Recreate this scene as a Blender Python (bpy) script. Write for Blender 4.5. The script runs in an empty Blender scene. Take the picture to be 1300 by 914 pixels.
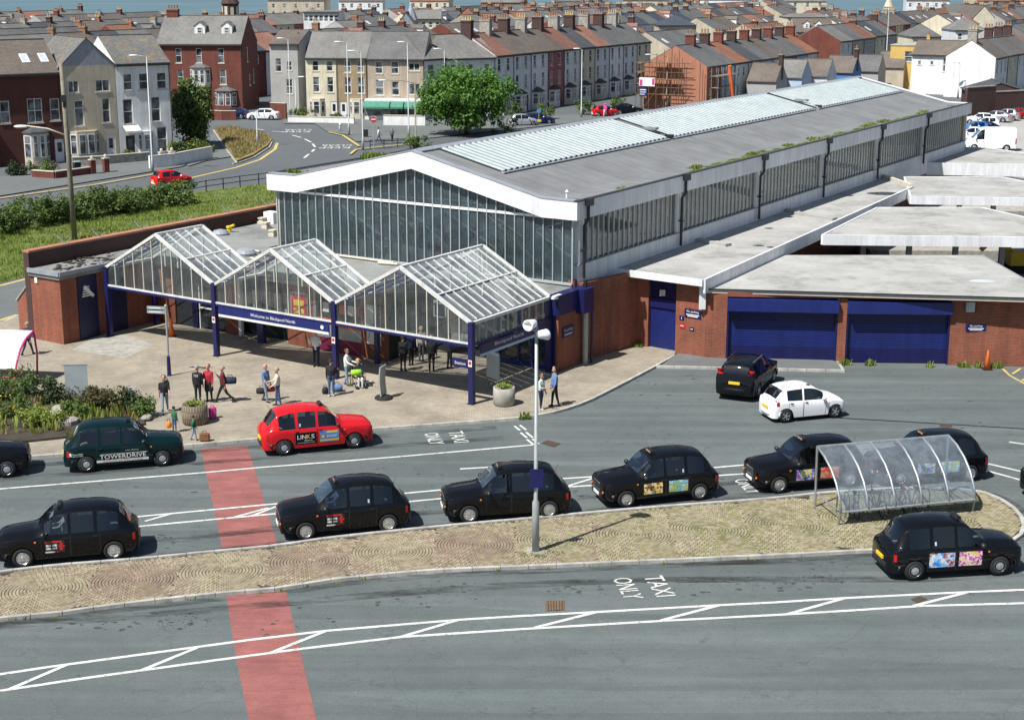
import bpy, math, random
from math import sin, cos, pi, radians as R, sqrt, atan2, hypot
from mathutils import Vector, Matrix
random.seed(11)
S = bpy.context.scene
COL = S.collection
# ------------------------------------------------------------ camera (photo 1300 x 824 plus a caption strip below it)
FPX, CXP, CYP, YH, CAMH = 1900., 650., 412., -35., 19.
TH = math.atan((CYP-YH)/FPX); CT, ST = cos(TH), sin(TH)
cam = bpy.data.cameras.new('camera'); camo = bpy.data.objects.new('camera', cam); COL.objects.link(camo)
camo.location = (0, 0, CAMH); camo.rotation_euler = (pi/2-TH, 0, 0)
cam.sensor_fit = 'HORIZONTAL'; cam.sensor_width = 36; cam.lens = 36*FPX/1300; cam.shift_y = -45/1300
cam.clip_start = .5; cam.clip_end = 30000
S.camera = camo
# ------------------------------------------------------------ sky, sun, exposure
SUN_EL = R(56); SX, SY = -.735, -.678
w = bpy.data.worlds.new('World'); S.world = w; w.use_nodes = True
nt = w.node_tree; bg = nt.nodes['Background']
sk = nt.nodes.new('ShaderNodeTexSky'); sk.sky_type = 'NISHITA'; sk.sun_disc = False
sk.sun_elevation = SUN_EL; sk.sun_rotation = atan2(SX, SY); sk.ozone_density = 1.5
nt.links.new(sk.outputs[0], bg.inputs[0]); bg.inputs[1].default_value = .064
sl = bpy.data.lights.new('sun', 'SUN'); sl.energy = 5.0; sl.angle = R(.53); sl.color = (1, .975, .935)
so = bpy.data.objects.new('sun', sl); COL.objects.link(so)
so.rotation_euler = Vector((-SX*cos(SUN_EL), -SY*cos(SUN_EL), -sin(SUN_EL))).to_track_quat('-Z', 'Y').to_euler()
so.location = (-40, -40, 80)
S.view_settings.view_transform = 'Standard'; S.view_settings.look = 'None'
S.view_settings.exposure = 0.45; S.view_settings.gamma = 1.0; S.view_settings.use_curve_mapping = False
S.cycles.transparent_max_bounces = 24; S.cycles.max_bounces = 6
# ------------------------------------------------------------ photo pixel -> ground point
def P(x, y, z=0.):
    a = (x-CXP)/FPX; b = (y-CYP)/FPX
    dy = CT-b*ST; dz = -ST-b*CT; t = (z-CAMH)/dz
    return Vector((a*t, dy*t, z))
def PD(x, y, Y):                     # point on the pixel's ray at world depth Y
    a = (x-CXP)/FPX; b = (y-CYP)/FPX
    dy = CT-b*ST; dz = -ST-b*CT; t = Y/dy
    return Vector((a*t, Y, CAMH+dz*t))
# station frame: X to the right along the front, Y back along the hall
AZ = R(33.38); SO = Vector((3.22, 72.19, 0))
SU = Vector((cos(AZ), -sin(AZ), 0)); SV = Vector((sin(AZ), cos(AZ), 0))
def SL(x, y, z=0.): return SO+SU*x+SV*y+Vector((0, 0, z))
def LS(p): d = p-SO; return Vector((d.dot(SU), d.dot(SV), p.z))
# ------------------------------------------------------------ mesh builder
def hsh(i, j=0, k=0):
    v = sin(i*127.1+j*311.7+k*74.7)*43758.5453
    return v-math.floor(v)
class MB:
    def __init__(s): s.v = []; s.f = []; s.m = []
    def add(s, vs, fs, m=0):
        o = len(s.v); s.v.extend([tuple(p) for p in vs])
        for f in fs: s.f.append(tuple(i+o for i in f)); s.m.append(m)
        return s
    def box(s, x0, y0, z0, x1, y1, z1, m=0):
        if x0 > x1: x0, x1 = x1, x0
        if y0 > y1: y0, y1 = y1, y0
        if z0 > z1: z0, z1 = z1, z0
        return s.add([(x0,y0,z0),(x1,y0,z0),(x1,y1,z0),(x0,y1,z0),(x0,y0,z1),(x1,y0,z1),(x1,y1,z1),(x0,y1,z1)],
              [(3,2,1,0),(4,5,6,7),(0,1,5,4),(1,2,6,5),(2,3,7,6),(3,0,4,7)], m)
    def bar(s, a, b, w, h, m=0, up=(0,0,1)):
        a, b = Vector(a), Vector(b); d = (b-a).normalized(); u = Vector(up)
        if abs(d.dot(u)) > .98: u = Vector((0,1,0))
        sd = d.cross(u).normalized()*(w/2); u = sd.cross(d).normalized()*(h/2)
        vs = [p+x*sd+y*u for p in (a,b) for x,y in ((-1,-1),(1,-1),(1,1),(-1,1))]
        return s.add(vs, [(0,1,2,3),(7,6,5,4),(0,4,5,1),(1,5,6,2),(2,6,7,3),(3,7,4,0)], m)
    def tube(s, pts, r, n=8, m=0):
        pts = [Vector(p) for p in pts]; k = len(pts)
        rs = r if isinstance(r, (list, tuple)) else [r]*k
        o = len(s.v); ref = None
        for i, p in enumerate(pts):
            d = (pts[min(i+1,k-1)]-pts[max(i-1,0)]).normalized()
            if ref is None: ref = Vector((0,0,1)) if abs(d.z) < .9 else Vector((1,0,0))
            sd = d.cross(ref).normalized(); u = sd.cross(d).normalized(); ref = u
            for j in range(n):
                a = 2*pi*j/n; s.v.append(tuple(p+(sd*cos(a)+u*sin(a))*rs[i]))
        for i in range(k-1):
            for j in range(n):
                s.f.append((o+i*n+j, o+i*n+(j+1)%n, o+(i+1)*n+(j+1)%n, o+(i+1)*n+j)); s.m.append(m)
        s.f.append(tuple(o+j for j in reversed(range(n)))); s.m.append(m)
        s.f.append(tuple(o+(k-1)*n+j for j in range(n))); s.m.append(m)
        return s
    def lathe(s, prof, n=16, m=0, c=(0,0,0), axis='z'):
        o = len(s.v)
        for r, h in prof:
            for j in range(n):
                a = 2*pi*j/n
                q = (r*cos(a), r*sin(a), h)
                if axis == 'y': q = (q[0], q[2], q[1])
                if axis == 'x': q = (q[2], q[0], q[1])
                s.v.append((q[0]+c[0], q[1]+c[1], q[2]+c[2]))
        for i in range(len(prof)-1):
            for j in range(n):
                s.f.append((o+i*n+j, o+i*n+(j+1)%n, o+(i+1)*n+(j+1)%n, o+(i+1)*n+j)); s.m.append(m)
        s.f.append(tuple(o+j for j in reversed(range(n)))); s.m.append(m)
        s.f.append(tuple(o+(len(prof)-1)*n+j for j in range(n))); s.m.append(m)
        return s
    def prism(s, poly, z0, z1, m=0, ms=None):
        n = len(poly); a = sum(poly[i][0]*poly[(i+1)%n][1]-poly[(i+1)%n][0]*poly[i][1] for i in range(n))
        if a < 0: poly = poly[::-1]
        vs = [(p[0],p[1],z0) for p in poly]+[(p[0],p[1],z1) for p in poly]
        s.add(vs, [tuple(range(n,2*n)), tuple(reversed(range(n)))], m)
        o = len(s.v)-2*n
        for i in range(n):
            j = (i+1)%n; s.f.append((o+i,o+j,o+n+j,o+n+i)); s.m.append(m if ms is None else ms)
        return s
    def sheet(s, poly, z, m=0):
        n = len(poly); a = sum(poly[i][0]*poly[(i+1)%n][1]-poly[(i+1)%n][0]*poly[i][1] for i in range(n))
        if a < 0: poly = poly[::-1]
        return s.add([(p[0],p[1],z) for p in poly], [tuple(range(n))], m)
    def xprof(s, poly, y0, y1, m=0):      # polygon in xz extruded along y
        n = len(poly); a = sum(poly[i][0]*poly[(i+1)%n][1]-poly[(i+1)%n][0]*poly[i][1] for i in range(n))
        if a < 0: poly = poly[::-1]
        vs = [(p[0],y0,p[1]) for p in poly]+[(p[0],y1,p[1]) for p in poly]
        fs = [tuple(range(n)), tuple(reversed(range(n,2*n)))]+[((i+1)%n,i,n+i,n+(i+1)%n) for i in range(n)]
        return s.add(vs, fs, m)
    def mesh(s, name, mats, smooth=False, uv=True):
        me = bpy.data.meshes.new(name); me.from_pydata(s.v, [], s.f)
        for mt in (mats if isinstance(mats, (list, tuple)) else [mats]): me.materials.append(mt)
        me.polygons.foreach_set('material_index', s.m)
        if smooth: me.polygons.foreach_set('use_smooth', [True]*len(s.f))
        me.update()
        if uv:
            L = me.uv_layers.new(name='UVMap'); data = [0.]*(2*len(me.loops)); V = s.v
            for p in me.polygons:
                nx, ny, nz = p.normal
                if abs(nz) > .92:
                    for li in p.loop_indices:
                        q = V[me.loops[li].vertex_index]; data[2*li] = q[0]; data[2*li+1] = q[1]
                else:
                    l = hypot(nx, ny) or 1; tx, ty = -ny/l, nx/l
                    # distance up the slope
                    for li in p.loop_indices:
                        q = V[me.loops[li].vertex_index]; data[2*li] = q[0]*tx+q[1]*ty
                        data[2*li+1] = q[2]/max(sqrt(1-nz*nz), .2)
            L.data.foreach_set('uv', data)
        return me
    def build(s, name, mats, parent=None, smooth=False, uv=True):
        return link(name, s.mesh(name, mats, smooth, uv), parent)
def link(name, me, parent=None, loc=None, rz=None):
    o = bpy.data.objects.new(name, me); COL.objects.link(o)
    if parent: o.parent = parent; KIDS.setdefault(parent.name, []).append(o)
    if loc is not None: o.location = loc
    if rz is not None: o.rotation_euler = (0,0,rz)
    return o
def tag(o, label=None, cat=None, group=None, kind=None):
    if label: o['label'] = label
    if cat: o['category'] = cat
    if group: o['group'] = group
    if kind: o['kind'] = kind
    return o
def thing(name, label, cat, loc=(0,0,0), rz=0, group=None):
    return tag(link(name, None, None, loc, rz), label, cat, group)
def copy_tree(o, parent=None):
    c = o.copy(); COL.objects.link(c)
    if parent: c.parent = parent; KIDS.setdefault(parent.name, []).append(c)
    for ch in list(KIDS.get(o.name, ())): copy_tree(ch, c)
    return c
KIDS = {}
def pos(t, label, loc, rz=0, group=None):
    t.location = loc; t.rotation_euler = (0,0,rz); t['label'] = label
    if group: t['group'] = group
    return t
def B(x0,y0,z0,x1,y1,z1,name,mat,parent=None): return MB().box(x0,y0,z0,x1,y1,z1).build(name, mat, parent)
# ------------------------------------------------------------ materials
MT = {}
class NT:
    def __init__(s, name):
        s.m = bpy.data.materials.new(name); s.m.use_nodes = True; s.t = s.m.node_tree; s.b = s.t.nodes['Principled BSDF']; MT[name] = s.m
    def n(s, typ, **kw):
        nd = s.t.nodes.new('ShaderNode'+typ)
        for k, v in kw.items():
            if k in nd.inputs: nd.inputs[k].default_value = v
            else: setattr(nd, k, v)
        return nd
    def l(s, a, b): s.t.links.new(a, b)
    def noise(s, scale, detail=4, rough=.6, vec=None):
        nd = s.n('TexNoise'); nd.inputs['Scale'].default_value = scale; nd.inputs['Detail'].default_value = detail; nd.inputs['Roughness'].default_value = rough
        if vec is None: vec = s.n('NewGeometry').outputs['Position']
        s.l(vec, nd.inputs['Vector']); return nd.outputs['Fac']
    def ramp(s, fac, pts):
        r = s.n('ValToRGB'); e = r.color_ramp.elements
        while len(e) < len(pts): e.new(.5)
        for el, (p, c) in zip(e, pts): el.position = p; el.color = (c,c,c,1) if isinstance(c,(int,float)) else (*c,1)
        s.l(fac, r.inputs[0]); return r.outputs[0]
    def mix(s, fac, a, b, mode='MIX'):
        x = s.n('Mix', data_type='RGBA', blend_type=mode); 
        for sock, v in ((x.inputs[0],fac),(x.inputs[6],a),(x.inputs[7],b)):
            if isinstance(v, bpy.types.NodeSocket): s.l(v, sock)
            elif isinstance(v,(int,float)): sock.default_value = v
            else: sock.default_value = (*v,1)
        return x.outputs[2]
    def bump(s, h, st=.3, d=.02):
        b = s.n('Bump'); b.inputs['Strength'].default_value = st; b.inputs['Distance'].default_value = d
        s.l(h, b.inputs['Height']); s.l(b.outputs[0], s.b.inputs['Normal'])
    def col(s, c): s.l(c, s.b.inputs['Base Color'])
def M(name, col, rough=.6, metal=0, var=.25, sc=2.5, coat=0, bump=0, bsc=25, spec=.5):
    if name in MT: return MT[name]
    t = NT(name); b = t.b
    b.inputs['Roughness'].default_value = rough; b.inputs['Metallic'].default_value = metal
    b.inputs['Coat Weight'].default_value = coat; b.inputs['Coat Roughness'].default_value = .02
    b.inputs['Specular IOR Level'].default_value = spec
    if var > 0:
        f = t.noise(sc, 5)
        lo = tuple(max(0,c*(1-var)) for c in col); hi = tuple(min(1,c*(1+var*.6)) for c in col)
        t.col(t.ramp(f, [(.3,lo),(.7,hi)]))
    else: b.inputs['Base Color'].default_value = (*col,1)
    if bump: t.bump(t.noise(bsc, 3), bump, .02)
    return t.m
def brickmat(name, c1, c2, mortar, bw=.225, rh=.075, ms=.012, rough=.85, var=.3, offs=.5, bump=.35, sc=.6):
    t = NT(name); uv = t.n('UVMap')
    br = t.n('TexBrick'); br.offset = offs
    for k, v in (('Scale',1.),('Mortar Size',ms),('Brick Width',bw),('Row Height',rh),('Bias',0.),('Mortar Smooth',.2)): br.inputs[k].default_value = v
    br.inputs['Color1'].default_value = (*c1,1); br.inputs['Color2'].default_value = (*c2,1); br.inputs['Mortar'].default_value = (*mortar,1)
    t.l(uv.outputs[0], br.inputs['Vector'])
    f = t.ramp(t.noise(sc, 6, .7), [(.25,1-var),(.75,1+var*.5)])
    t.col(t.mix(1., br.outputs[0], f, 'MULTIPLY')); t.b.inputs['Roughness'].default_value = rough
    inv = t.n('Invert'); t.l(br.outputs['Fac'], inv.inputs['Color']); t.bump(inv.outputs[0], bump, .01)
    return t.m
def glassmat(name, tint, rough=.02, refl=1.0, dirt_sheen=0., dc=(.42,.45,.42)):
    t = NT(name); t.t.nodes.remove(t.b)
    tr = t.n('BsdfTransparent'); gl = t.n('BsdfGlossy'); gl.inputs['Roughness'].default_value = rough
    tr.inputs[0].default_value = (*tint,1); gl.inputs[0].default_value = (.95,.97,1,1)
    fr = t.n('Fresnel'); fr.inputs['IOR'].default_value = 1.5
    mu = t.n('Math', operation='MULTIPLY_ADD'); t.l(fr.outputs[0], mu.inputs[0]); mu.inputs[1].default_value = 1.6*refl; mu.inputs[2].default_value = .02
    mx = t.n('MixShader'); t.l(mu.outputs[0], mx.inputs[0]); t.l(tr.outputs[0], mx.inputs[1]); t.l(gl.outputs[0], mx.inputs[2])
    out = mx.outputs[0]
    if dirt_sheen:  # diffuse film: dirt, plus reflection painted as flat colour
        df = t.n('BsdfDiffuse'); df.inputs[0].default_value = (*dc,1)
        f = t.ramp(t.noise(1.3, 6, .7), [(.3,dirt_sheen*.4),(.75,dirt_sheen*1.5)])
        m2 = t.n('MixShader'); t.l(f, m2.inputs[0]); t.l(out, m2.inputs[1]); t.l(df.outputs[0], m2.inputs[2]); out = m2.outputs[0]
    t.l(out, t.t.nodes['Material Output'].inputs[0]); return t.m
def asphalt(name, c, c2, stains=True, patch=.15):
    t = NT(name); b = t.b; b.inputs['Roughness'].default_value = .88
    base = t.ramp(t.noise(patch, 6, .65), [(.3,c),(.7,c2)])
    fine = t.ramp(t.noise(14, 3, .7), [(.3,.84),(.7,1.12)])
    mid = t.ramp(t.noise(1.1, 6, .75), [(.3,.9),(.7,1.08)])
    cc = t.mix(1., t.mix(1., base, fine, 'MULTIPLY'), mid, 'MULTIPLY')
    if stains:
        st = t.ramp(t.noise(.6, 8, .85), [(.53,1.),(.66,.5)])
        st2 = t.ramp(t.noise(3.2, 6, .8), [(.42,0.),(.58,1.)])
        x = t.mix(st2, st, (1,1,1)); cc = t.mix(1., cc, x, 'MULTIPLY')
        # stretched tyre tracks along the lanes
        g = t.n('NewGeometry'); mp = t.n('Mapping'); mp.inputs['Rotation'].default_value = (0,0,R(-13)); mp.inputs['Scale'].default_value = (.05,1.1,1)
        t.l(g.outputs['Position'], mp.inputs[0]); tr = t.ramp(t.noise(1., 4, .6, mp.outputs[0]), [(.35,.88),(.65,1.09)])
        cc = t.mix(1., cc, tr, 'MULTIPLY')
        vo = t.n('TexVoronoi', feature='DISTANCE_TO_EDGE'); vo.inputs['Scale'].default_value = .22; wv = t.n('Mapping'); t.l(g.outputs['Position'], wv.inputs[0]); nz = t.n('TexNoise'); nz.inputs['Scale'].default_value = .8; nz.inputs['Detail'].default_value = 5; t.l(g.outputs['Position'], nz.inputs['Vector']); va = t.n('VectorMath', operation='ADD'); t.l(g.outputs['Position'], va.inputs[0]); t.l(nz.outputs['Color'], va.inputs[1]); t.l(va.outputs[0], vo.inputs['Vector'])
        cc = t.mix(1., cc, t.ramp(vo.outputs['Distance'], [(.0,.84),(.006,1.)]), 'MULTIPLY')
        pv = t.n('TexVoronoi', distance='CHEBYCHEV'); pv.inputs['Scale'].default_value = .11; t.l(mp.outputs[0], pv.inputs['Vector']); pv.inputs['Scale'].default_value = .9; sepc = t.n('SeparateColor'); t.l(pv.outputs['Color'], sepc.inputs[0]); cc = t.mix(1., cc, t.ramp(sepc.outputs[0], [(.15,.9),(.85,1.08)]), 'MULTIPLY')
        sp = t.ramp(t.noise(7, 2, .5), [(.73,0.),(.76,.35)]); cc = t.mix(sp, cc, (.3,.3,.28))
    t.col(cc); t.bump(t.noise(60, 3), .25, .01); return t.m
asphalt('asphalt', (.09,.108,.106), (.123,.143,.139))
asphalt('asphalt_path', (.11,.12,.12), (.145,.155,.15), False)
asphalt('asphalt_far', (.085,.095,.1), (.11,.12,.125), False, .05)
asphalt('carpark_surface', (.32,.31,.28), (.38,.37,.34), False, .1)
asphalt('tarmac_red', (.24,.085,.075), (.33,.12,.106), False, .6)
brickmat('block_paving', (.4,.35,.265), (.325,.28,.21), (.18,.16,.125), .21, .105, .01, .9, .35, .5, .25, .5)
brickmat('brick_red', (.33,.078,.034), (.24,.052,.026), (.24,.14,.095), bump=.3)
brickmat('brick_new', (.45,.15,.07), (.38,.12,.06), (.36,.24,.18), bump=.2, var=.12)
brickmat('brick_house', (.23,.045,.025), (.16,.032,.02), (.13,.07,.05))
brickmat('brick_shaded', (.13,.026,.018), (.09,.02,.015), (.09,.05,.04)); brickmat('brick_dark', (.08,.035,.028), (.06,.028,.025), (.07,.05,.045))  # left-hand house brick: shade is put into its darker colour
brickmat('brick_tan', (.42,.3,.16), (.34,.23,.12), (.3,.24,.16))
brickmat('brick_orange', (.36,.15,.07), (.26,.1,.05), (.25,.17,.12))
def slate(name, c, k=.75, var=.35, lich=None):
    c2 = tuple(x*k for x in c); m = brickmat(name, c, c2, tuple(x*.45 for x in c), .28, .22, .016, .75, var, .5, .5, .25)
    if lich:
        t = NT.__new__(NT); t.m = m; t.t = m.node_tree; t.b = t.t.nodes['Principled BSDF']
        old = t.b.inputs['Base Color'].links[0].from_socket
        f = t.ramp(t.noise(.9, 6, .75), [(.52,0.),(.66,.8)]); t.col(t.mix(f, old, lich))
    return m
slate('slate_grey', (.155,.155,.15)); slate('slate_pale', (.215,.21,.195)); slate('slate_dark', (.085,.09,.095)); slate('slate_blue', (.06,.075,.1))
slate('slate_brown', (.17,.14,.115)); slate('tile_red', (.26,.125,.085)); slate('tile_pink', (.36,.175,.125)); slate('slate_lichen', (.17,.17,.165), lich=(.3,.2,.03))
slate('tile_orange', (.33,.15,.085))
def streaked(name, c, c2, ang, sx, sy, rough=.85, seam=0.):
    t = NT(name); g = t.n('NewGeometry'); mp = t.n('Mapping'); mp.vector_type = 'TEXTURE'
    mp.inputs['Rotation'].default_value = (0,0,ang); mp.inputs['Scale'].default_value = (sx,sy,2)
    t.l(g.outputs['Position'], mp.inputs[0]); f = t.noise(1., 6, .7, mp.outputs[0])
    cc = t.ramp(f, [(.3,c),(.7,c2)]); cc = t.mix(1., cc, t.ramp(t.noise(.35,5,.6), [(.3,.85),(.7,1.1)]), 'MULTIPLY')
    if seam:
        mp2 = t.n('Mapping'); mp2.inputs['Rotation'].default_value = (0,0,-ang); t.l(g.outputs['Position'], mp2.inputs[0])
        sep = t.n('SeparateXYZ'); t.l(mp2.outputs[0], sep.inputs[0])
        md = t.n('Math', operation='PINGPONG'); t.l(sep.outputs[1], md.inputs[0]); md.inputs[1].default_value = seam/2
        cc = t.mix(1., cc, t.ramp(md.outputs[0], [(.0,.6),(.035,1.)]), 'MULTIPLY')
    t.col(cc); t.b.inputs['Roughness'].default_value = rough; t.bump(t.noise(12,4), .15, .02); return t.m
streaked('roof_felt', (.165,.17,.17), (.225,.23,.228), -AZ, 6, .35, seam=1.05)
streaked('roof_concrete', (.33,.325,.305), (.42,.415,.39), 0, 3, 1.2)
streaked('roof_flat_grey', (.2,.21,.2), (.27,.275,.26), -AZ, 4, 2)
M('white_paint', (.8,.81,.82), .5, var=.1, sc=.5)
t = NT('line_white'); t.b.inputs['Roughness'].default_value = .75; t.col(t.mix(t.ramp(t.noise(5, 8, .8), [(.36,.0),(.47,1.)]), (.2,.21,.2), t.ramp(t.noise(.8, 5, .7), [(.3,(.5,.5,.47)),(.65,(.7,.7,.66))]))); M('line_yellow', (.55,.42,.14), .7, var=.3, sc=4)
M('frame_white', (.8,.8,.78), .45, var=.08); M('mullion', (.36,.4,.4), .45, var=.12); M('mullion_pale', (.62,.6,.52), .5, var=.15)
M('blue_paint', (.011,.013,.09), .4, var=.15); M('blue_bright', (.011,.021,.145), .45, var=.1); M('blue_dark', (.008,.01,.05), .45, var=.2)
M('black_metal', (.015,.017,.02), .45, var=.2); M('galv', (.42,.45,.46), .45, .6, var=.15); M('grey_paint', (.3,.34,.35), .5, var=.1)
M('lamp_grey', (.36,.39,.38), .5, .2, var=.1); M('concrete', (.33,.315,.275), .9, var=.3, bump=.3); M('kerb', (.45,.44,.4), .9, var=.28, sc=1.7, bump=.3)
M('wood', (.3,.22,.12), .8, var=.3); M('yellow_plastic', (.75,.5,.02), .5, var=.1); M('pink_metal', (.62,.04,.2), .4, var=.08)
M('poly_white', (.8,.8,.78), .4, var=.05); M('rubber', (.012,.012,.013), .8, var=.2); M('chrome', (.75,.76,.78), .18, 1., var=0)
M('rim', (.62,.64,.67), .28, .85, var=.06); M('plate_yellow', (.75,.5,.02), .5, var=0); M('plate_white', (.8,.8,.8), .5, var=0)
M('lamp_red', (.45,.01,.012), .2, var=0); M('lamp_clear', (.6,.64,.66), .08, .4, var=0); M('lamp_orange', (.8,.2,.02), .3, var=0)
M('sign_green', (.02,.22,.1), .5, var=.1); M('awning_green', (.06,.22,.15), .7, var=.2); M('red_paint', (.5,.025,.025), .45, var=.1); M('maroon', (.18,.015,.05), .5, var=.1)
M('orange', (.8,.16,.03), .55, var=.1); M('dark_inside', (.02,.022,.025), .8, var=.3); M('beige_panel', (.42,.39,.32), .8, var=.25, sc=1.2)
M('poster_blue', (.015,.045,.14), .5, var=.35, sc=1.); M('poster_red', (.4,.03,.04), .5, var=.3); M('paper', (.75,.75,.72), .7, var=.1)
M('soil', (.05,.04,.03), .95, var=.4); M('grass_soil', (.12,.16,.035), .95, var=.45, sc=.7); M('dry_grass', (.27,.2,.085), .95, var=.35, sc=1.); M('sea', (.1,.17,.19), .35, var=.2, sc=.01)
M('sand', (.33,.27,.2), .95, var=.2); M('timber_post', (.22,.2,.15), .9, var=.3)
for n, c in dict(render_white=(.8,.8,.78), render_cream=(.68,.62,.46), render_tan=(.42,.29,.13), render_beige=(.46,.38,.29), render_grey=(.37,.365,.345), render_pale=(.7,.72,.72), render_pink=(.38,.11,.11), render_blue=(.42,.52,.64), render_yellow=(.6,.4,.12), render_blue2=(.08,.2,.42), render_sand=(.5,.44,.33)).items():
    M(n, c, .85, var=.14, sc=.7, bump=.1)
M('stone_trim', (.55,.5,.4), .85, var=.15); M('gutter', (.03,.033,.036), .6, var=.2); M('chimney_pot', (.3,.16,.09), .85, var=.3); M('pot_cream', (.55,.4,.16), .85, var=.3)
M('door_white', (.72,.73,.74), .45, var=.05); M('door_dark', (.03,.03,.035), .5, var=.1); M('stone_grey', (.33,.31,.27), .9, var=.35, bump=.4, bsc=6)
M('skylight', (.5,.56,.6), .15, var=.2); M('lead', (.28,.3,.33), .6, var=.2)
def panemat(name, dark, light, sc=.9):
    t = NT(name); f = t.ramp(t.noise(sc, 2, .5), [(.42,dark),(.62,light)]); t.col(f); t.b.inputs['Roughness'].default_value = .06
    t.b.inputs['Coat Weight'].default_value = .6; t.b.inputs['Coat Roughness'].default_value = .02; return t.m
panemat('pane', (.02,.025,.03), (.2,.22,.23)); panemat('pane_dark', (.012,.015,.018), (.04,.045,.05))
glassmat('glass_hall', (.62,.74,.76), .02, 1., .2, (.19,.27,.3)); glassmat('glass_roof', (.88,.91,.91), .03, 1., .2, (.6,.66,.66)); M('canopy_frame', (.66,.66,.63), .5, var=.12); glassmat('glass_side', (.5,.58,.6), .04, 1., .3, (.3,.37,.4)); glassmat('glass_canopy', (.84,.89,.89), .02, .9, .1, (.4,.46,.46)); glassmat('perspex', (.76,.84,.88), .05, 1.5, .16, (.6,.68,.74))  # films on hall, canopy roof and perspex panes paint reflections into colour
t = NT('roof_sheet'); t.col(t.ramp(t.noise(.8,5,.7), [(.3,(.26,.31,.315)),(.7,(.35,.4,.4))])); t.b.inputs['Roughness'].default_value = .5
def paint(name, c, metal=0., rough=.4): return M(name, c, rough, metal, var=0, coat=.6, spec=.02)
paint('paint_black', (.0045,.005,.0065)); paint('paint_green', (.002,.013,.014)); paint('paint_red', (.5,.012,.018)); paint('paint_white', (.8,.81,.82)); paint('paint_silver', (.45,.47,.5), .5); paint('paint_blue', (.02,.16,.55)); paint('paint_darkred', (.3,.01,.015)); paint('paint_navy', (.01,.02,.07))
t = NT('car_glass'); t.b.inputs['Base Color'].default_value = (.012,.016,.018,1); t.b.inputs['Roughness'].default_value = .03; t.b.inputs['Specular IOR Level'].default_value = .4
t = NT('screen_glass'); t.b.inputs['Base Color'].default_value = (.03,.045,.055,1); t.b.inputs['Roughness'].default_value = .04; t.b.inputs['Specular IOR Level'].default_value = 1.
def leafmat(name, c, c2, tr=.35):
    t = NT(name); f = t.noise(.9, 6, .75); c = tuple(x*.7 for x in c); c2 = tuple(x*1.12 for x in c2); t.col(t.ramp(f, [(.35,c),(.65,c2)])); t.b.inputs['Roughness'].default_value = .6
    tl = t.n('BsdfTranslucent'); t.l(t.ramp(f, [(.3,c),(.7,c2)]), tl.inputs[0]); mx = t.n('MixShader'); mx.inputs[0].default_value = tr
    t.l(t.b.outputs[0], mx.inputs[1]); t.l(tl.outputs[0], mx.inputs[2]); t.l(mx.outputs[0], t.t.nodes['Material Output'].inputs[0]); return t.m
leafmat('leaf_tree', (.065,.16,.02), (.13,.28,.04)); leafmat('leaf_hedge', (.07,.13,.025), (.14,.21,.045)); leafmat('leaf_dark', (.02,.045,.015), (.05,.08,.025)); leafmat('leaf_olive', (.07,.075,.02), (.14,.12,.04))
leafmat('grass', (.16,.24,.035), (.28,.34,.06)); leafmat('straw', (.28,.22,.09), (.4,.32,.14)); leafmat('flower_pink', (.5,.1,.25), (.6,.2,.4)); leafmat('flower_yellow', (.7,.5,.02), (.8,.6,.1)); M('bark', (.06,.045,.03), .95, var=.4)
M('skin', (.5,.28,.19), .55, var=.08)

def admat(name, cols, sc):
    t = NT(name); uv = t.n('NewGeometry').outputs['Position']
    v = t.n('TexVoronoi'); v.inputs['Scale'].default_value = sc; t.l(uv, v.inputs['Vector'])
    sep = t.n('SeparateColor'); t.l(v.outputs['Color'], sep.inputs[0])
    n_ = t.noise(sc*.35, 4, .7); ad = t.n('Math', operation='MULTIPLY_ADD'); t.l(n_, ad.inputs[0]); ad.inputs[1].default_value = .9; 
    h = t.n('Math', operation='MULTIPLY'); t.l(sep.outputs[0], h.inputs[0]); h.inputs[1].default_value = .45; t.l(h.outputs[0], ad.inputs[2])
    k = len(cols); t.col(t.ramp(ad.outputs[0], [(.25+.6*i/(k-1), c) for i, c in enumerate(cols)])); t.b.inputs['Roughness'].default_value = .35; return t.m
admat('ad_city', [(.01,.01,.03),(.05,.08,.4),(.4,.05,.4),(.1,.5,.7),(.75,.6,.1)], 14); admat('ad_night', [(.01,.01,.01),(.05,.02,.01),(.3,.05,.02),(.7,.5,.12),(.8,.75,.5)], 14)
admat('ad_beach', [(.02,.1,.45),(.08,.3,.7),(.5,.7,.85),(.1,.35,.3),(.5,.5,.1)], 9); admat('ad_show', [(.01,.06,.4),(.03,.25,.7),(.3,.55,.8),(.75,.75,.75),(.3,.04,.03)], 8)
admat('ad_party', [(.01,.01,.02),(.25,.03,.2),(.6,.1,.4),(.8,.7,.7),(.7,.5,.1)], 16); admat('ad_red', [(.2,.45,.6),(.3,.5,.6),(.6,.1,.06),(.55,.04,.03),(.5,.3,.2)], 6)

glassmat('car_window', (.3,.34,.35), .02, 1.1); glassmat('car_screen', (.5,.56,.58), .02, 1.4)
M('seat_fabric', (.05,.05,.055), .9, var=.3); M('dash_grey', (.09,.09,.095), .7, var=.2)
# weathering shared by the flat roofs: ponding rings and joints
for nm, jw in (('roof_concrete',2.1),('roof_flat_grey',1.2)):
    t = NT.__new__(NT); t.m = MT[nm]; t.t = t.m.node_tree; t.b = t.t.nodes['Principled BSDF']; old = t.b.inputs['Base Color'].links[0].from_socket
    cc = t.mix(1., old, t.ramp(t.noise(.3, 7, .75), [(.38,.72),(.5,1.),(.62,1.04),(.66,.88),(.72,1.05)]), 'MULTIPLY')
    t.col(t.mix(1., cc, t.ramp(t.noise(2.2, 6, .8), [(.3,.88),(.7,1.08)]), 'MULTIPLY'))

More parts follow.
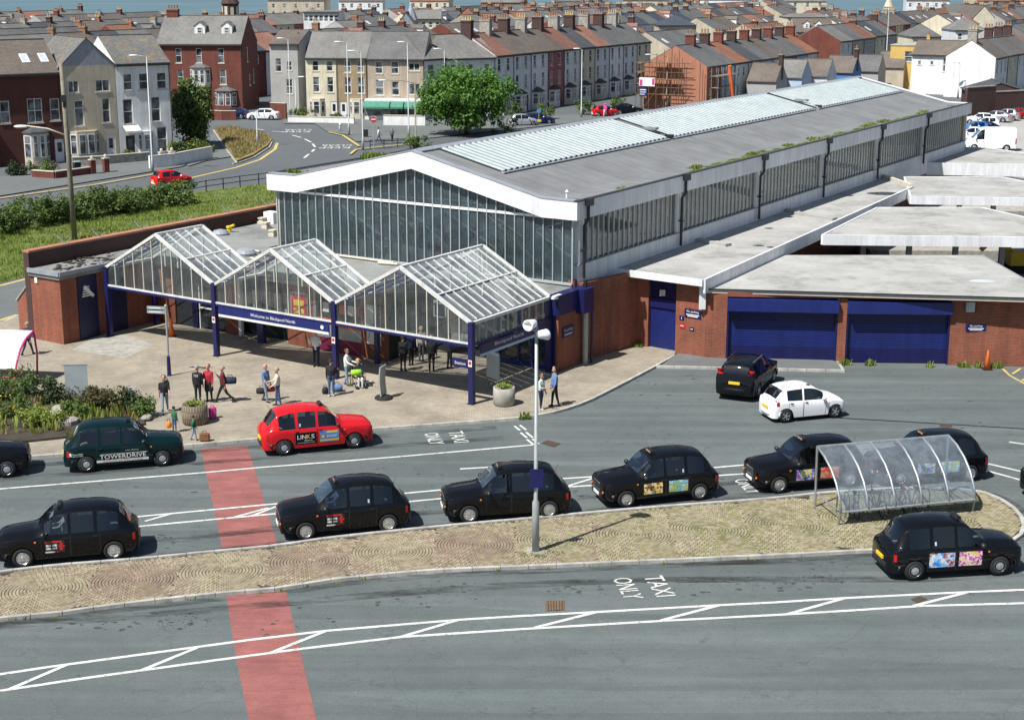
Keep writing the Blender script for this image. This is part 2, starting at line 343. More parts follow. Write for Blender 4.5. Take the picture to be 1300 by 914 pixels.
def weather(nm, lo, sc=(2.2,2.2,.25), a=.35, b=.62):
    """rain streaks and grime over a finish"""
    t = NT.__new__(NT); t.m = MT[nm]; t.t = t.m.node_tree; t.b = t.t.nodes['Principled BSDF']; so_ = t.b.inputs['Base Color']
    old = so_.links[0].from_socket if so_.links else tuple(so_.default_value)[:3]
    g = t.n('NewGeometry'); mp = t.n('Mapping'); mp.inputs['Scale'].default_value = sc; t.l(g.outputs['Position'], mp.inputs[0])
    t.col(t.mix(1., old, t.ramp(t.noise(1., 7, .75, mp.outputs[0]), [(a,lo),(b,1.04)]), 'MULTIPLY'))
for nm, lo in (('white_paint',.78),('blue_paint',.7),('blue_bright',.68),('render_white',.8),('render_cream',.8),('render_pale',.8),('render_sand',.78),('render_beige',.8),('frame_white',.85),('brick_red',.72),('brick_house',.75),('brick_new',.85),('galv',.8),('lamp_grey',.82),('canopy_frame',.78),('roof_sheet',.8)): weather(nm, lo)
weather('roof_felt', .82, (.5,.5,.5)); weather('kerb', .7, (1.2,1.2,1.2)); weather('block_paving', .8, (.35,.35,.35)); weather('tarmac_red', .72, (.5,2.,1.))
# ============================================================ SETTING: ground, roads, pavements, markings
def struct(o): o['kind'] = 'structure'; return o
_tx = {}
def text(body, w, h, spacing=1.0):
    """mesh data of a word fitted to w x h, centred on 0,0: (verts, faces)"""
    key = (body, spacing)
    if key not in _tx:
        c = bpy.data.curves.new('lettering', 'FONT'); c.body = body; c.align_x = 'CENTER'; c.space_character = spacing; c.resolution_u = 2
        o = bpy.data.objects.new('lettering', c); COL.objects.link(o); bpy.context.view_layer.update()
        me = bpy.data.meshes.new_from_object(o.evaluated_get(bpy.context.evaluated_depsgraph_get()))
        _tx[key] = ([v.co.copy() for v in me.vertices], [tuple(p.vertices) for p in me.polygons])
        bpy.data.objects.remove(o); bpy.data.meshes.remove(me); bpy.data.curves.remove(c)
    vs, fs = _tx[key]
    x0 = min(v.x for v in vs); x1 = max(v.x for v in vs); y0 = min(v.y for v in vs); y1 = max(v.y for v in vs)
    return [((v.x-(x0+x1)/2)/(x1-x0)*w, (v.y-(y0+y1)/2)/(y1-y0)*h) for v in vs], fs
def add_text(mb, body, w, h, f, m=0, sp=1.0):
    vs, fs = text(body, w, h, sp); mb.add([f(x, y) for x, y in vs], fs, m)
struct(MB().sheet([(-900,-90),(900,-90),(900,640),(-900,640)], 0).build('ground', MT['asphalt_far']))
struct(MB().sheet([(-70,15),(75,15),(75,86),(-70,86)], .004).build('road', MT['asphalt']))
struct(MB().sheet([(-3000,690),(3000,690),(3000,6000),(-3000,6000)], -4).build('sea', MT['sea']))
struct(MB().prism([(-3000,640),(3000,640),(3000,690),(-3000,690)], -4.5, -.5).build('beach', MT['sand']))
def px(pts, z=0.): return [P(x, y, z) for x, y in pts]
# kerb stones: one shared stone, copied along a line
kerb_me = None
def kerbs(parent, pts, h=.125, w=.15, ln=.92):
    global kerb_me
    if kerb_me is None:
        b = MB(); g = .006
        b.add([(g,-w/2,-.02),(ln-g,-w/2,-.02),(ln-g,w/2,-.02),(g,w/2,-.02),(g+.005,-w/2+.008,h),(ln-g-.005,-w/2+.008,h),(ln-g-.005,w/2,h),(g+.005,w/2,h)],
              [(3,2,1,0),(4,5,6,7),(0,1,5,4),(1,2,6,5),(2,3,7,6),(3,0,4,7)]); kerb_me = b.mesh('kerb_stone', MT['kerb'])
    ds = [0]
    for i in range(len(pts)-1): ds.append(ds[-1]+(pts[i+1]-pts[i]).length)
    def at(d):
        for i in range(len(pts)-1):
            if d <= ds[i+1] or i == len(pts)-2:
                t = (d-ds[i])/max(ds[i+1]-ds[i],1e-6); return pts[i].lerp(pts[i+1], t)
    d = 0
    while d+ln <= ds[-1]+.4:
        a, b = at(d), at(min(d+ln, ds[-1])); v = b-a
        o = link('kerb_stone', kerb_me, parent, (a.x, a.y, 0), atan2(v.y, v.x))
        o.location.z = .004*(hsh(d*7.3)-.5); d += ln
def smooth_line(pts, k=4):
    out = []
    for i in range(len(pts)-1):
        p0 = pts[max(i-1,0)]; p1 = pts[i]; p2 = pts[i+1]; p3 = pts[min(i+2,len(pts)-1)]
        for j in range(k):
            t = j/k; out.append(.5*((2*p1)+(p2-p0)*t+(2*p0-5*p1+4*p2-p3)*t*t+(3*p1-p0-3*p2+p3)*t**3))
    out.append(pts[-1]); return out
# ---- plaza
pk = smooth_line(px([(-150,598),(-60,590),(42,582),(234,568),(325,560),(467,547.5),(560,540.5),(640,534.5),(692,528),(737,515),(771,499),(829,468.5),(857,453)]))
plaza_poly = pk+[SL(3.0,4.9), SL(3.0,8), SL(-27,8), SL(-27,-10.8)]+px([(24,402),(0,413),(-150,440)])
plaza = struct(MB().prism(plaza_poly, -.05, .12).build('plaza', MT['block_paving']))
kerbs(plaza, pk)
lk = px([(24,402),(0,413),(-150,440)]); kerbs(plaza, lk)
MB().sheet(px([(92,447),(130,425),(160,428),(196,441),(158,458),(120,452)]), .124).build('concrete_patch', MT['concrete'], plaza)
MB().sheet(px([(158,444),(170,441),(177,446),(164,450)]), .128).build('inspection_cover', MT['stone_grey'], plaza)
MB().sheet(px([(2,425),(12,419),(25,421),(14,427)]), .128).build('inspection_cover', MT['stone_grey'], plaza)
# ---- apron in front of the shutters
ap = struct(MB().prism(px([(860,451.5),(1064,460.5),(1070,471.5),(840,466)]), -.05, .115).build('apron', MT['asphalt_path']))
kerbs(ap, px([(832,467),(1070,472.5)])); kerbs(ap, px([(1070,472),(1063,460.5)]))
# ---- cobbled island
kt = px([(-260,764),(-150,749),(0,729),(80,720),(170,713),(262,704),(338,697),(383,691),(425,685),(560,671),(650,663),(808,648.5),(978,635.5),(1038,629),(1130,623),(1200,622.5),(1233,625),(1257,630),(1283,644.5),(1297,660),(1299.5,670),(1296,681),(1280,692)])
kb = px([(1280,692),(1255,697),(1200,699),(1110,701),(1026,705.5),(978,707.8),(866,713),(753,718),(650,722.5),(548,727),(438,737),(399,742),(362,748.5),(320,752.5),(249,759),(129,773),(87,779.5),(0,788),(-150,808),(-260,822)])
kt = smooth_line(kt, 3); kb = smooth_line(kb, 3)
isl_poly = kt+kb[1:]
island = struct(MB().prism(isl_poly, -.05, .075).build('traffic_island', MT['soil']))
kerbs(island, kt); kerbs(island, kb)
def inpoly(x, y, poly):
    r = False; n = len(poly); j = n-1
    for i in range(n):
        a, b = poly[i], poly[j]
        if (a[1] > y) != (b[1] > y) and x < (b[0]-a[0])*(y-a[1])/(b[1]-a[1])+a[0]: r = not r
        j = i
    return r
def ydist(poly_line, x):
    for i in range(len(poly_line)-1):
        a, b = poly_line[i], poly_line[i+1]
        if (a.x-x)*(b.x-x) <= 0 and abs(a.x-b.x) > 1e-6: return a.y+(b.y-a.y)*(x-a.x)/(b.x-a.x)
    return None
M('cobble_sand', (.29,.25,.165), .9, var=.3, sc=3); M('cobble_brown', (.245,.185,.13), .9, var=.3, sc=3); M('cobble_moss', (.21,.2,.095), .95, var=.35, sc=2)
cob = MB()
cents = []; x = -23.
while x < 17:
    a, b = ydist(kt, x), ydist(kb, x)
    if a and b: cents.append((x, (a+b)/2, (a-b)/2, len(cents)))
    x += 2.72
def cobble(x, y, ang, la, lr, m):
    if not inpoly(x, y, isl_in): return
    k = hsh(x*3.1, y*5.7); z = .083+.012*k; c, s = cos(ang), sin(ang); a, r = la/2, lr/2
    q = [(-a,-r),(a,-r),(a,r),(-a,r)]
    vs = [(x+u*c-v*s, y+u*s+v*c, .07) for u,v in q]+[(x+.86*u*c-.62*v*s, y+.86*u*s+.62*v*c, z+.004*hsh(u,v,x)) for u,v in q]
    o = len(cob.v); cob.v += vs
    for f in ((4,5,6,7),(0,1,5,4),(1,2,6,5),(2,3,7,6),(3,0,4,7)): cob.f.append(tuple(i+o for i in f)); cob.m.append(m)
cen = Vector((sum(p.x for p in isl_poly)/len(isl_poly), sum(p.y for p in isl_poly)/len(isl_poly), 0))
def shrink(line, d):
    out = []
    for i, p in enumerate(line):
        t = (line[min(i+1,len(line)-1)]-line[max(i-1,0)]); n = Vector((t.y,-t.x,0)).normalized(); out.append(p+n*d)
    return out
isl_in = shrink(kt, .13)+shrink(kb, .13)[1:]
def cmat(x, y, i):
    mossy = max(0, min(1, (x+2)/8))*.55+.03
    if hsh(x*9.1, y*4.3) < mossy*(.35+.65*hsh(math.floor(x*.8), math.floor(y*1.1))): return 2
    k = (i%2) if x < 3 else 0
    return k if hsh(x*2.3, y*7.7) < .93 else 1-k
RC = 1.36; taken = lambda x, y: any((x-c[0])**2+(y-c[1])**2 < RC*RC for c in cents)
for cx, cy, hw, i in cents:
    r = .055
    while r < 2.9:
        n = max(5, int(2*pi*r/.15))
        for j in range(n):
            a = 2*pi*(j+.5*(int(r/.105)%2))/n
            if abs(r*cos(a)) > 1.36 or abs(r*sin(a)) > hw+.1: continue
            cobble(cx+r*cos(a), cy+r*sin(a), a+pi/2, 2*pi*r/n*.96, .1, cmat(cx+r*cos(a), cy+r*sin(a), i if r < 1.37 else (0 if hsh(r,a) < .6 else 1)))
        r += .107
row = 0; yy = 38.
# rows between and around the circles follow the kerb
x = -24.
while x < 18.2:
    a, b = ydist(kt, x), ydist(kb, x)
    if x > 14.5: a, b = 54.5, 47.
    if a and b:
        t = b+.16; k = 0
        while t < a-.1:
            xx = x+(.075 if k%2 else 0)
            if xx > cents[-1][0]+1.36 or xx < cents[0][0]-1.36: cobble(xx, t, R(13), .145, .1, cmat(xx, t, 0))
            t += .107; k += 1
    x += .15
tag(cob.build('cobble_paving', [MT['cobble_sand'],MT['cobble_brown'],MT['cobble_moss']], island, uv=False), kind='stuff')
# weeds at the kerb joints
def blades(mb, c, n, r, h, m=0, lean=.5):
    for i in range(n):
        a = random.random()*6.283; q = r*sqrt(random.random()); x, y = c[0]+q*cos(a), c[1]+q*sin(a)
        hh = h*(.5+.7*random.random()); b = random.random()*6.283; w = hh*.12+.01; dx, dy = cos(b)*w, sin(b)*w; l = lean*hh*random.random()
        tx, ty = x+cos(b+1.57)*l, y+sin(b+1.57)*l
        mb.add([(x-dx,y-dy,c[2]),(x+dx,y+dy,c[2]),(tx+dx*.3,ty+dy*.3,c[2]+hh),(tx-dx*.3,ty-dy*.3,c[2]+hh)], [(0,1,2,3)], m)
wd = MB()
for k in range(60):
    line = random.choice([kt,kb]); i = random.randrange(len(line)-1); p = line[i].lerp(line[i+1], random.random())
    blades(wd, (p.x,p.y-.08,.01), random.randrange(3,16), .1+.1*random.random(), .1)
for q in [(680,703),(672,706),(690,705),(700,700),(662,704),(684,707),(710,703)]: blades(wd, P(*q,.08), 25, .22, .07)
for q in [(806,443),(812,443),(664,532),(670,531),(1075,463),(1068,464),(1102,464),(1106,463),(1180,466),(1228,466),(1240,466),(1262,467),(1270,467),(1220,466)]: blades(wd, P(*q,.02), 30, .18, .28)
tag(wd.build('kerb_weeds', MT['grass'], island, uv=False), kind='stuff')
# ---- painted markings
def strip(mb, pts, wd, z=.014, m=0):
    pts = [Vector((p[0],p[1],0)) for p in pts]
    for i in range(len(pts)-1):
        a, b = pts[i], pts[i+1]; d = (b-a).normalized(); n = Vector((-d.y,d.x,0))*(wd/2)
        mb.add([(q.x,q.y,z) for q in (a-n,b-n,b+n,a+n)], [(0,1,2,3)], m)
def mark(name, mat, parent=None): return struct(mat.build(name, MT['line_white'])) if parent is None else None
def lane(pts, wd=.13, z=.014): b = MB(); strip(b, px(pts), wd, z); return struct(b.build('lane_line', MT['line_white']))
struct(MB().sheet(px([(255,569.5),(314,566),(353,693),(283,700.5)]), .009).build('crossing_band', MT['tarmac_red']))
struct(MB().sheet(px([(287,756.5),(363,749.5),(382,830),(402,914),(436,1060),(345,1060),(299,830)]), .009).build('crossing_band', MT['tarmac_red']))
lane([(-80,627),(0,620.8),(255,600.5),(320,594.5),(500,580.5),(677,565)])
LA = [(100,664),(181,655.5),(339,640.7),(518,626),(567,621.5),(711,608),(759,605),(905,594),(955,589.5)]
LB = [(105,677),(185,667.5),(339,653.3),(522,636.7),(563,632.8),(719,618.4),(759,616),(910,604),(955,601)]
lane(LA); lane(LB)
for a, b in [((184,662),(219,652)),((296.6,657),(341,645)),((320,655),(362,639)),((440,644),(480,629.5)),((600,629.5),(640,615)),((718.7,618),(759,605.5)),((850,608),(890,595.5))]: lane([a,b], .12, .018)
lane([(583.8,595.5),(616.6,593.6),(692,587)]); lane([(1252,588.4),(1300,599.5),(1330,607)]); lane([(1254,598),(1300,610.7),(1330,619)]); lane([(1281,561.4),(1300,564),(1330,569)])
QA = [(-120,874),(60,847),(231,824),(320,812),(414.5,800.8),(582.5,786.9),(658.6,782.2),(758,777),(913,768.3),(980,765),(1073,759.3),(1230,751.6),(1300,748.8),(1420,744)]
QB = [(-120,895),(100,862),(238,843),(380,824),(509,808.7),(658.6,798.9),(850,787.7),(980,781),(1073,775.5),(1170,769.3),(1300,765.8),(1420,761)]
lane(QA, .14); lane(QB, .14)
for a, b in [((10,876),(85,844)),((180,851),(250,822.5)),((343.6,829),(414.5,800.8)),((509,808.7),(582.5,787)),((679,797),(758,777)),((839.5,787.7),(913,768.5)),((999,780),(1073,759.5)),((1159.5,769.5),(1230,751.6)),((1310,765),(1380,746))]: lane([a,b], .14, .018)
# short double dashes by the plaza kerb
b = MB()
for a, c in [((653,541),(660,546.5)),((660,540),(668,546)),((661,549.5),(669,556)),((668,549),(676.5,556)),((669,558),(677,564.5)),((676,557.5),(684,564))]: strip(b, px([a,c]), .1)
struct(b.build('dash_marking', MT['line_white']))
def ground_word(words, c, along, size, name='road_lettering'):
    # words read toward the camera; letter tops point along +along
    up = Vector((cos(along), sin(along), 0)); rt = Vector((up.y, -up.x, 0))
    b = MB()
    for wd, off, wlen, hgt in words:
        add_text(b, wd, wlen, hgt, lambda x, y: tuple(Vector((c.x, c.y, .019))+rt*x+up*(y+off)))
    return struct(b.build(name, MT['line_white']))
ground_word([('TAXI',.52,1.65,.62),('ONLY',-.52,1.65,.62)], P(817,745.5), R(10), 1)
ground_word([('TAXI',.52,1.55,.62),('ONLY',-.52,1.55,.62)], P(566.5,556), R(13), 1)
ground_word([('TAXI',.52,1.55,.62),('ONLY',-.52,1.55,.62)], P(966,616), R(13), 1)
# covers and drain
cv = MB(); c0, c1, c2, c3 = px([(692,763.5),(717,762.5),(717,774.5),(693,776)], .0); cv.add([(p.x,p.y,.02) for p in (c0,c1,c2,c3)], [(0,3,2,1)], 0)
for i in range(1,7): t = i/7; cv.bar(tuple(c0.lerp(c1,t)+Vector((0,0,.024))), tuple(c3.lerp(c2,t)+Vector((0,0,.024))), .03, .01, 1)
M('rust', (.17,.1,.06), .85, var=.35, sc=6); M('rust_dark', (.07,.045,.03), .85, var=.3, sc=6)
struct(cv.build('gully_grate', [MT['rust'],MT['rust_dark']]))
for q in ([(1156,761),(1168,757),(1178,761),(1164,765.5)], [(687,563),(695,559),(712,563.5),(703,568)]):
    struct(MB().sheet(px(q), .02).build('manhole_cover', MT['rust_dark']))
dr = MB(); strip(dr, px([(1060,530.5),(1175,537),(1300,544.5),(1400,550)]), .12, .012); struct(dr.build('drain_channel', MT['black_metal']))
struct(MB().sheet(px([(1192,538),(1208,538.5),(1209,542.5),(1193,542)]), .02).build('drain_cover', MT['rust_dark']))
yb = MB()
for l in ([(1271,466.5),(1282,477),(1300,487),(1340,508)],[(1285,475),(1296,468)],[(1297,484),(1312,474)]): strip(yb, px(l), .12)
struct(yb.build('hatch_marking', MT['line_yellow']))
# ---- far roads, footways and grass (from the photo's ground points)
def sheet(name, pts, z, mat): return struct(MB().sheet(px(pts), z).build(name, MT[mat]))
sheet('side_road', [(-200,372),(0,361),(33,352),(34,395),(24,402),(0,413),(-200,455)], .008, 'asphalt_path')
for l in ([(-150,388),(0,363),(33,354.5)],[(-100,428),(0,407),(22,400)]):
    b = MB(); strip(b, px(l), .3, .016); struct(b.build('yellow_line', MT['line_yellow']))
sheet('grass_bank', [(-200,385),(0,359),(36,351),(120,330),(210,310),(352,275),(400,240),(350,232),(225,246),(0,292),(-200,330)], .02, 'grass_soil')
sheet('footway', [(-150,252),(0,226),(90,214),(165,200),(215,197),(262,186),(270,196),(230,213),(100,234),(0,250),(-150,272)], .1, 'asphalt_path')
sheet('footway', [(262,178),(272,167),(300,199),(262,205),(240,212),(215,200)], .1, 'asphalt_path')
vg = struct(MB().prism(px([(272,166),(290,163),(335,171),(346,179),(340,187),(322,199),(301,207)]), 0, .25).build('verge_island', MT['dry_grass']))
kerbs(vg, px([(346,180),(342,188),(322,201),(301,208.5),(285,188),(271,166)]), .3)
b = MB(); strip(b, px([(352,182),(349,190),(330,203),(300,213),(235,228)]), .35, .02); struct(b.build('yellow_line', MT['line_yellow']))
b = MB(); strip(b, px([(-60,262),(0,253),(120,236),(215,219)]), .3, .11); struct(b.build('yellow_line', MT['line_yellow']))
sheet('footway', [(415,168),(440,172),(452,181),(530,178),(700,160),(820,146),(830,140),(628,152),(560,152),(390,152),(360,154),(360,158),(400,158)], .1, 'asphalt_path')
b = MB(); strip(b, px([(417,169),(435,173),(450,183),(456,187)]), .35, .125); strip(b, px([(445,197),(452,191),(530,183)]), .3, .125); struct(b.build('yellow_line', MT['line_yellow']))
for l in ([(345,167),(360,168)],[(371,172),(382,175)],[(387,177),(395,181)],[(397,183),(400,187)],[(399,190),(396,193)],[(392,196),(386,201)],[(325,164),(335,165.5)]): lane(l, .25)
def far_word(words, c, w):
    b = MB()
    for wd, dy, h in words: add_text(b, wd, w, h, lambda x, y: (c.x-x, c.y-(y+dy), .02))
    struct(b.build('road_lettering', MT['line_white']))
far_word([('KEEP',1.1,1.5),('CLEAR',-1.1,1.5)], P(426,186.5), 3.4); far_word([('KEEP',1.1,1.5),('CLEAR',-1.1,1.5)], P(377,166.5), 3.4)
sheet('car_park', [(1226,215),(1500,260),(1500,140),(1300,143),(1226,152)], .02, 'carpark_surface')
# ============================================================ STATION
def sthing(name, label, cat, group=None): return thing(name, label, cat, SO, -AZ, group)
hall = sthing('station_hall', 'long glazed station hall with grey pitched roof, white fascia and tall glass gable', 'station building')
hall.location = SL(-.28, 0); hall.rotation_euler.z = -AZ+R(.9)
HL, HW = 66.5, 19.0; XR = -9.5; KX = 1.6
def zs(x):                                   # soffit line of the gable
    if x <= -HW+KX or x >= -KX: return 7.26
    return 7.26+1.85*(1-abs(x-XR)/(-XR-KX))
# roof slabs (top surface), flat gutter strips and slopes
rb = MB(); prof = [(-HW-.2,8.1),(-HW+KX,8.12),(XR,9.97),(-KX,8.12),(.2,8.1)]
low = [(x,z-.25) for x,z in prof]
rb.xprof(prof+low[::-1], -.05, HL); rb.build('roof', MT['roof_felt'], hall)
fz = [(-HW-.25,8.18),(-HW+KX,8.2),(XR,10.03),(-KX,8.2),(.25,8.18)]; fl = [(-HW-.25,7.26),(-HW+KX,7.26),(XR,9.11),(-KX,7.26),(.25,7.26)]
for y0, y1 in ((-.35,-.05),(HL,HL+.3)):
    MB().xprof(fz+fl[::-1], y0, y1).build('gable_fascia', MT['white_paint'], hall)
for x0, x1 in ((.2,.42),(-HW-.42,-HW-.2)):
    B(x0,-.347,7.262,x1,HL+.297,8.16,'eaves_fascia',MT['white_paint'],hall)
    B(x0-.03,-.36,8.16,x1+.03,HL+.31,8.205,'eaves_capping',MT['gutter'],hall)
cap = MB()
for i in range(4): (xa,za),(xb,zb) = fz[i],fz[i+1]; cap.bar((xa,-.2,za+.03),(xb,-.2,zb+.03),.36,.06)
cap.build('gable_capping', MT['lead'], hall)
# white corrugated rooflight sheets beside the ridge
slope = (9.97-8.12)/(-XR-KX)
def zr(x): return 9.97-slope*abs(x-XR)
sheets = [(1.6,20.6),(21.3,44.8),(45.4,65)]
for sx, xa, xb in ((1,XR+.25,XR+4.2),(-1,XR-.25,XR-4.2)):
    for y0, y1 in sheets:
        m = MB(); n = int((y1-y0)/.55); o = []
        for i in range(n+1):
            y = y0+(y1-y0)*i/n
            for dy, h in ((-.16,.05),(-.1,.12),(.1,.12),(.16,.05)):
                if y0 <= y+dy <= y1: o.append((y+dy,h))
        vs = [(xa,y,zr(xa)+h) for y,h in o]+[(xb,y,zr(xb)+h) for y,h in o]; k = len(o)
        fs = [(i,i+1,k+i+1,k+i) if sx < 0 else (i+1,i,k+i,k+i+1) for i in range(k-1)]
        m.add(vs, fs); m.build('rooflight_sheet', MT['roof_sheet'], hall)
        tm = MB()
        for i in range(n): 
            y = y0+(y1-y0)*(i+.5)/n
            tm.box(xb-.06*sx, y-.11, zr(xb)+.005, xb+.1*sx, y+.11, zr(xb)+.1)
        tm.box(xb+.1*sx, y0, zr(xb)-.03, xb+.28*sx, y1, zr(xb)+.03)
        tm.build('sheet_closer', MT['lead'], hall)
rg = MB(); rg.xprof([(XR-.3,zr(XR-.3)+.1),(XR,10.12),(XR+.3,zr(XR+.3)+.1),(XR+.3,zr(XR+.3)+.02),(XR-.3,zr(XR-.3)+.02)], .2, HL-.2); rg.build('ridge_capping', MT['lead'], hall)
for y in (21,46): 
    B(-7.2,y-.25,zr(-7.2)+.02,-6.2,y+.2,zr(-6.4)+.35,'roof_vent',MT['galv'],hall); B(-5.6,y-.15,zr(-5.6)-.02,-5.1,y+.15,zr(-5.2)+.25,'roof_vent',MT['black_metal'],hall)
# gulls' perches: tiny finials at the eaves corner
MB().lathe([(.06,8.2),(.05,8.45),(.1,8.5),(.02,8.62)],8,0,(-.6,.4,0)).build('vent_cowl', MT['white_paint'], hall)
# front glazing
NB = 34; bw = HW/NB; GZ = 4.02
mull = MB().box(-.022,-.07,0,.022,.07,1).mesh('mullion', MT['mullion'])
for i in range(NB+1):
    x = -HW+i*bw; o = link('mullion', mull, hall, (x,0,GZ)); o.scale = (1.6 if i in (0,NB) else 1,1,zs(max(-HW,min(0,x)))-GZ)
for i in range(NB):
    xa, xb = -HW+i*bw+.022, -HW+(i+1)*bw-.022
    m = MB(); m.add([(xa,.02,GZ+.05),(xb,.02,GZ+.05),(xb,.02,7.2),(xa,.02,7.2)], [(0,1,2,3)]); m.build('pane', MT['glass_hall'], hall)
    if zs((xa+xb)/2) > 7.4:
        m = MB(); m.add([(xa,.02,7.3),(xb,.02,7.3),(xb,.02,max(zs(xb),7.31)),(xa,.02,max(zs(xa),7.31))], [(0,1,2,3)]); m.build('pane', MT['glass_hall'], hall)
B(-HW+1.2,-.05,7.19,-1.2,.07,7.31,'transom',MT['frame_white'],hall); B(-HW,-.12,3.95,0,.14,4.06,'sill',MT['mullion'],hall)
# side glazing facing the forecourt
SB = 10.8; bays = [(.6+i*SB, min(.6+(i+1)*SB, HL-.2)) for i in range(7)]; bays = [b for b in bays if b[1]-b[0] > 2]
sm = MB().box(-.06,-.028,4.95,.06,.028,7.26).mesh('mullion', MT['mullion_pale'])
for b0, b1 in bays:
    n = max(3, round((b1-b0-.5)/.54))
    B(-.14,b0-.25,4.9,.16,b0+.22,7.26,'column',MT['white_paint'],hall)
    for i in range(n+1): link('mullion', sm, hall, (0, b0+.25+(b1-b0-.5)*i/n, 0))
    for i in range(n):
        ya, yb = b0+.25+(b1-b0-.5)*i/n+.03, b0+.25+(b1-b0-.5)*(i+1)/n-.03
        MB().add([(.0,ya,4.98),(.0,yb,4.98),(.0,yb,7.24),(.0,ya,7.24)], [(0,1,2,3)]).build('pane', MT['glass_side'], hall)
    dp = MB(); yy = b0; dp.tube([(.52,yy,8.05),(.52,yy,7.2),(.3,yy,6.9),(.3,yy,4.25)], .08, 8); dp.box(.36,yy-.2,7.9,.72,yy+.2,8.25); dp.box(.18,yy-.12,5.6,.42,yy+.12,5.68); dp.build('downpipe', MT['black_metal'], hall)
B(-.14,HL-.25,4.9,.16,HL,7.26,'column',MT['white_paint'],hall)
B(-.1,0.3,3.3,.12,HL,4.93,'dado',MT['white_paint'],hall); B(-.12,.25,4.93,.2,HL,4.98,'sill',MT['lead'],hall)
B(-.25,.0,0,.1,HL,4.2,'side_wall',MT['brick_red'],hall)
B(-HW-.1,0,0,-HW+.15,HL,7.26,'side_wall',MT['beige_panel'],hall)
bk = MB(); bk.xprof([(-HW,0),(0,0),(0,7.26),(XR,9.1),(-HW,7.26)], HL-.3, HL-.02); bk.build('back_wall', MT['render_sand'], hall)
# hall interior: floor, curtain walls, partition, banner, trusses
B(-HW+.2,.1,.02,-.3,HL-.4,.14,'floor',MT['concrete'],hall)
B(-HW+.16,12,.14,-.28,12.3,6.8,'partition',MT['dark_inside'],hall)
for s, xs_ in ((1,-HW+.3),(-1,-.4)):
    m = MB(); pts = []
    for i in range(9):
        a = i/8*pi/2; pts.append((xs_+s*3.1*sin(a)*1., 1.+4.2*(1-cos(a))))
    for i in range(8): m.add([(*pts[i],.14),(*pts[i+1],.14),(*pts[i+1],6.9),(*pts[i],6.9)],[(0,1,2,3)])
    m.build('curved_wall', MT['beige_panel'], hall)
for y in (1.2,):
    for k in range(3):
        xa = -17+k*5.2; m = MB(); m.tube([(xa,y,7.4),(xa+4.6,y,4.1)],.05,6); m.tube([(xa+.2,y,7.3),(xa+5,y,7.45)],.05,6); m.build('tie_bar', MT['frame_white'], hall)
bn = MB(); bn.box(-10.4,2.0,3.2,-7.3,2.06,8.6,0); bn.build('banner', MT['poster_blue'], hall)
bn = MB(); bn.lathe([(.05,6.35),(.3,6.25),(.34,6.0),(.25,5.7),(.12,5.5)],10,1,(-8.9,1.94,0)); bn.lathe([(.2,5.5),(.7,5.3),(.85,4.7),(.9,3.9),(.5,3.85)],10,0,(-8.9,1.9,0))
bn.build('banner_picture', [MT['poster_red'],MT['skin']], hall)
B(-3.4,2.2,4.2,-2.9,2.4,6.8,'banner',MT['blue_bright'],hall)
mz = MB().box(-13,4,3.0,-6,9,3.14).box(-13,4,4.15,-6,4.06,4.2)
for i in range(14): mz.box(-13+i*.5,4,3.14,-12.97+i*.5,4.04,4.15)
mz.build('mezzanine', MT['galv'], hall)
for xx in (-15,-10,-5):
    for y in (20,35,50): B(xx-.2,y-.2,.14,xx+.2,y+.2,8,'hall_column',MT['white_paint'],hall)
for k, y in enumerate((14,19,26,31,38,44,52)):
    B(-1.9,y,2,-1.6,y+3.2,6.4,'hall_panel',[MT['poster_red'],MT['render_blue'],MT['paper'],MT['poster_red'],MT['beige_panel'],MT['red_paint'],MT['render_blue']][k],hall)
# moss and grass in the eaves gutter
gm = MB()
for y0, y1, d in ((13.5,26.5,1.),(27,31,.9),(31.5,45,.8),(46,57,.8),(5,6,.5),(.3,.9,.8),(63,64,.6)):
    n = int((y1-y0)*60*d)
    for i in range(n): yy = y0+(y1-y0)*random.random(); q_ = max(0,hsh(math.floor(yy*.9),9)*1.5-.5); blades(gm, (-.25-.7*q_*random.random(), yy, 8.08), 3, .1, .07+.13*q_)
for i in range(120): blades(gm, (-18.5+4*random.random()**1.5, .25+.3*random.random(), 8.12), 3, .15, .28)
for i in range(90): blades(gm, (-13.2+2*random.random(), .3+.3*random.random(), zr(-12.5)), 3, .2, .4)
tag(gm.build('gutter_grass', MT['grass'], hall, uv=False), kind='stuff')

# ---------------- entrance building
ent = sthing('entrance_building', 'low flat-roofed red brick entrance block with blue doors under the glazed canopies', 'station building')
rp = [(-26.4,-11.8),(-24.0,-11.8),(-24.0,-5.5),(-7.9,-5.5),(-7.9,-2.4),(.35,-2.4),(.35,-.15),(-20.2,-.15),(-20.2,30),(-26.4,30)]
MB().prism(rp, 3.55, 3.9).build('roof', MT['roof_flat_grey'], ent)
ed = MB()
for a, b in (((-26.4,-11.83),(-23.97,-11.83)),((-23.97,-11.83),(-23.97,-5.5)),((-24,-5.53),(-7.9,-5.53)),((-7.87,-5.5),(-7.87,-2.4))): ed.bar((*a,3.86),(*b,3.86),.12,.22)
ed.build('roof_edge', MT['lead'], ent)
B(-26.4,-11.7,0,-24.1,-11.4,3.55,'front_wall',MT['brick_red'],ent)
B(-24.35,-11.4,0,-24.12,-5.3,3.55,'side_wall',MT['brick_red'],ent)
for y0, y1 in ((-10.6,-9.3),(-8.6,-7.3)): B(-24.14,y0,.12,-24.06,y1,3.5,'blue_panel',MT['blue_dark'],ent)
ar = MB()
for i in range(5): ar.box(-24.05,-10.35+.03*i,2.4+i*.12,-24.02,-9.75-.03*i,2.46+i*.12)
ar.bar((-24.03,-10.2,2.95),(-24.03,-9.6,2.35),.05,.16); ar.build('logo_panel', MT['paper'], ent)
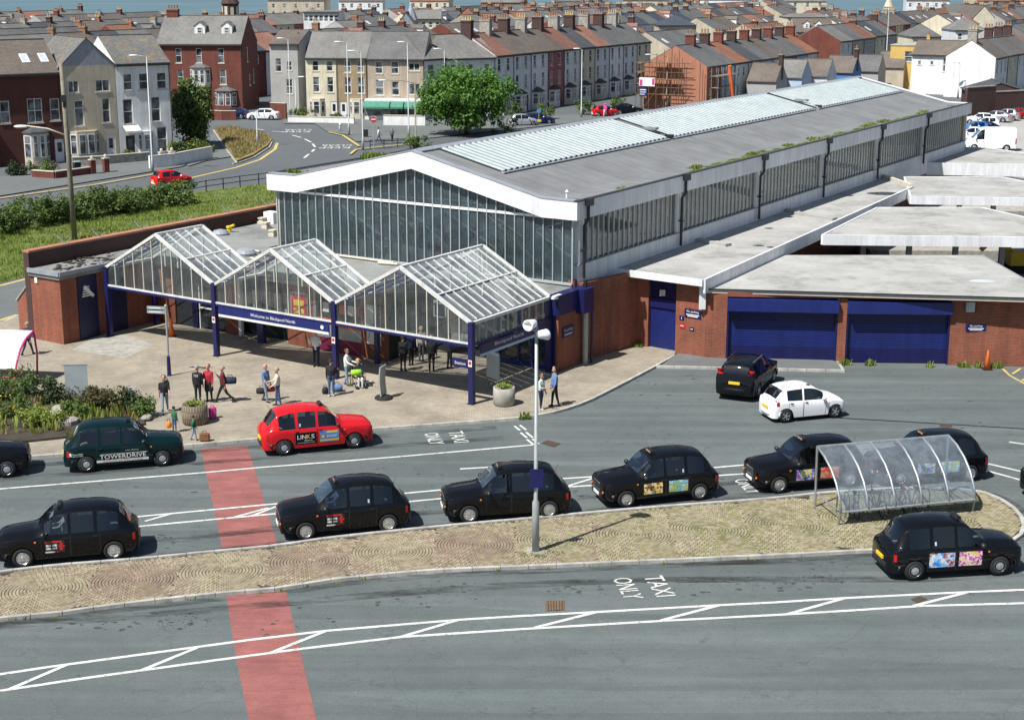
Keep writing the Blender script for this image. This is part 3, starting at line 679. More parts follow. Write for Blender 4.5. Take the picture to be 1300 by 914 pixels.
B(-26.0,-11.76,3.2,-25.8,-11.7,3.5,'floodlight',MT['paper'],ent)
# front wall line with openings, left to right
def wl(x0,x1,z0,z1,name,mat,y=-5.2,d=.2): return B(x0,y,z0,x1,y+d,z1,name,MT[mat],ent)
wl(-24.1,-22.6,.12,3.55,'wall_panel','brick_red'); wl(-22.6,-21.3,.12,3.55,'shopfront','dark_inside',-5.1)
wl(-21.3,-20.9,.12,3.55,'wall_panel','blue_dark')
for x in (-20.75,-19.75): wl(x,x+.9,.2,2.5,'pane','pane_dark',-5.1,.04); wl(x-.06,x,.12,2.6,'door_frame','frame_white',-5.16,.12); wl(x,x+.9,1.25,1.33,'door_rail','frame_white',-5.14,.06)
wl(-20.9,-18.85,2.5,3.55,'wall_panel','dark_inside'); wl(-18.85,-17.9,.12,3.55,'wall_panel','brick_red'); wl(-17.9,-17.7,.12,3.55,'door_frame','frame_white')
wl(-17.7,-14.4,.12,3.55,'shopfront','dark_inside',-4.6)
for i in range(4): wl(-17.3+i*.75,-16.8+i*.75,1.5,2.6,'shop_display','mullion',-4.66,.05)
wl(-14.4,-12.6,.12,3.55,'wall_panel','brick_red')
wl(-14.1,-12.9,1.1,3.0,'poster_frame','galv',-5.28,.08); wl(-14.0,-13.0,1.2,2.9,'poster','red_paint',-5.3,.03)
pt = MB(); pt.box(-13.85,-5.31,2.3,-13.15,-5.301,2.6); pt.box(-13.85,-5.31,1.9,-13.15,-5.301,2.15); pt.build('poster_print', MT['yellow_plastic'], ent)
pt = MB(); pt.box(-13.9,-5.31,1.35,-13.1,-5.301,1.75); pt.build('poster_print', MT['orange'], ent)
wl(-12.6,-12.45,.12,3.55,'door_frame','galv')
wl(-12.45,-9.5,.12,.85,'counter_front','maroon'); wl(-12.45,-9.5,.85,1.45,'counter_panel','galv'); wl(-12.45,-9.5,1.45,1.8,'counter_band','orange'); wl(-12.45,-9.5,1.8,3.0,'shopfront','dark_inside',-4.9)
for i,(c) in enumerate(('paper','blue_bright','orange','paper','poster_red')): wl(-12.2+i*.55,-11.8+i*.55,2.1,2.6,'menu_card',c,-4.95,.04)
wl(-9.5,-7.9,.12,3.55,'wall_panel','brick_red'); wl(-9.1,-8.2,.9,2.9,'map_poster','paper',-5.27,.06)
mp_ = MB(); mp_.bar((-9.0,-5.28,1.2),(-8.35,-5.28,2.6),.03,.04); mp_.bar((-8.4,-5.28,1.1),(-8.9,-5.28,2.2),.03,.04); mp_.build('map_print', MT['render_blue'], ent)
B(-8.1,-5.0,.12,-7.9,-2.2,3.55,'wall_panel',MT['dark_inside'],ent)
B(-7.9,-2.2,3.0,.2,-2.0,3.55,'lintel',MT['blue_paint'],ent)
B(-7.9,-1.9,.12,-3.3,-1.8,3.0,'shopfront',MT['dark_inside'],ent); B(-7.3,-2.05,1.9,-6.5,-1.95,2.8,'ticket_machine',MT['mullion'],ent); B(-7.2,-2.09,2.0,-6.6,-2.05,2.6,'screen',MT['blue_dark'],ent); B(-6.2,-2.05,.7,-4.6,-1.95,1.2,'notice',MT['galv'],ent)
for x in (-3.3,-2.1,-1.3,-.5):
    B(x,-2.2,.12,x+.12,-2.04,3.0,'door_post',MT['blue_bright'],ent)
    if x < -.4:
        x1 = x+ (1.2 if x < -3 else .8)
        B(x+.12,-2.13,.35,x1,-2.09,1.55,'pane',MT['pane_dark'],ent); B(x+.12,-2.13,1.7,x1,-2.09,2.9,'pane',MT['glass_canopy'],ent)
        B(x+.12,-2.18,.12,x1,-2.06,.35,'door_rail',MT['blue_bright'],ent); B(x+.12,-2.18,1.55,x1,-2.06,1.7,'door_rail',MT['blue_bright'],ent)
        B(x+.25,-2.15,1.85,x+.42,-2.135,2.1,'sticker',MT['sign_green'],ent); B(x+.25,-2.15,1.7,x+.42,-2.135,1.84,'sticker',MT['paper'],ent)
B(-3.3,-1.2,.12,-.4,-1.1,3.0,'inner_wall',MT['beige_panel'],ent)
B(-.42,-2.3,.12,.15,-2.02,3.0,'door_pier',MT['blue_paint'],ent)
B(-.1,-2.25,.12,.3,0.02,2.95,'side_wall',MT['brick_red'],ent)
B(-.15,-2.42,2.95,.42,.3,3.93,'blue_fascia',MT['blue_paint'],ent); B(.1,-.6,2.75,.75,.35,3.95,'gutter_box',MT['blue_paint'],ent)
MB().tube([(.55,-.1,.1),(.55,-.1,2.8)], .14, 12).build('downpipe', MT['lamp_grey'], ent)
MB().tube([(.72,.22,.1),(.72,.22,2.8)], .06, 8).build('downpipe', MT['blue_dark'], ent)
MB().tube([(.4,.1,3.98),(.4,.1,4.3)], .1, 8).build('gutter_outlet', MT['black_metal'], ent)
sg = MB(); sg.box(.3,-1.9,1.75,.36,-.9,2.25,0)
add_text(sg,'No parking',.75,.16,lambda x,y:(.365,-1.4+x,2.08+y),1); sg.box(.36,-1.75,1.85,.364,-1.05,1.9,1); sg.build('wall_sign', [MT['blue_paint'],MT['paper']], ent)
# roof plant
def cowl(x,y,s=1.,m='paper'): 
    b = MB(); b.box(x-.4*s,y-.4*s,3.9,x+.4*s,y+.4*s,4.05); b.box(x-.28*s,y-.28*s,4.05,x+.28*s,y+.28*s,4.2); b.box(x-.36*s,y-.36*s,4.2,x+.36*s,y+.36*s,4.28); b.build('roof_vent', MT[m], ent)
for q in ((425,338),(333,284),(342,282),(338,290),(347,300)): v = LS(P(*q,3.9)); cowl(v.x, v.y, .55, 'stone_trim')
v = LS(P(341,284,3.9)); B(v.x-.4,v.y,3.9,v.x+.4,v.y+.6,4.6,'air_unit',MT['paper'],ent)
v = LS(P(312,324,3.9)); MB().lathe([(.55,3.9),(.58,4.05),(.45,4.22),(.15,4.3)],14,0,(v.x,v.y,0)).build('dome_rooflight', MT['lead'], ent)
v = LS(P(280,298,3.9)); MB().lathe([(.5,3.9),(.52,4.0),(.4,4.15),(.12,4.22)],14,0,(v.x,v.y,0)).build('dome_rooflight', MT['lead'], ent)
v = LS(P(291,295,3.9)); yb = MB(); yb.lathe([(.15,3.9),(.13,4.15),(.18,4.18),(.17,4.28)],10,0,(v.x,v.y,0)); yb.tube([(v.x,v.y,4.2),(v.x+.35,v.y+.1,4.35)],.08,8); yb.build('roof_cowl', MT['yellow_plastic'], ent)
for a, b in (((395,322),(500,336)),((310,318),(330,322)),((480,336),(505,338)),((318,330),(345,336))): 
    p, q = LS(P(*a,3.9)), LS(P(*b,3.9)); MB().tube([(p.x,p.y,4.0),(q.x,q.y,4.0)],.07,6).build('roof_pipe', MT['stone_trim'], ent)
dbm = MB()
for i in range(160):
    v = LS(P(random.uniform(70,165),random.uniform(322,345),3.9)); s = random.uniform(.03,.12)
    if -26.3 < v.x < -24.1: dbm.box(v.x-s,v.y-s,3.9,v.x+s,v.y+s,3.9+s*.6)
tag(dbm.build('roof_debris', MT['soil'], ent, uv=False), kind='stuff')
# brick buttress left of the block
bt = MB(); bt.add([(-28.6,-10.9,0),(-26.7,-11.5,0),(-26.7,-10.9,0),(-28.6,-10.3,0),(-26.7,-11.5,3.0),(-26.7,-10.9,3.0),(-28.6,-10.9,1.7),(-28.6,-10.3,1.7)],[(0,1,4,6),(1,2,5,4),(2,3,7,5),(3,0,6,7),(6,4,5,7)]); bt.build('buttress', MT['brick_red'], ent)
MB().bar((-28.6,-10.6,1.78),(-26.7,-11.2,3.08),.7,.1).build('buttress_coping', MT['stone_grey'], ent)
# ---------------- retaining wall
rw = sthing('boundary_wall', 'long tall red brick wall with orange coping below the grass bank', 'wall')
B(-26.95,-11.6,0,-26.55,32,4.7,'wall_face',MT['brick_dark'],rw)
copm = MB().box(-.26,0,0,.26,.88,.11).mesh('coping_brick', MT['brick_new'])
for i in range(48): link('coping_stone', copm, rw, (-26.75,-11.62+i*.9,4.7))
for y in (-9,-6.6,-3.5,0,3.5,7,10.5,14): MB().bar((-26.75,y,4.8),(-27.15,y-.15,5.25),.05,.04).bar((-26.75,y,4.8),(-26.35,y+.1,5.1),.05,.04).build('bracket', MT['galv'], rw)
# ---------------- glazed canopies
def canopy(label, x0, x1, y0, y1, nf, nd, sign=None, right_glass=False):
    t = sthing('glazed_canopy', label, 'canopy', 'pitched glass canopies over the station entrance')
    xm = (x0+x1)/2; zb, ze, zrg = 2.88, 3.85, 5.95; C = MT['canopy_frame']
    def zf(x): return ze+(zrg-ze)*(1-abs(x-xm)/(xm-x0))
    # front glazing
    for i in range(nf+1):
        x = x0+(x1-x0)*i/nf; B(x-.018,y0-.04,zb,x+.018,y0+.03,zf(x)-.02,'glazing_bar',MT['mullion_pale'],t)
    for i in range(nf):
        xa, xb = x0+(x1-x0)*i/nf+.025, x0+(x1-x0)*(i+1)/nf-.025
        poly = [(xa,y0,zb+.05),(xb,y0,zb+.05),(xb,y0,zf(xb)-.03)]+([(xm,y0,zrg-.03)] if xa < xm-.05 and xb > xm+.05 else [])+[(xa,y0,zf(xa)-.03)]
        MB().add(poly,[tuple(range(len(poly)))]).build('pane', MT['glass_canopy'], t)
    B(x0,y0-.07,zb-.02,x1,y0+.07,zb+.06,'bottom_rail',C,t); B(x0,y0-.09,zb-.14,x1,y0+.09,zb-.02,'blue_rail',MT['blue_paint'],t)
    for y in (y0,y1):
        for xe in (x0,x1): MB().bar((xe,y,ze),(xm,y,zrg),.16,.14).build('verge', C, t)
    MB().bar((xm,y0,zrg+.02),(xm,y1,zrg+.02),.16,.1).build('ridge_bar', C, t)
    for xe in (x0,x1):
        MB().bar((xe,y0,ze-.05),(xe,y1,ze-.05),.16,.14).build('eaves_beam', C, t)
        sgn = 1 if xe == x1 else -1; up = Vector((sgn*(zrg-ze),0,abs(xe-xm))).normalized()
        L_ = lambda f, y, h=0.: tuple(Vector((xm+(xe-xm)*f, y, zrg+(ze-zrg)*f))+up*h)
        for k in range(1,nd):
            y = y0+(y1-y0)*k/nd; MB().bar(L_(.02,y,.03),L_(.98,y,.03),.035,.05).build('glazing_bar', C, t)
        MB().bar(L_(.52,y0+.05,.05),L_(.52,y1-.05,.05),.07,.06,up=up).build('purlin', C, t)
        for k in range(nd):
            ya, yb = y0+(y1-y0)*k/nd+.03, y0+(y1-y0)*(k+1)/nd-.03
            for fa, fb in ((.02,.5),(.54,.98)):
                MB().add([L_(fa,ya),L_(fb,ya),L_(fb,yb),L_(fa,yb)],[(0,1,2,3)]).build('pane', MT['glass_roof'], t)
        for y in ([y0+.5] if y1-y0 < 4 else [y0+.5,(y0+y1)/2-1,(y0+y1)/2+1.2]):     # blue trusses under the glass
            MB().bar(L_(.0,y,-.35),L_(.98,y,-.12),.1,.12).build('truss_rafter', MT['blue_paint'], t)
            m = MB()
            for j in range(5): m.bar(L_(.1+.18*j,y,-.3),L_(.19+.18*j,y,-.02),.05,.05)
            m.build('truss_web', MT['blue_paint'], t)
    for i in range(1,8):      # back gable bars
        x = x0+(x1-x0)*i/8; B(x-.04,y1-.04,zb+.6,x+.04,y1+.04,zf(x),'back_bar',C,t)
    for i in range(8):
        xa, xb = x0+(x1-x0)*i/8, x0+(x1-x0)*(i+1)/8; MB().add([(xa,y1,zb+.6),(xb,y1,zb+.6),(xb,y1,zf(xb)),(xa,y1,zf(xa))],[(0,1,2,3)]).build('back_pane', MT['glass_canopy'], t)
    for y in (y1,): 
        for xe in (x0,x1): B(xe-.11,y-.11,.12,xe+.11,y+.11,ze,'inner_post',MT['blue_paint'],t)
    if sign:
        B(x0+.3,y0-.16,zb-.5,x1-.15,y0-.09,zb-.14,'sign_board',MT['blue_bright'],t); B(x0+.3,y0-.17,zb-.62,x1-.15,y0-.09,zb-.505,'sign_stripe',MT['paper'],t)
        m = MB(); add_text(m, sign, 2.9, .2, lambda x,y:(xm+.1+x,y0-.165,zb-.3+y)); m.build('sign_lettering', MT['paper'], t)
        MB().lathe([(.1,-.01),(.1,0)],12,0,(x1-.55,y0-.165,zb-.3),'y').build('sign_roundel', MT['paper'], t)
    if right_glass:
        for k in range(nd+1): y = y0+(y1-y0)*k/nd; B(x1-.03,y-.025,zb,x1+.05,y+.025,ze-.1,'glazing_bar',MT['lamp_grey'],t)
        for k in range(nd): ya, yb = y0+(y1-y0)*k/nd, y0+(y1-y0)*(k+1)/nd; MB().add([(x1+.01,ya+.03,zb),(x1+.01,yb-.03,zb),(x1+.01,yb-.03,ze-.12),(x1+.01,ya+.03,ze-.12)],[(0,1,2,3)]).build('pane', MT['glass_canopy'], t)
        B(x1-.08,y0+.1,zb-.12,x1+.08,y1,zb,'blue_rail',MT['blue_paint'],t)
        B(x1+.09,y0+.6,zb-.55,x1+.16,y1-.6,zb-.14,'sign_board',MT['blue_paint'],t); B(x1+.09,y0+.6,zb-.68,x1+.17,y1-.6,zb-.555,'sign_stripe',MT['render_blue'],t)
        m = MB(); add_text(m, right_glass, 2.4, .2, lambda x,y:(x1+.165,(y0+y1)/2-.4+x,zb-.33+y)); m.build('sign_lettering', MT['paper'], t)
        m = MB(); m.box(x1-1.0,y0-.05,1.75,x1-.1,y0+.02,2.15); m.build('side_board', MT['blue_paint'], t)
        m = MB(); add_text(m,'Station',.6,.14,lambda x,y:(x1-.55+x,y0-.055,1.95+y)); m.build('side_lettering', MT['paper'], t)
        m = MB(); m.box(x1+.3,y1-.2,ze-.05,x1+.5,y1+.35,ze+.12); m.tube([(x1,y1,ze-.1),(x1+.4,y1,ze-.05)],.04,6); m.box(x1+.32,y1-.32,ze-.02,x1+.48,y1-.2,ze+.1); m.build('security_camera', MT['white_paint'], t)
    return t
CX4 = [-23.55,-15.75,-7.95,-.05]
canopy('glass pitched canopy beside the brick end block, short from front to back', CX4[0],CX4[1]-.1,-9.05,-5.75,11,5)
canopy('middle glass pitched canopy carrying the blue welcome sign', CX4[1]+.1,CX4[2]-.1,-9.05,-5.75,11,5,'Welcome to Blackpool North')
canopy('deep glass pitched canopy over the blue doors, next to the lamp column', CX4[2]+.1,CX4[3]-.05,-9.05,-2.45,13,11,None,'Blackpool North')
for i, x in enumerate(CX4):
    p = SL(x,-9.05,0.12); c = thing('canopy_post', ['square blue post at the outer end of the canopies by the brick block','square blue post between the short canopy and the welcome sign','square blue post between the welcome sign and the deep canopy','square blue corner post beside the concrete planter'][i], 'post', p, -AZ)
    MB().box(-.12,-.12,0,.12,.12,3.78).build('shaft', MT['blue_paint'], c); MB().box(-.16,-.16,0,.16,.16,.04).build('base_plate', MT['blue_dark'], c)
    if i: 
        MB().box(-.1,-.135,1.75,.1,-.121,2.05).build('notice', MT['paper'], c); MB().box(-.07,-.14,1.85,.07,-.136,2.0).build('notice_symbol', MT['red_paint'], c)
# ---------------- goods doors block and shuttered block (right)
gb = thing('goods_block', 'red brick block with tall blue roller door and white edged flat roof', 'station building')
p0, p1, p2 = SL(.9,4.6), P(894,456), P(921,458); 
def wallseg(a, b, z0, z1, th, name, mat, par, off=0.):
    a, b = Vector((a.x,a.y,0)), Vector((b.x,b.y,0)); d = (b-a).normalized(); n = Vector((-d.y,d.x,0))
    m = MB(); q = [a+n*off, b+n*off, b+n*(th+off), a+n*(th+off)]; m.prism([(v.x,v.y) for v in q], z0, z1); return m.build(name, MT[mat], par)
dA, dB = p0.lerp(p1,.16), p0.lerp(p1,.57)
wallseg(SL(.12,.3),SL(.9,4.6),0,4.05,.3,'wall_panel','brick_red',gb)
wallseg(p0,dA,0,4.0,.3,'wall_panel','brick_red',gb); wallseg(dB,p1,0,4.0,.3,'wall_panel','brick_red',gb); wallseg(p1,p2,0,3.45,.3,'wall_panel','brick_red',gb)
wallseg(dA,dB,2.25,2.75,.1,'door_panel','blue_paint',gb,.12)
def slats(a, b, z0, z1, n, mat, par, off, name='shutter_slat'):
    for i in range(n):
        za, zb_ = z0+(z1-z0)*i/n, z0+(z1-z0)*(i+1)/n; wallseg(a,b,za+.012,zb_-.004,.05,name,mat,par,off+.02*0)
wallseg(dA,dB,.12,4.0,.05,'door_backing','blue_dark',gb,.26)
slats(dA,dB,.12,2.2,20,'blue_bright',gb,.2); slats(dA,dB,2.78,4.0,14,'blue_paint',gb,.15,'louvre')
dm = dA.lerp(dB,.5); MB().box(-.14,-.2,2.95,.14,.02,3.25).build('bulkhead_light', MT['stone_trim'], gb).location = (dm.x,dm.y+.1,0)
zst = 4.12
stp = [SL(-.5,4.0,zst), P(893,357,zst), P(1157,238.5,zst), SL(-1.2,46,zst)]
MB().prism([(v.x,v.y) for v in stp], 3.98, zst).build('roof', MT['roof_concrete'], gb)
def fascia(a, b, z0, z1, par, th=.12, mat='white_paint', name='fascia'): return wallseg(a, b, z0, z1, -th, name, mat, par)
fascia(stp[0],stp[1],3.86,4.2,gb); fascia(stp[1],stp[2],3.5,4.22,gb); 
MB().box(-.2,-.1,2.6,.12,.05,3.86).build('rainwater_panel', MT['white_paint'], gb).location = (p1.x-.15,p1.y-.05,0)
a, b = stp[3], stp[2]; MB().bar((a.x,a.y,4.25),(b.x,b.y,4.25),.3,.25).build('parapet', MT['stone_trim'], gb)
q0, q1 = P(925,313,zst), P(860,300,zst); MB().bar((q0.x,q0.y,4.2),(q1.x-1.2,q1.y+.8,4.2),.5,.16).build('roof_upstand', MT['roof_concrete'], gb)
q0, q1 = P(1000,292,zst), P(1040,276,zst)
for a_, b_ in (((1010,272),(1060,280)),((990,266),(1012,271))): u, v_ = P(*a_,zst), P(*b_,zst); MB().bar((u.x,u.y,4.2),(v_.x,v_.y,4.2),.45,.16).build('roof_upstand', MT['roof_concrete'], gb)
pd = MB()
for q, s in (((1122,246),(1.1,.35)),((963,312),(.3,.1)),((978,314),(.2,.1)),((976,290),(.25,.1))): c = P(*q,zst); pd.sheet([(c.x+s[0]*cos(a*.5236)*(1+.2*hsh(a)), c.y+s[1]*2*sin(a*.5236)*(1+.3*hsh(a,3))) for a in range(12)], zst+.006)
M('puddle', (.06,.065,.065), .15, var=.2); pd.build('puddle', MT['puddle'], gb, uv=False)
pn = p1-p0; 
def wsign(par, c, d, w, h, lines, mat='blue_paint', z=1.8, name='wall_sign'):
    d = Vector((d.x,d.y,0)).normalized(); n = Vector((d.y,-d.x,0)); m = MB()
    f = lambda x,y,o: tuple(Vector((c.x,c.y,z))+d*x+n*o+Vector((0,0,y)))
    m.add([f(-w/2,-h/2,.03),f(w/2,-h/2,.03),f(w/2,h/2,.03),f(-w/2,h/2,.03)],[(0,1,2,3)],0)
    m.add([f(-w/2,-h/2,.0),f(w/2,-h/2,.0),f(w/2,h/2,.0),f(-w/2,h/2,.0)],[(3,2,1,0)],0)
    for txt, yy, ww, hh in lines:
        if txt: add_text(m, txt, ww, hh, lambda x,y: f(x,yy+y,.034), 1)
        else: m.add([f(-ww/2,yy-hh/2,.034),f(ww/2,yy-hh/2,.034),f(ww/2,yy+hh/2,.034),f(-ww/2,yy+hh/2,.034)],[(0,1,2,3)],1)
    return m.build(name, [MT[mat],MT['paper']], par)
wsign(gb, p0.lerp(p1,.82), pn, .95, .45, [('No parking',.09,.7,.15),('',-.06,.75,.05),('',-.14,.6,.05)], z=2.25)
wsign(gb, p0.lerp(p1,.66), pn, .26, .22, [('i',0,.04,.12)], z=1.95); wsign(gb, p0.lerp(p1,.67), pn, .34, .24, [('',0,.2,.04)], 'red_paint', 1.55); wsign(gb, p0.lerp(p1,.81), pn, .24, .18, [('',0,.14,.04)], z=1.45)

sb = thing('shutter_block', 'low red brick block with two wide blue roller shutters and pale flat roof', 'station building')
s1a, s1b, s2a, s2b, se = P(921,458.2), P(1061,461.5), P(1072,462), P(1203,463.5), P(1345,467)
def frm(a,b,t): return a.lerp(b,t)
wallseg(s1b,s2a,0,3.3,.3,'wall_panel','brick_red',sb); wallseg(s2b,se,0,3.3,.3,'wall_panel','brick_red',sb)
for a, b in ((s1a,s1b),(s2a,s2b)):
    wallseg(a,b,.02,3.3,.1,'shutter_backing','blue_dark',sb,.32)
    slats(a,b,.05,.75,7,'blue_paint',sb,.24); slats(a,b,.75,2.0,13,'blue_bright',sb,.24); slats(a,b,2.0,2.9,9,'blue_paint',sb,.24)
    wallseg(a,b,2.62,3.22,.45,'shutter_hood','blue_bright',sb,-.28)
    for c_, e_ in ((a,frm(a,b,.018)),(frm(a,b,.982),b)): wallseg(c_,e_,.0,2.62,.2,'guide_rail','blue_paint',sb,.05)
wallseg(s1a,se,3.3,3.5,.35,'lintel','brick_red',sb)
zA = 3.62; A_ = [P(893,367,zA), P(1345,380,zA), P(1246,324,zA), P(985,324,zA)]
MB().prism([(v.x,v.y) for v in A_], zA-.12, zA).build('roof', MT['roof_concrete'], sb)
fascia(A_[0],A_[1],3.44,3.66,sb,.08,'stone_trim'); fascia(Vector((A_[0].x,A_[0].y-.09,0)),Vector((A_[1].x,A_[1].y-.09,0)),3.6,3.68,sb,.05,'gutter','gutter')
fascia(A_[1],A_[2],3.3,3.64,sb,.08,'lead'); wallseg(P(990,326),A_[2]*1,0,3.4,.2,'rear_wall','brick_red',sb) if False else None
pm = MB(); c = P(1247,357,zA); pm.sheet([(c.x+.7*cos(a*.5236), c.y+.35*sin(a*.5236)) for a in range(12)], zA+.006); pm.build('puddle', MT['render_blue'], sb, uv=False)
bx_ = frm(s2b,se,.16); MB().box(-.22,-.16,2.75,.22,.0,3.25).build('junction_box', MT['galv'], sb).location = (bx_.x,bx_.y,0); MB().tube([(.25,-.08,3.4),(.25,-.08,2.7)],.04,6).build('conduit', MT['black_metal'], sb).location = (bx_.x,bx_.y,0)
wsign(sb, frm(s2b,se,.23), s2b-s2a, 1.0, .36, [('No parking',.07,.6,.13),('',-.05,.75,.045),('',-.12,.6,.04)], z=1.95)
# ---------------- platform canopies
def pcan(label, pts, z, fh, post=True, inset=.8):
    t = thing('platform_canopy', label, 'canopy', group='concrete canopies over the platforms')
    q = [P(x,y,z) for x,y in pts]
    MB().prism([(v.x,v.y) for v in q], z-.16, z).build('roof', MT['roof_concrete'], t)
    fascia(q[0],q[1],z-fh,z+.05,t); fascia(q[3],q[0],z-fh,z+.04,t); fascia(q[1],q[2],z-fh*.7,z+.03,t); fascia(q[2],q[3],z-fh*.7,z+.03,t)
    if post:
        for k in range(5):
            f = (k+.5)/5; a = q[0].lerp(q[1],f); b = q[3].lerp(q[2],f); c = a.lerp(b,.3)
            B(c.x-.15,c.y-.15,0,c.x+.15,c.y+.15,z-.15,'post',MT['lead'],t)
    return t
pcan('concrete platform canopy directly behind the shuttered brick block', [(1045,299),(1420,303),(1246,264),(1115,264)], 4.1, .55)
pcan('concrete platform canopy with dark puddles on its roof', [(1157,250),(1420,254),(1270,225),(1149,225)], 4.1, .5)
pcan('farthest concrete platform canopy beside the parked van', [(1166,207),(1420,211),(1252,188),(1196,187)], 4.1, .95)
# tracks, platforms
struct(MB().sheet([(v.x,v.y) for v in (P(925,457)+Vector((0,1,0)), P(1345,466)+Vector((0,1,0)), Vector((90,80,0)), Vector((70,150,0)), SL(1,70), SL(1,8))], .006).build('track_bed', MT['soil']))
for a, b, wdt in (((20,88),(75,86),5),((24,101),(80,100),5),((30,118),(90,117),5)):
    struct(MB().bar((*a,.45),(*b,.45),wdt,.9).build('platform', MT['concrete']))
dg = thing('track_machine', 'small yellow rail machine with folded arm under the platform canopy', 'rail machine', (32.,91.5,0.9))
MB().box(-1.2,-.7,.4,1.0,.7,1.3).box(.1,-.65,1.3,1.0,.65,2.2).build('body', MT['yellow_plastic'], dg); MB().bar((-1,0,1.2),(-2.0,0,2.3),.25,.3).bar((-2,0,2.3),(-2.9,0,1.3),.22,.25).build('arm', MT['yellow_plastic'], dg); MB().box(-1.4,-.9,0,1.2,-.5,.45).box(-1.4,.5,0,1.2,.9,.45).build('tracks', MT['rubber'], dg); MB().box(.2,-.67,1.4,.9,.67,2.05).build('cab_window', MT['car_glass'], dg)
# white condenser boxes on the hall side
v = P(1194,191,4.12)
for i in range(5):
    u = P(1181+i*5.2,193-i*2.1,4.12); c = thing('condenser_unit', 'small white condenser box in the row beside the hall glazing', 'air unit', (u.x,u.y,3.95), -AZ, 'condenser boxes on the platform roof')
    MB().box(-.22,-.3,.05,.22,.3,.95).build('casing', MT['white_paint'], c); MB().lathe([(.2,0),(.2,.02)],12,0,(0,-.3,.55),'y').build('fan_grille', MT['black_metal'], c); MB().box(-.2,-.28,0,.2,.28,.05).build('foot', MT['galv'], c)
# ============================================================ VEHICLES
def lerpkeys(keys, x):
    # keys: sorted by x (front to back descending); smooth (pchip-like) interpolation of every column
    n = len(keys)
    if x >= keys[0][0]: return keys[0][1:]
    if x <= keys[-1][0]: return keys[-1][1:]
    for i in range(n-1):
        a, b = keys[i], keys[i+1]
        if b[0] <= x <= a[0]:
            t = (a[0]-x)/(a[0]-b[0]); out = []
            for k in range(1, len(a)):
                h = b[0]-a[0]; d = (b[k]-a[k])/h
                def sl(j):
                    if j <= 0 or j >= n-1: return d
                    d0 = (keys[j][k]-keys[j-1][k])/(keys[j][0]-keys[j-1][0]); d1 = (keys[j+1][k]-keys[j][k])/(keys[j+1][0]-keys[j][0])
                    return 0 if d0*d1 <= 0 else 2*d0*d1/(d0+d1)
                m0, m1 = sl(i)*h, sl(i+1)*h
                out.append((2*t**3-3*t*t+1)*a[k]+(t**3-2*t*t+t)*m0+(-2*t**3+3*t*t)*b[k]+(t**3-t*t)*m1)
            return out
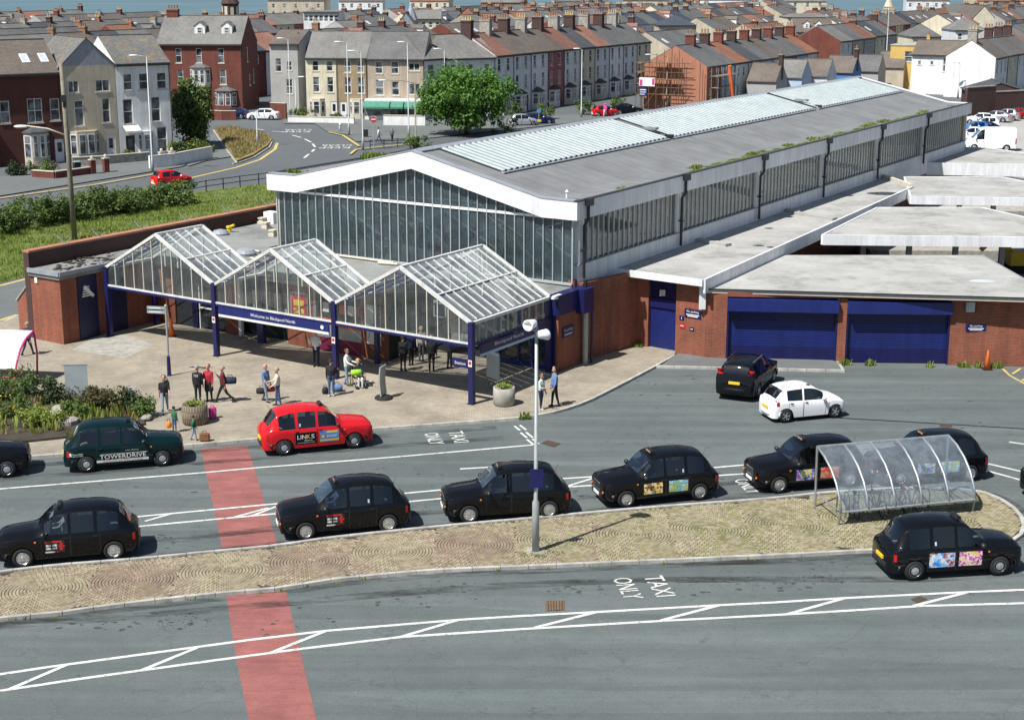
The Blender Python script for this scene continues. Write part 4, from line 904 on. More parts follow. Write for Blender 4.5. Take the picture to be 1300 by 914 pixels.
class Car:
    """keys: x, half width, belt height, half width at cant rail, cant height, top height"""
    def __init__(s, keys, wheels, wr, zlow, zfloor=.25):
        s.k = keys; s.wh = wheels; s.wr = wr; s.zl = zlow
    def bot(s, x):
        z = s.zl
        for xw in s.wh:
            d = abs(x-xw); r = s.wr+.055
            if d < r: z = max(z, s.wr*.98+sqrt(r*r-d*d))
        return z
    def sec(s, x):
        w, zb, wt, zc, zt = lerpkeys(s.k, x); z0 = s.bot(x); z0 = min(z0, zb-.06)
        h = zb-s.zl
        def side(z):
            f = max(0,min(1,(z-s.zl)/h)); return w*(.955+.045*sin(pi*min(1,f*1.25)*.62+.15)) if f < .8 else w*(1-.02*((f-.8)/.2))
        zs_ = [z0, z0+(zb-z0)*.3, z0+(zb-z0)*.62, zb]
        p = [(side(z), z) for z in zs_]
        wb = p[3][0]
        p.append((wb-.025, min(zb+.03, zb+(zc-zb)*.1+.005)))
        p.append((wt+.0, zc-.02)); p.append((wt-.05, zc+(zt-zc)*.3)); p.append((wt*.55, zt-.012-(zt-zc)*.12)); p.append((0, zt))
        return p
    def ys(s, x, z):
        p = s.sec(x)
        for i in range(len(p)-1):
            if p[i][1] <= z <= p[i+1][1] and p[i+1][1] > p[i][1]: t = (z-p[i][1])/(p[i+1][1]-p[i][1]); return p[i][0]+(p[i+1][0]-p[i][0])*t
        return p[0][0]
    def loft(s, extra):
        xf, xr = s.k[0][0], s.k[-1][0]; xs = set(extra)
        x = xr
        while x < xf: xs.add(round(x,3)); x += .1
        for xw in s.wh:
            for i in range(-6,7): xs.add(round(xw+(s.wr+.055)*sin(i/6*pi/2),3))
        xs.add(xf); xs = sorted(q for q in xs if xr <= q <= xf)
        out = [xs[0]]
        for q in xs[1:]:
            if q-out[-1] > .018 or q in extra:
                if q in extra and q-out[-1] <= .018 and out[-1] not in extra: out[-1] = q
                else: out.append(q)
        s.xs = out; s.S = [s.sec(x) for x in out]
    def patch(s, sel, close=False):
        """faces where sel(x_mid, j, side) -> MB"""
        m = MB(); idx = {}
        def vi(i, j, sd):
            key = (i, j, sd if j < 8 else 0)
            if key not in idx: y, z = s.S[i][j]; idx[key] = len(m.v); m.v.append((s.xs[i], sd*y, z))
            return idx[key]
        for i in range(len(s.xs)-1):
            xm = (s.xs[i]+s.xs[i+1])/2
            for j in range(8):
                for sd in (-1,1):
                    if sel(xm, j, sd):
                        q = (vi(i,j,sd), vi(i+1,j,sd), vi(i+1,j+1,sd), vi(i,j+1,sd)); m.f.append(q if sd < 0 else q[::-1]); m.m.append(0)
        if close:
            for i in (0, len(s.xs)-1):
                loop = [vi(i,j,-1) for j in range(9)]+[vi(i,j,1) for j in range(7,-1,-1)]; m.f.append(tuple(loop[::-1] if i else loop)); m.m.append(0)
        return m
    def panel(s, x0, x1, z0, z1, sd, off=.006, nx=8, nz=4):
        m = MB(); o = 0
        vs = [(x0+(x1-x0)*i/nx, sd*(s.ys(x0+(x1-x0)*i/nx, z0+(z1-z0)*j/nz)+off), z0+(z1-z0)*j/nz) for j in range(nz+1) for i in range(nx+1)]
        fs = []
        for j in range(nz):
            for i in range(nx):
                q = (j*(nx+1)+i, j*(nx+1)+i+1, (j+1)*(nx+1)+i+1, (j+1)*(nx+1)+i); fs.append(q if sd < 0 else q[::-1])
        return m.add(vs, fs)
    def words(s, m, body, xc, zc, w, h, sd, off=.012, mi=0):
        # lettering conforming to the body side; reads from outside
        vs, fs = text(body, w, h); dirn = 1 if sd < 0 else -1
        m.add([(xc+dirn*x, sd*(s.ys(xc+dirn*x, zc+y)+off), zc+y) for x, y in vs], fs, mi)
def mk_wheel(par, x, y, r, w, alloy=False):
    sg = 1 if y > 0 else -1
    wh = link('wheel', MB().lathe([(r*.3,-w*.3),(r*.3,w*.3)],10,0,(0,0,0),'y').mesh('wheel', MT['black_metal']), par, (x,y,r))
    MB().lathe([(r*.62,-w/2),(r*.93,-w/2),(r,-w*.32),(r,w*.32),(r*.93,w/2),(r*.62,w/2),(r*.6,w*.2),(r*.6,-w*.2)],22,0,(0,0,0),'y').build('tyre', MT['rubber'], wh, True)
    m = MB(); o = w/2*sg
    m.lathe([(r*.63,o*.96),(r*.6,o*1.03),(r*.55,o*.86)],22,0,(0,0,0),'y')
    if alloy:
        m.lathe([(r*.56,o*.3),(r*.1,o*.32)],16,1,(0,0,0),'y')
        for i in range(5):
            a = 2*pi*i/5; m.bar((r*.08*cos(a),o*.9,r*.08*sin(a)),(r*.57*cos(a),o*.8,r*.57*sin(a)),r*.17,.05,0,up=(0,1,0))
        m.lathe([(r*.14,o*.7),(r*.13,o*1.02),(r*.04,o*1.05)],10,0,(0,0,0),'y')
    else:
        m.lathe([(r*.555,o*.84),(r*.5,o*.8),(r*.46,o*.93),(r*.3,o*1.08),(r*.26,o*1.08)],20,0,(0,0,0),'y'); m.lathe([(r*.27,o*1.07),(r*.25,o*1.0),(r*.22,o*1.0)],16,1,(0,0,0),'y'); m.lathe([(r*.22,o*1.0),(r*.2,o*1.16),(r*.08,o*1.2)],12,0,(0,0,0),'y')
        for i in range(10):
            a = 2*pi*i/10; q = r*.47; m.bar((q*cos(a),o*.9,q*sin(a)),(r*.53*cos(a),o*.88,r*.53*sin(a)),r*.1,.02,1,up=(0,1,0))
    m.build('rim', [MT['rim'],MT['black_metal']], wh, False)
    return wh
def mk_car(name, spec, paintm, detail=True):
    t = link(name, None); c = Car(spec['keys'], spec['wheels'], spec['wr'], spec['zl']); PM = MT[paintm]
    sw = spec['side']; ws = spec['screen']; rw_ = spec['rear']; doors = spec.get('doors', [])
    ex = [ws[0],ws[1],rw_[0],rw_[1]]+[q for s_ in sw for q in s_]+[q for d in doors for q in d]
    c.loft(ex)
    inr = lambda x, rg: min(rg) < x < max(rg)
    iswin = lambda x, j: (j == 4 and any(inr(x,q) for q in sw)) or (j in (6,7) and (inr(x,ws) or inr(x,rw_))) or (j == 5 and False)
    isdoor = lambda x, j: j < 4 and any(inr(x,d) for d in doors)
    c.patch(lambda x,j,sd: not iswin(x,j) and not isdoor(x,j), True).build('body', PM, t, True, uv=False)
    for d in doors:
        for sd in (-1,1):
            dr_ = c.patch(lambda x,j,s2: s2 == sd and j < 4 and inr(x,d)).build('door', PM, t, True, uv=False)
            xh = min(d)+.12 if spec.get('hinge_front',True) else max(d)-.12
            zh = spec.get('zhandle', .95); m = c.panel(xh-.06, xh+.08, zh-.015, zh+.02, sd, .03, 2, 1); m2 = c.panel(xh-.06, xh+.08, zh-.03, zh+.03, sd, .004, 2, 1); m.add(m2.v, m2.f); m.build('handle', MT['black_metal'], dr_, uv=False)
            for xx in d:
                c.panel(xx-.008, xx+.008, c.bot(xx)+.03, spec['zbelt']-.02, sd, .003, 1, 6).build('door_seam', MT['rubber'], dr_, uv=False)
    for q in sw:
        for sd in (-1,1): c.patch(lambda x,j,s2: s2 == sd and j == 4 and inr(x,q)).build('side_window', MT['car_window'], t, True, uv=False)
    c.patch(lambda x,j,sd: j in (6,7) and inr(x,ws)).build('windscreen', MT['car_screen'], t, True, uv=False)
    c.patch(lambda x,j,sd: j in (6,7) and inr(x,rw_)).build('rear_window', MT['car_window'], t, True, uv=False)
    yw = spec['track']
    for x in spec['wheels']:
        for y in (-yw, yw): mk_wheel(t, x, y, spec['wr'], .2, spec.get('alloy',False))
    xf, xr = spec['keys'][0][0], spec['keys'][-1][0]; W = max(k[1] for k in spec['keys'])
    # under tray and arches
    MB().box(xr+.25,-W*.8,spec['zl'],xf-.25,W*.8,spec['zl']+.35).build('underbody', MT['rubber'], t, uv=False)
    if detail:
        xw0 = max(ws); zb_ = spec['zbelt']; MB().box(xw0-.35,-W*.82,zb_-.35,xw0-.02,W*.82,zb_-.02).box(xw0-.5,-W*.5,zb_-.3,xw0-.35,-W*.3,zb_-.05).build('dashboard', MT['dash_grey'], t, uv=False)
        for xs0 in spec.get('seats',(.1,-1.0)):
            for sy in (-.38,.38): MB().box(xs0-.2,sy-.24,.55,xs0+.25,sy+.24,.72).bar((xs0-.2,sy,.7),(xs0-.32,sy,1.22),.46,.12,up=(1,0,0)).box(xs0-.38,sy-.13,1.24,xs0-.28,sy+.13,1.4).build('seat', MT['seat_fabric'], t, uv=False)
        st_ = MB(); st_.tube([(xw0-.48,-.38+.17*cos(a*.785),zb_-.02+.16*sin(a*.785)) for a in range(9)],.016,6); st_.build('steering_wheel', MT['rubber'], t, uv=False)
    # bumpers follow the plan curve of the ends
    for e, nm in ((1,'front_bumper'),(-1,'rear_bumper')):
        m = MB(); x0 = xf if e > 0 else xr; pts = []
        for i in range(-6,7):
            y = i/6*W*.985; xx = x0+e*.04-e*.36*(abs(i)/6)**3.2; pts.append((xx,y))
        zb0, zb1 = spec['bump']
        for i in range(12):
            (xa,ya),(xb,yb) = pts[i],pts[i+1]
            vs = [(xa-e*.14,ya,zb0),(xb-e*.14,yb,zb0),(xb,yb,zb0+.02),(xa,ya,zb0+.02),(xa+e*.015,ya,(zb0+zb1)/2),(xb+e*.015,yb,(zb0+zb1)/2),(xa,ya,zb1-.02),(xb,yb,zb1-.02),(xa-e*.14,ya,zb1),(xb-e*.14,yb,zb1)]
            fs = [(0,1,2,3),(3,2,5,4),(4,5,7,6),(6,7,9,8)]; m.add(vs, [f if e < 0 else f[::-1] for f in fs])
        m.build(nm, MT[spec.get('bumper_mat','rubber')] if spec.get('bumper_mat') else PM, t, True, uv=False)
    hl = spec['head']; tl = spec['tail']
    for sd in (-1,1):
        m = MB(); m.lathe([(hl[3],-.06),(hl[3],.03),(hl[3]*.7,.06),(.01,.07)],14,0,(hl[0],sd*hl[1],hl[2]),'x'); m.lathe([(hl[3]*1.12,-.05),(hl[3]*1.12,.025),(hl[3]*1.0,.03)],14,1,(hl[0],sd*hl[1],hl[2]),'x'); m.build('headlight', [MT['lamp_clear'],MT['chrome']], t, True, uv=False)
        m = c.panel(tl[0], tl[1], tl[2], tl[3], sd, .012, 3, 3); m.build('tail_light', MT['lamp_red'], t, uv=False)
        x = spec['mirror']; yb = c.ys(x, spec['zbelt']); m = MB(); m.tube([(x,sd*yb*.98,spec['zbelt']+.02),(x+.02,sd*(yb+.1),spec['zbelt']+.06)],.02,6); m.lathe([(.02,-.1),(.08,-.07),(.09,0),(.08,.07),(.02,.1)],8,0,(x+.02,sd*(yb+.15),spec['zbelt']+.09),'y'); m.build('mirror', MT['black_metal'] if spec.get('bumper_mat') else PM, t, True, uv=False)
        if detail:
            c.panel(spec['ind'], spec['ind']+.06, spec['zbelt']-.2, spec['zbelt']-.14, sd, .01, 1, 1).build('indicator', MT['lamp_orange'], t, uv=False)
    pz = spec['platez']
    MB().box(xf+.0,-.26,pz-.055-.18,xf+.062,.26,pz+.055-.18).build('number_plate', MT['plate_white'], t, uv=False)
    MB().box(xr-.05,-.26,pz-.055,xr+.03,.26,pz+.055).build('number_plate', MT['plate_yellow'], t, uv=False)
    m = MB(); add_text(m,'PK07 TXF',.4,.07,lambda x,y:(xr-.052,-x,pz+y)) if False else None
    return t, c
TAXI = dict(keys=[ # x, w, zbelt, wtop, zcant, ztop
 (2.26,.66,.80,.42,.86,.89),(2.2,.74,.87,.46,.94,.97),(2.05,.82,.92,.5,1.0,1.035),(1.6,.875,.97,.56,1.06,1.1),(1.05,.885,1.0,.62,1.12,1.16),(.95,.885,1.01,.63,1.16,1.2),(.62,.885,1.02,.65,1.48,1.5),(.4,.885,1.03,.66,1.63,1.69),(.2,.885,1.03,.665,1.69,1.765),(-.4,.885,1.03,.67,1.73,1.83),(-1.0,.885,1.03,.66,1.71,1.82),(-1.5,.88,1.03,.64,1.63,1.75),(-1.66,.875,1.03,.63,1.57,1.69),(-1.9,.86,1.02,.6,1.32,1.42),(-2.06,.83,1.0,.57,1.1,1.16),(-2.18,.78,.96,.52,1.03,1.07),(-2.27,.68,.86,.45,.93,.96)],
 wheels=(1.44,-1.44), wr=.335, zl=.26, side=[(.72,-.02),(-.12,-.84),(-.96,-1.62)], screen=(.93,.42), rear=(-1.68,-2.03), doors=[(.84,-.07),(-.09,-1.02)], zbelt=1.03, zhandle=.93,
 track=.78, bump=(.32,.53), bumper_mat='black_metal', head=(2.14,.55,.76,.105), tail=(-2.06,-2.15,.66,.9), mirror=.74, ind=1.0, platez=.62)
HATCH = dict(keys=[(1.78,.55,.56,.4,.6,.62),(1.7,.7,.68,.45,.72,.74),(1.5,.79,.8,.5,.85,.87),(1.15,.8,.87,.55,.93,.955),(.95,.8,.89,.58,.98,1.0),(.5,.8,.88,.63,1.27,1.31),(.2,.8,.885,.645,1.4,1.45),(-.2,.8,.89,.65,1.45,1.51),(-.8,.8,.91,.64,1.43,1.5),(-1.2,.79,.93,.61,1.38,1.45),(-1.34,.78,.94,.6,1.3,1.37),(-1.57,.76,.92,.57,1.04,1.09),(-1.7,.72,.88,.5,.95,.98),(-1.79,.6,.7,.45,.75,.77)],
 wheels=(1.2,-1.19), wr=.3, zl=.2, side=[(.62,-.32),(-.4,-1.12)], screen=(.93,.28), rear=(-1.28,-1.6), doors=[(.72,-.34),(-.37,-1.05)], zbelt=.9, zhandle=.82, track=.7, bump=(.24,.5), head=(1.6,.52,.66,.1), tail=(-1.5,-1.64,.76,1.0), mirror=.55, ind=.85, platez=.62, alloy=True)
SUV = dict(keys=[(2.3,.6,.75,.45,.8,.82),(2.2,.8,.88,.55,.93,.95),(1.9,.92,.98,.6,1.03,1.06),(1.2,.945,1.05,.65,1.1,1.13),(.95,.945,1.07,.68,1.16,1.18),(.5,.945,1.08,.7,1.5,1.54),(.2,.945,1.09,.7,1.61,1.66),(-.4,.945,1.1,.7,1.66,1.72),(-1.3,.94,1.13,.68,1.63,1.7),(-1.9,.93,1.15,.66,1.57,1.64),(-2.02,.92,1.15,.64,1.48,1.55),(-2.18,.9,1.1,.6,1.2,1.24),(-2.26,.88,.98,.55,1.05,1.07),(-2.32,.8,.75,.5,.8,.82)],
 wheels=(1.38,-1.4), wr=.36, zl=.28, side=[(.62,-.25),(-.35,-1.15),(-1.25,-1.85)], screen=(.93,.26), rear=(-1.96,-2.16), doors=[(.75,-.28),(-.31,-1.2)], zbelt=1.09, zhandle=1.0, track=.83, bump=(.3,.62), head=(2.1,.66,.82,.12), tail=(-2.02,-2.17,.85,1.42), mirror=.55, ind=.9, platez=.85, alloy=True)
SALOON = dict(keys=[(2.1,.6,.58,.45,.62,.64),(2.0,.76,.7,.5,.74,.76),(1.7,.84,.8,.55,.85,.87),(1.1,.85,.88,.6,.93,.95),(.9,.85,.9,.62,1.0,1.02),(.45,.85,.91,.62,1.27,1.3),(.1,.85,.92,.62,1.38,1.42),(-.5,.85,.93,.62,1.4,1.45),(-1.1,.85,.96,.6,1.35,1.41),(-1.5,.84,.98,.57,1.22,1.27),(-1.85,.82,.98,.55,1.04,1.07),(-2.05,.76,.88,.5,.92,.95),(-2.12,.66,.7,.45,.75,.77)],
 wheels=(1.32,-1.28), wr=.31, zl=.2, side=[(.6,-.3),(-.4,-1.3)], screen=(.88,.2), rear=(-1.2,-1.8), doors=[(.7,-.34),(-.37,-1.15)], zbelt=.9, zhandle=.82, track=.74, bump=(.22,.5), head=(1.92,.58,.66,.1), tail=(-1.85,-2.0,.65,.92), mirror=.5, ind=.85, platez=.62, alloy=True)
VAN = dict(keys=[(2.6,.7,.7,.5,.75,.8),(2.5,.9,.9,.6,.95,1.0),(2.2,.98,1.05,.7,1.15,1.2),(1.85,1.0,1.15,.75,1.4,1.45),(1.3,1.0,1.2,.85,2.05,2.1),(1.05,1.0,1.22,.9,2.3,2.4),(.6,1.0,1.22,.92,2.4,2.52),(-1,1.0,1.22,.92,2.42,2.55),(-2.5,1.0,1.22,.92,2.4,2.53),(-2.62,.98,1.2,.9,2.34,2.46),(-2.66,.95,1.15,.86,2.25,2.35)],
 wheels=(1.75,-1.65), wr=.35, zl=.3, side=[(1.55,.75)], screen=(1.98,1.2), rear=(-2.6,-2.64), doors=[(1.7,.7)], zbelt=1.2, zhandle=1.05, track=.86, bump=(.35,.65), bumper_mat='rubber', head=(2.36,.75,.9,.13), tail=(-2.5,-2.64,.8,1.4), mirror=1.6, ind=1.4, platez=.75)
def taxi_extras(t, c, orange=True):
    m = MB(); pts = [(-.09,0),(.09,0),(.07,.09),(-.05,.11)]
    m.add([(x+.22,-.24,1.765+z) for x,z in pts]+[(x+.22,.24,1.765+z) for x,z in pts], [(0,1,2,3),(7,6,5,4),(0,4,5,1),(1,5,6,2),(2,6,7,3),(3,7,4,0)])
    sg = m.build('taxi_sign', MT['black_metal'], t); m = MB(); m.add([(.312,-.2,1.79),(.312,.2,1.79),(.296,.2,1.85),(.296,-.2,1.85)],[(0,1,2,3)]); m.build('sign_panel', MT['chimney_pot'] if orange else MT['black_metal'], sg)
    g = MB(); g.box(2.2,-.3,.56,2.285,.3,.86,0)
    for i in range(9): g.box(2.285,-.27+i*.065,.59,2.293,-.25+i*.065,.83,1)
    g.build('grille', [MT['chrome'],MT['black_metal']], t)
    for sd in (-1,1): MB().lathe([(.045,0),(.045,.03)],10,0,(2.26,sd*.6,.58),'x').build('front_indicator', MT['lamp_orange'], t)
    m = MB(); m.tube([(-1.75,.35,1.6),(-1.85,.36,1.85)],.006,4); m.build('aerial', MT['black_metal'], t)
    for sd in (-1,1):
        MB().box(.86,sd*.3-.02,1.24,.88,sd*.3+.02,1.26).build('wiper', MT['black_metal'], t)
tx0, txc = mk_car('taxi', TAXI, 'paint_black'); taxi_extras(tx0, txc)
def place_car(t, label, cat, pf, pr, wb, near, group=None, track=.78):
    """pf, pr: photo pixels where the near-side front and rear tyres meet the road; near = local side (-1 right, +1 left) that faces the camera"""
    a, b = P(*pf), P(*pr); h = (a-b).normalized(); mid = (a+b)/2; left = Vector((-h.y,h.x,0))
    c = mid-left*near*track
    t.location = (c.x,c.y,.02); t.rotation_euler = (0,0,atan2(h.y,h.x)); tag(t, label, cat, group); return t
def repaint(t, pm):
    for ch in KIDS[t.name]:
        if ch.name.split('.')[0] in ('body','door'):
            me = ch.data.copy(); me.materials[0] = MT[pm]; ch.data = me
def advert(t, c, sd, x0, x1, z0, z1, kind):
    if kind != 'menu':
        c.panel(x0,x1,z0,z1,sd,.006).build('advert', MT['ad_'+kind], t, uv=False)
        return
    c.panel(x0,x1,z0,z1,sd,.006).build('advert', MT['black_metal'], t, uv=False)
    def pc(mat, lst, off):
        for u0,u1,v0,v1 in lst:
            xa, xb = (x0+(x1-x0)*u0, x0+(x1-x0)*u1) if sd < 0 else (x1-(x1-x0)*u1, x1-(x1-x0)*u0)
            c.panel(xa,xb,z0+(z1-z0)*v0,z0+(z1-z0)*v1,sd,off,2,2).build('advert_print', MT[mat], t, uv=False)
    pc('red_paint', [(.0,.85,.86,1.)], .009); pc('paper', [(.05,.3,.55,.72),(.36,.6,.55,.72),(.05,.3,.3,.46),(.36,.6,.3,.46),(.0,.5,.02,.14)], .009); pc('red_paint', [(.74,.9,.2,.8),(.68,1.,.45,.6),(.55,.66,.02,.16)], .011)
GB = 'black taxis waiting in the rank'
taxis = {}
def taxi(label, pf, pr, near, ads=(), pm=None, first=False):
    t = tx0 if first else copy_tree(tx0)
    place_car(t, label, 'taxi', pf, pr, 2.88, near, 'taxis on the station forecourt')
    if pm: repaint(t, pm)
    for a in ads: advert(t, txc, near, *a)
    return t
# pristine prototype copies are taken before any advert is added
t4 = copy_tree(tx0); t5 = copy_tree(tx0); t6 = copy_tree(tx0); t7 = copy_tree(tx0); t8 = copy_tree(tx0); t9 = copy_tree(tx0); t10 = copy_tree(tx0); t2 = copy_tree(tx0); t3 = copy_tree(tx0); t1 = tx0
def setup(t, label, pf, pr, near, ads=()):
    place_car(t, label, 'taxi', pf, pr, 2.88, near, 'taxis on the station forecourt')
    for a in ads: advert(t, txc, near, *a)
setup(t4, 'black taxi with red topped advert on its front door, leaving past the red crossing band', (26,721), (149.6,710), 1, [(.1,.72,.45,.86,'menu')])
setup(t5, 'black taxi with red topped advert, stopped at the red crossing band', (386,686), (495,675), 1, [(.1,.72,.45,.86,'menu')])
setup(t6, 'plain black taxi without adverts behind the tall lamp column', (595.6,664), (696.5,657.7), 1)
setup(t7, 'black taxi with dark crowd advert and blue sky advert on its doors', (793.5,644.6), (888,634.6), 1, [(.05,.78,.45,.86,'night'),(-.95,-.2,.45,.88,'beach')])
setup(t8, 'black taxi with skyline advert and red shirted figure advert, nose clear of the cycle shelter', (987.5,626), (1078,618), 1, [(.05,.78,.45,.86,'city'),(-.95,-.2,.45,.88,'red')])
setup(t9, 'black taxi seen through the clear cycle shelter, skyline and blue adverts', (1142,617.5), (1229,611), 1, [(.05,.78,.45,.86,'city'),(-.95,-.2,.45,.88,'beach')])
setup(t10, 'black taxi with blue figure advert and pink party advert passing the end of the island', (1266,730), (1160,736.5), -1, [(-.98,-.12,.42,.9,'show'),(.02,.8,.42,.9,'party')])
setup(t1, 'black taxi partly out of view behind the dark green taxi', (10,606), (-91,614.5), -1)
setup(t2, 'dark green driving school taxi with white lettering beside the flower bed', (209.5,591.6), (107.6,600), -1); repaint(t2, 'paint_green')
setup(t3, 'red taxi with black and blue adverts on its doors by the plaza kerb', (451,569), (359.4,578.5), -1); repaint(t3, 'paint_red')
# green taxi lettering
m = MB(); q = txc.panel(-1.05,.92,.36,.46,-1,.008,10,2); m.add(q.v,q.f); m.build('banner_strip', MT['paper'], t2, uv=False)
m = MB(); txc.words(m,'School of Motoring',-.06,.41,1.5,.085,-1,.014); m.build('strip_lettering', MT['red_paint'], t2, uv=False)
m = MB(); txc.words(m,'TOWERDRIVE',-.05,.585,1.75,.17,-1,.012); q = txc.panel(-.9,.88,.685,.7,-1,.01,10,1); m.add(q.v,q.f); txc.words(m,'School of Motoring',.3,.8,.5,.04,-1,.012); txc.words(m,'Phone 0800',-1.75,.77,.4,.05,-1,.012); txc.words(m,'Learn to drive',-1.75,.7,.42,.05,-1,.012); m.build('lettering', MT['paper'], t2, uv=False)
m = MB(); q = txc.panel(-2.1,-1.98,.69,.82,-1,.012,1,1); m.add(q.v,q.f); m.build('learner_plate', MT['paper'], t2, uv=False)
m = MB(); txc.words(m,'L',-2.04,.755,.06,.085,-1,.016); m.build('learner_letter', MT['red_paint'], t2, uv=False)
# red taxi adverts
m = MB(); q = txc.panel(-.98,-.12,.42,.9,-1,.006,8,4); m.add(q.v,q.f); m.build('advert', MT['paint_black'], t3, uv=False)
m = MB(); txc.words(m,'LIN',-.72,.72,.36,.17,-1,.012); txc.words(m,'S',-.27,.72,.13,.17,-1,.012); txc.words(m,'bars',-.45,.57,.3,.06,-1,.012); txc.words(m,'www.links.co.uk',-.55,.48,.7,.045,-1,.012); m.build('advert_lettering', MT['paper'], t3, uv=False)
m = MB(); txc.words(m,'K',-.44,.72,.15,.17,-1,.012); m.build('advert_lettering', MT['yellow_plastic'], t3, uv=False)
m = MB(); q = txc.panel(.02,.8,.42,.9,-1,.006,8,4); m.add(q.v,q.f); m.build('advert', MT['render_blue2'], t3, uv=False)
m = MB(); 
for a in ((.02,.8,.46,.53),(.3,.75,.8,.87),(.1,.2,.6,.72)): q = txc.panel(*a,-1,.009,4,1); m.add(q.v,q.f)
m.build('advert_print', MT['yellow_plastic'], t3, uv=False)
m = MB(); txc.words(m,'306081',.5,.66,.42,.1,-1,.014); m.build('advert_lettering', MT['paper'], t3, uv=False)
for t_, sd_ in ((t3,-1),(t5,1),(t7,1),(t10,-1)): txc.panel(-.8,-.74,1.14,1.26,sd_,.006,1,1).build('window_sticker', MT['render_blue'], t_, uv=False)
# other cars
ht, hc = mk_car('hatchback_car', HATCH, 'paint_white'); place_car(ht, 'small white hatchback car with driver door toward the island', 'car', (1058,530.5), (996.7,536.5), 2.39, -1, None, .7)
sv, sc_ = mk_car('estate_car', SUV, 'paint_black')
a, b = P(961.5,506), P(917,502); d = (a-b).normalized(); hd = Vector((cos(R(66)),sin(R(66)),0)); c = a+hd*1.4+Vector((-hd.y,hd.x,0))*.86; sv.location = (c.x,c.y,.02); sv.rotation_euler = (0,0,R(66)); tag(sv, 'tall black estate car seen from behind near the blue shutters', 'car')
for s_ in (-1,1): MB().bar((.0,s_*.64,1.69),(-1.5,s_*.62,1.68),.035,.04).build('roof_rail', MT['chrome'], sv)
rc = copy_tree(ht); repaint(rc, 'paint_red'); place_car(rc, 'red hatchback car on the far road behind the hedge', 'car', (239,236), (205,239), 2.4, -1, None, .7)
ss, ssc = mk_car('saloon_car', SALOON, 'paint_white', False); p = P(325,152); tag(pos(ss, 'white saloon car parked at the brick terrace corner', (p.x+1,p.y,.02), R(175)), cat='car')
s2 = copy_tree(ss); repaint(s2, 'paint_navy'); p = P(299,151); pos(s2, 'dark blue saloon car parked against the red brick garden wall', (p.x-.3,p.y,.02), R(175))
edge = copy_tree(sv); p = P(1318,640); pos(edge, 'black estate car mostly beyond the end of the island', (p.x+2.0,p.y+1.2,.02), R(200))
vn, vc = mk_car('white_van', VAN, 'paint_white', False); p = P(1258,192); tag(pos(vn, 'large white panel van in the car park behind the platforms', (p.x,p.y+.6,.03), R(172)), cat='van')
cp = [('paint_blue',(1241,190),'bright blue hatchback car parked beside the white van',1),('paint_white',(1232,178),'white hatchback car half hidden behind the white van',1),('paint_navy',(1246,170),'dark blue car parked in the row behind the van',0),('paint_white',(1250,164),'white hatchback car parked in the row behind the van',1),('paint_white',(1243,158),'white saloon car at the dark brick wall with blue rear window',0),('paint_silver',(1262,155),'silver saloon car parked in line by the dark wall',0),('paint_silver',(1276,153),'pale silver hatchback car parked in line by the dark wall',1),('paint_darkred',(1290,151),'dark red saloon car parked in line by the dark wall',0),('paint_blue',(1236,170),'blue hatchback car nose toward the hall',1),('paint_navy',(1300,147),'dark blue hatchback car at the end of the line by the wall',1),('paint_silver',(1255,178),'silver saloon car parked behind the white van',0)]
for i, (pm, q, lb, hb) in enumerate(cp):
    t = copy_tree(ht if hb else ss); repaint(t, pm); p = P(*q); pos(t, lb, (p.x,p.y,.03), R(172 if q[1] > 156 else 150), 'cars in the station car park'); t['category'] = 'car'
fc = [('paint_navy',(683,158),'dark blue car parked by the tree in front of the terrace',ss,12),('paint_red',(768,148),'red car parked before the brick fronted terrace gardens',ht,14),('paint_black',(796,145),'black car parked near the scaffolded house',ss,14),('paint_silver',(664,160),'silver car parked under the big tree',ht,12)]
for pm, q, lb, src, an in fc:
    t = copy_tree(src); repaint(t, pm); p = P(*q); pos(t, lb, (p.x,p.y,.03), R(an)); t['category'] = 'car'; t['group'] = 'cars parked along the terrace'
# ============================================================ TOWN
_mc = {}
def cached(key, fn):
    if key not in _mc: _mc[key] = fn()
    return _mc[key]
def win_meshes(w, h, bar, kind, framem='frame_white'):
    def fr():
        m = MB(); f = .07 if w > .8 else .055
        m.box(0,0,0,f,.08,h); m.box(w-f,0,0,w,.08,h); m.box(f,0,0,w-f,.08,f); m.box(f,0,h-f,w-f,.08,h)
        if 'h' in bar: m.box(f,.01,h*.5-f/2,w-f,.08,h*.5+f/2)
        if 'v' in bar: m.box(w/2-f/2,.012,f,w/2+f/2,.08,h-f)
        if 't' in bar: m.box(f,.01,h*.7-f/2,w-f,.08,h*.7+f/2)
        return m.mesh('window', MT[framem], uv=False)
    def pn(): return MB().box(.05,.05,.05,w-.05,.07,h-.05).mesh('pane', MT['pane'], uv=False)
    def sl(): return MB().box(-.1,-.1,-.14,w+.1,.04,0).mesh('sill', MT['stone_trim'], uv=False)
    def one():
        m = MB(); f = .09
        m.box(0,0,0,f,.08,h); m.box(w-f,0,0,w,.08,h); m.box(f,0,0,w-f,.08,f); m.box(f,0,h-f,w-f,.08,h); m.box(f,.01,h*.5-f/2,w-f,.08,h*.5+f/2)
        m.box(f,.05,f,w-f,.06,h-f,1); return m.mesh('window', [MT[framem],MT['pane']], uv=False)
    k = (round(w,2),round(h,2),bar,framem)
    if kind == 'far': return cached(('one',)+k, one)
    return cached(('f',)+k, fr), cached(('p',)+k, pn), cached(('s',round(w,2)), sl)
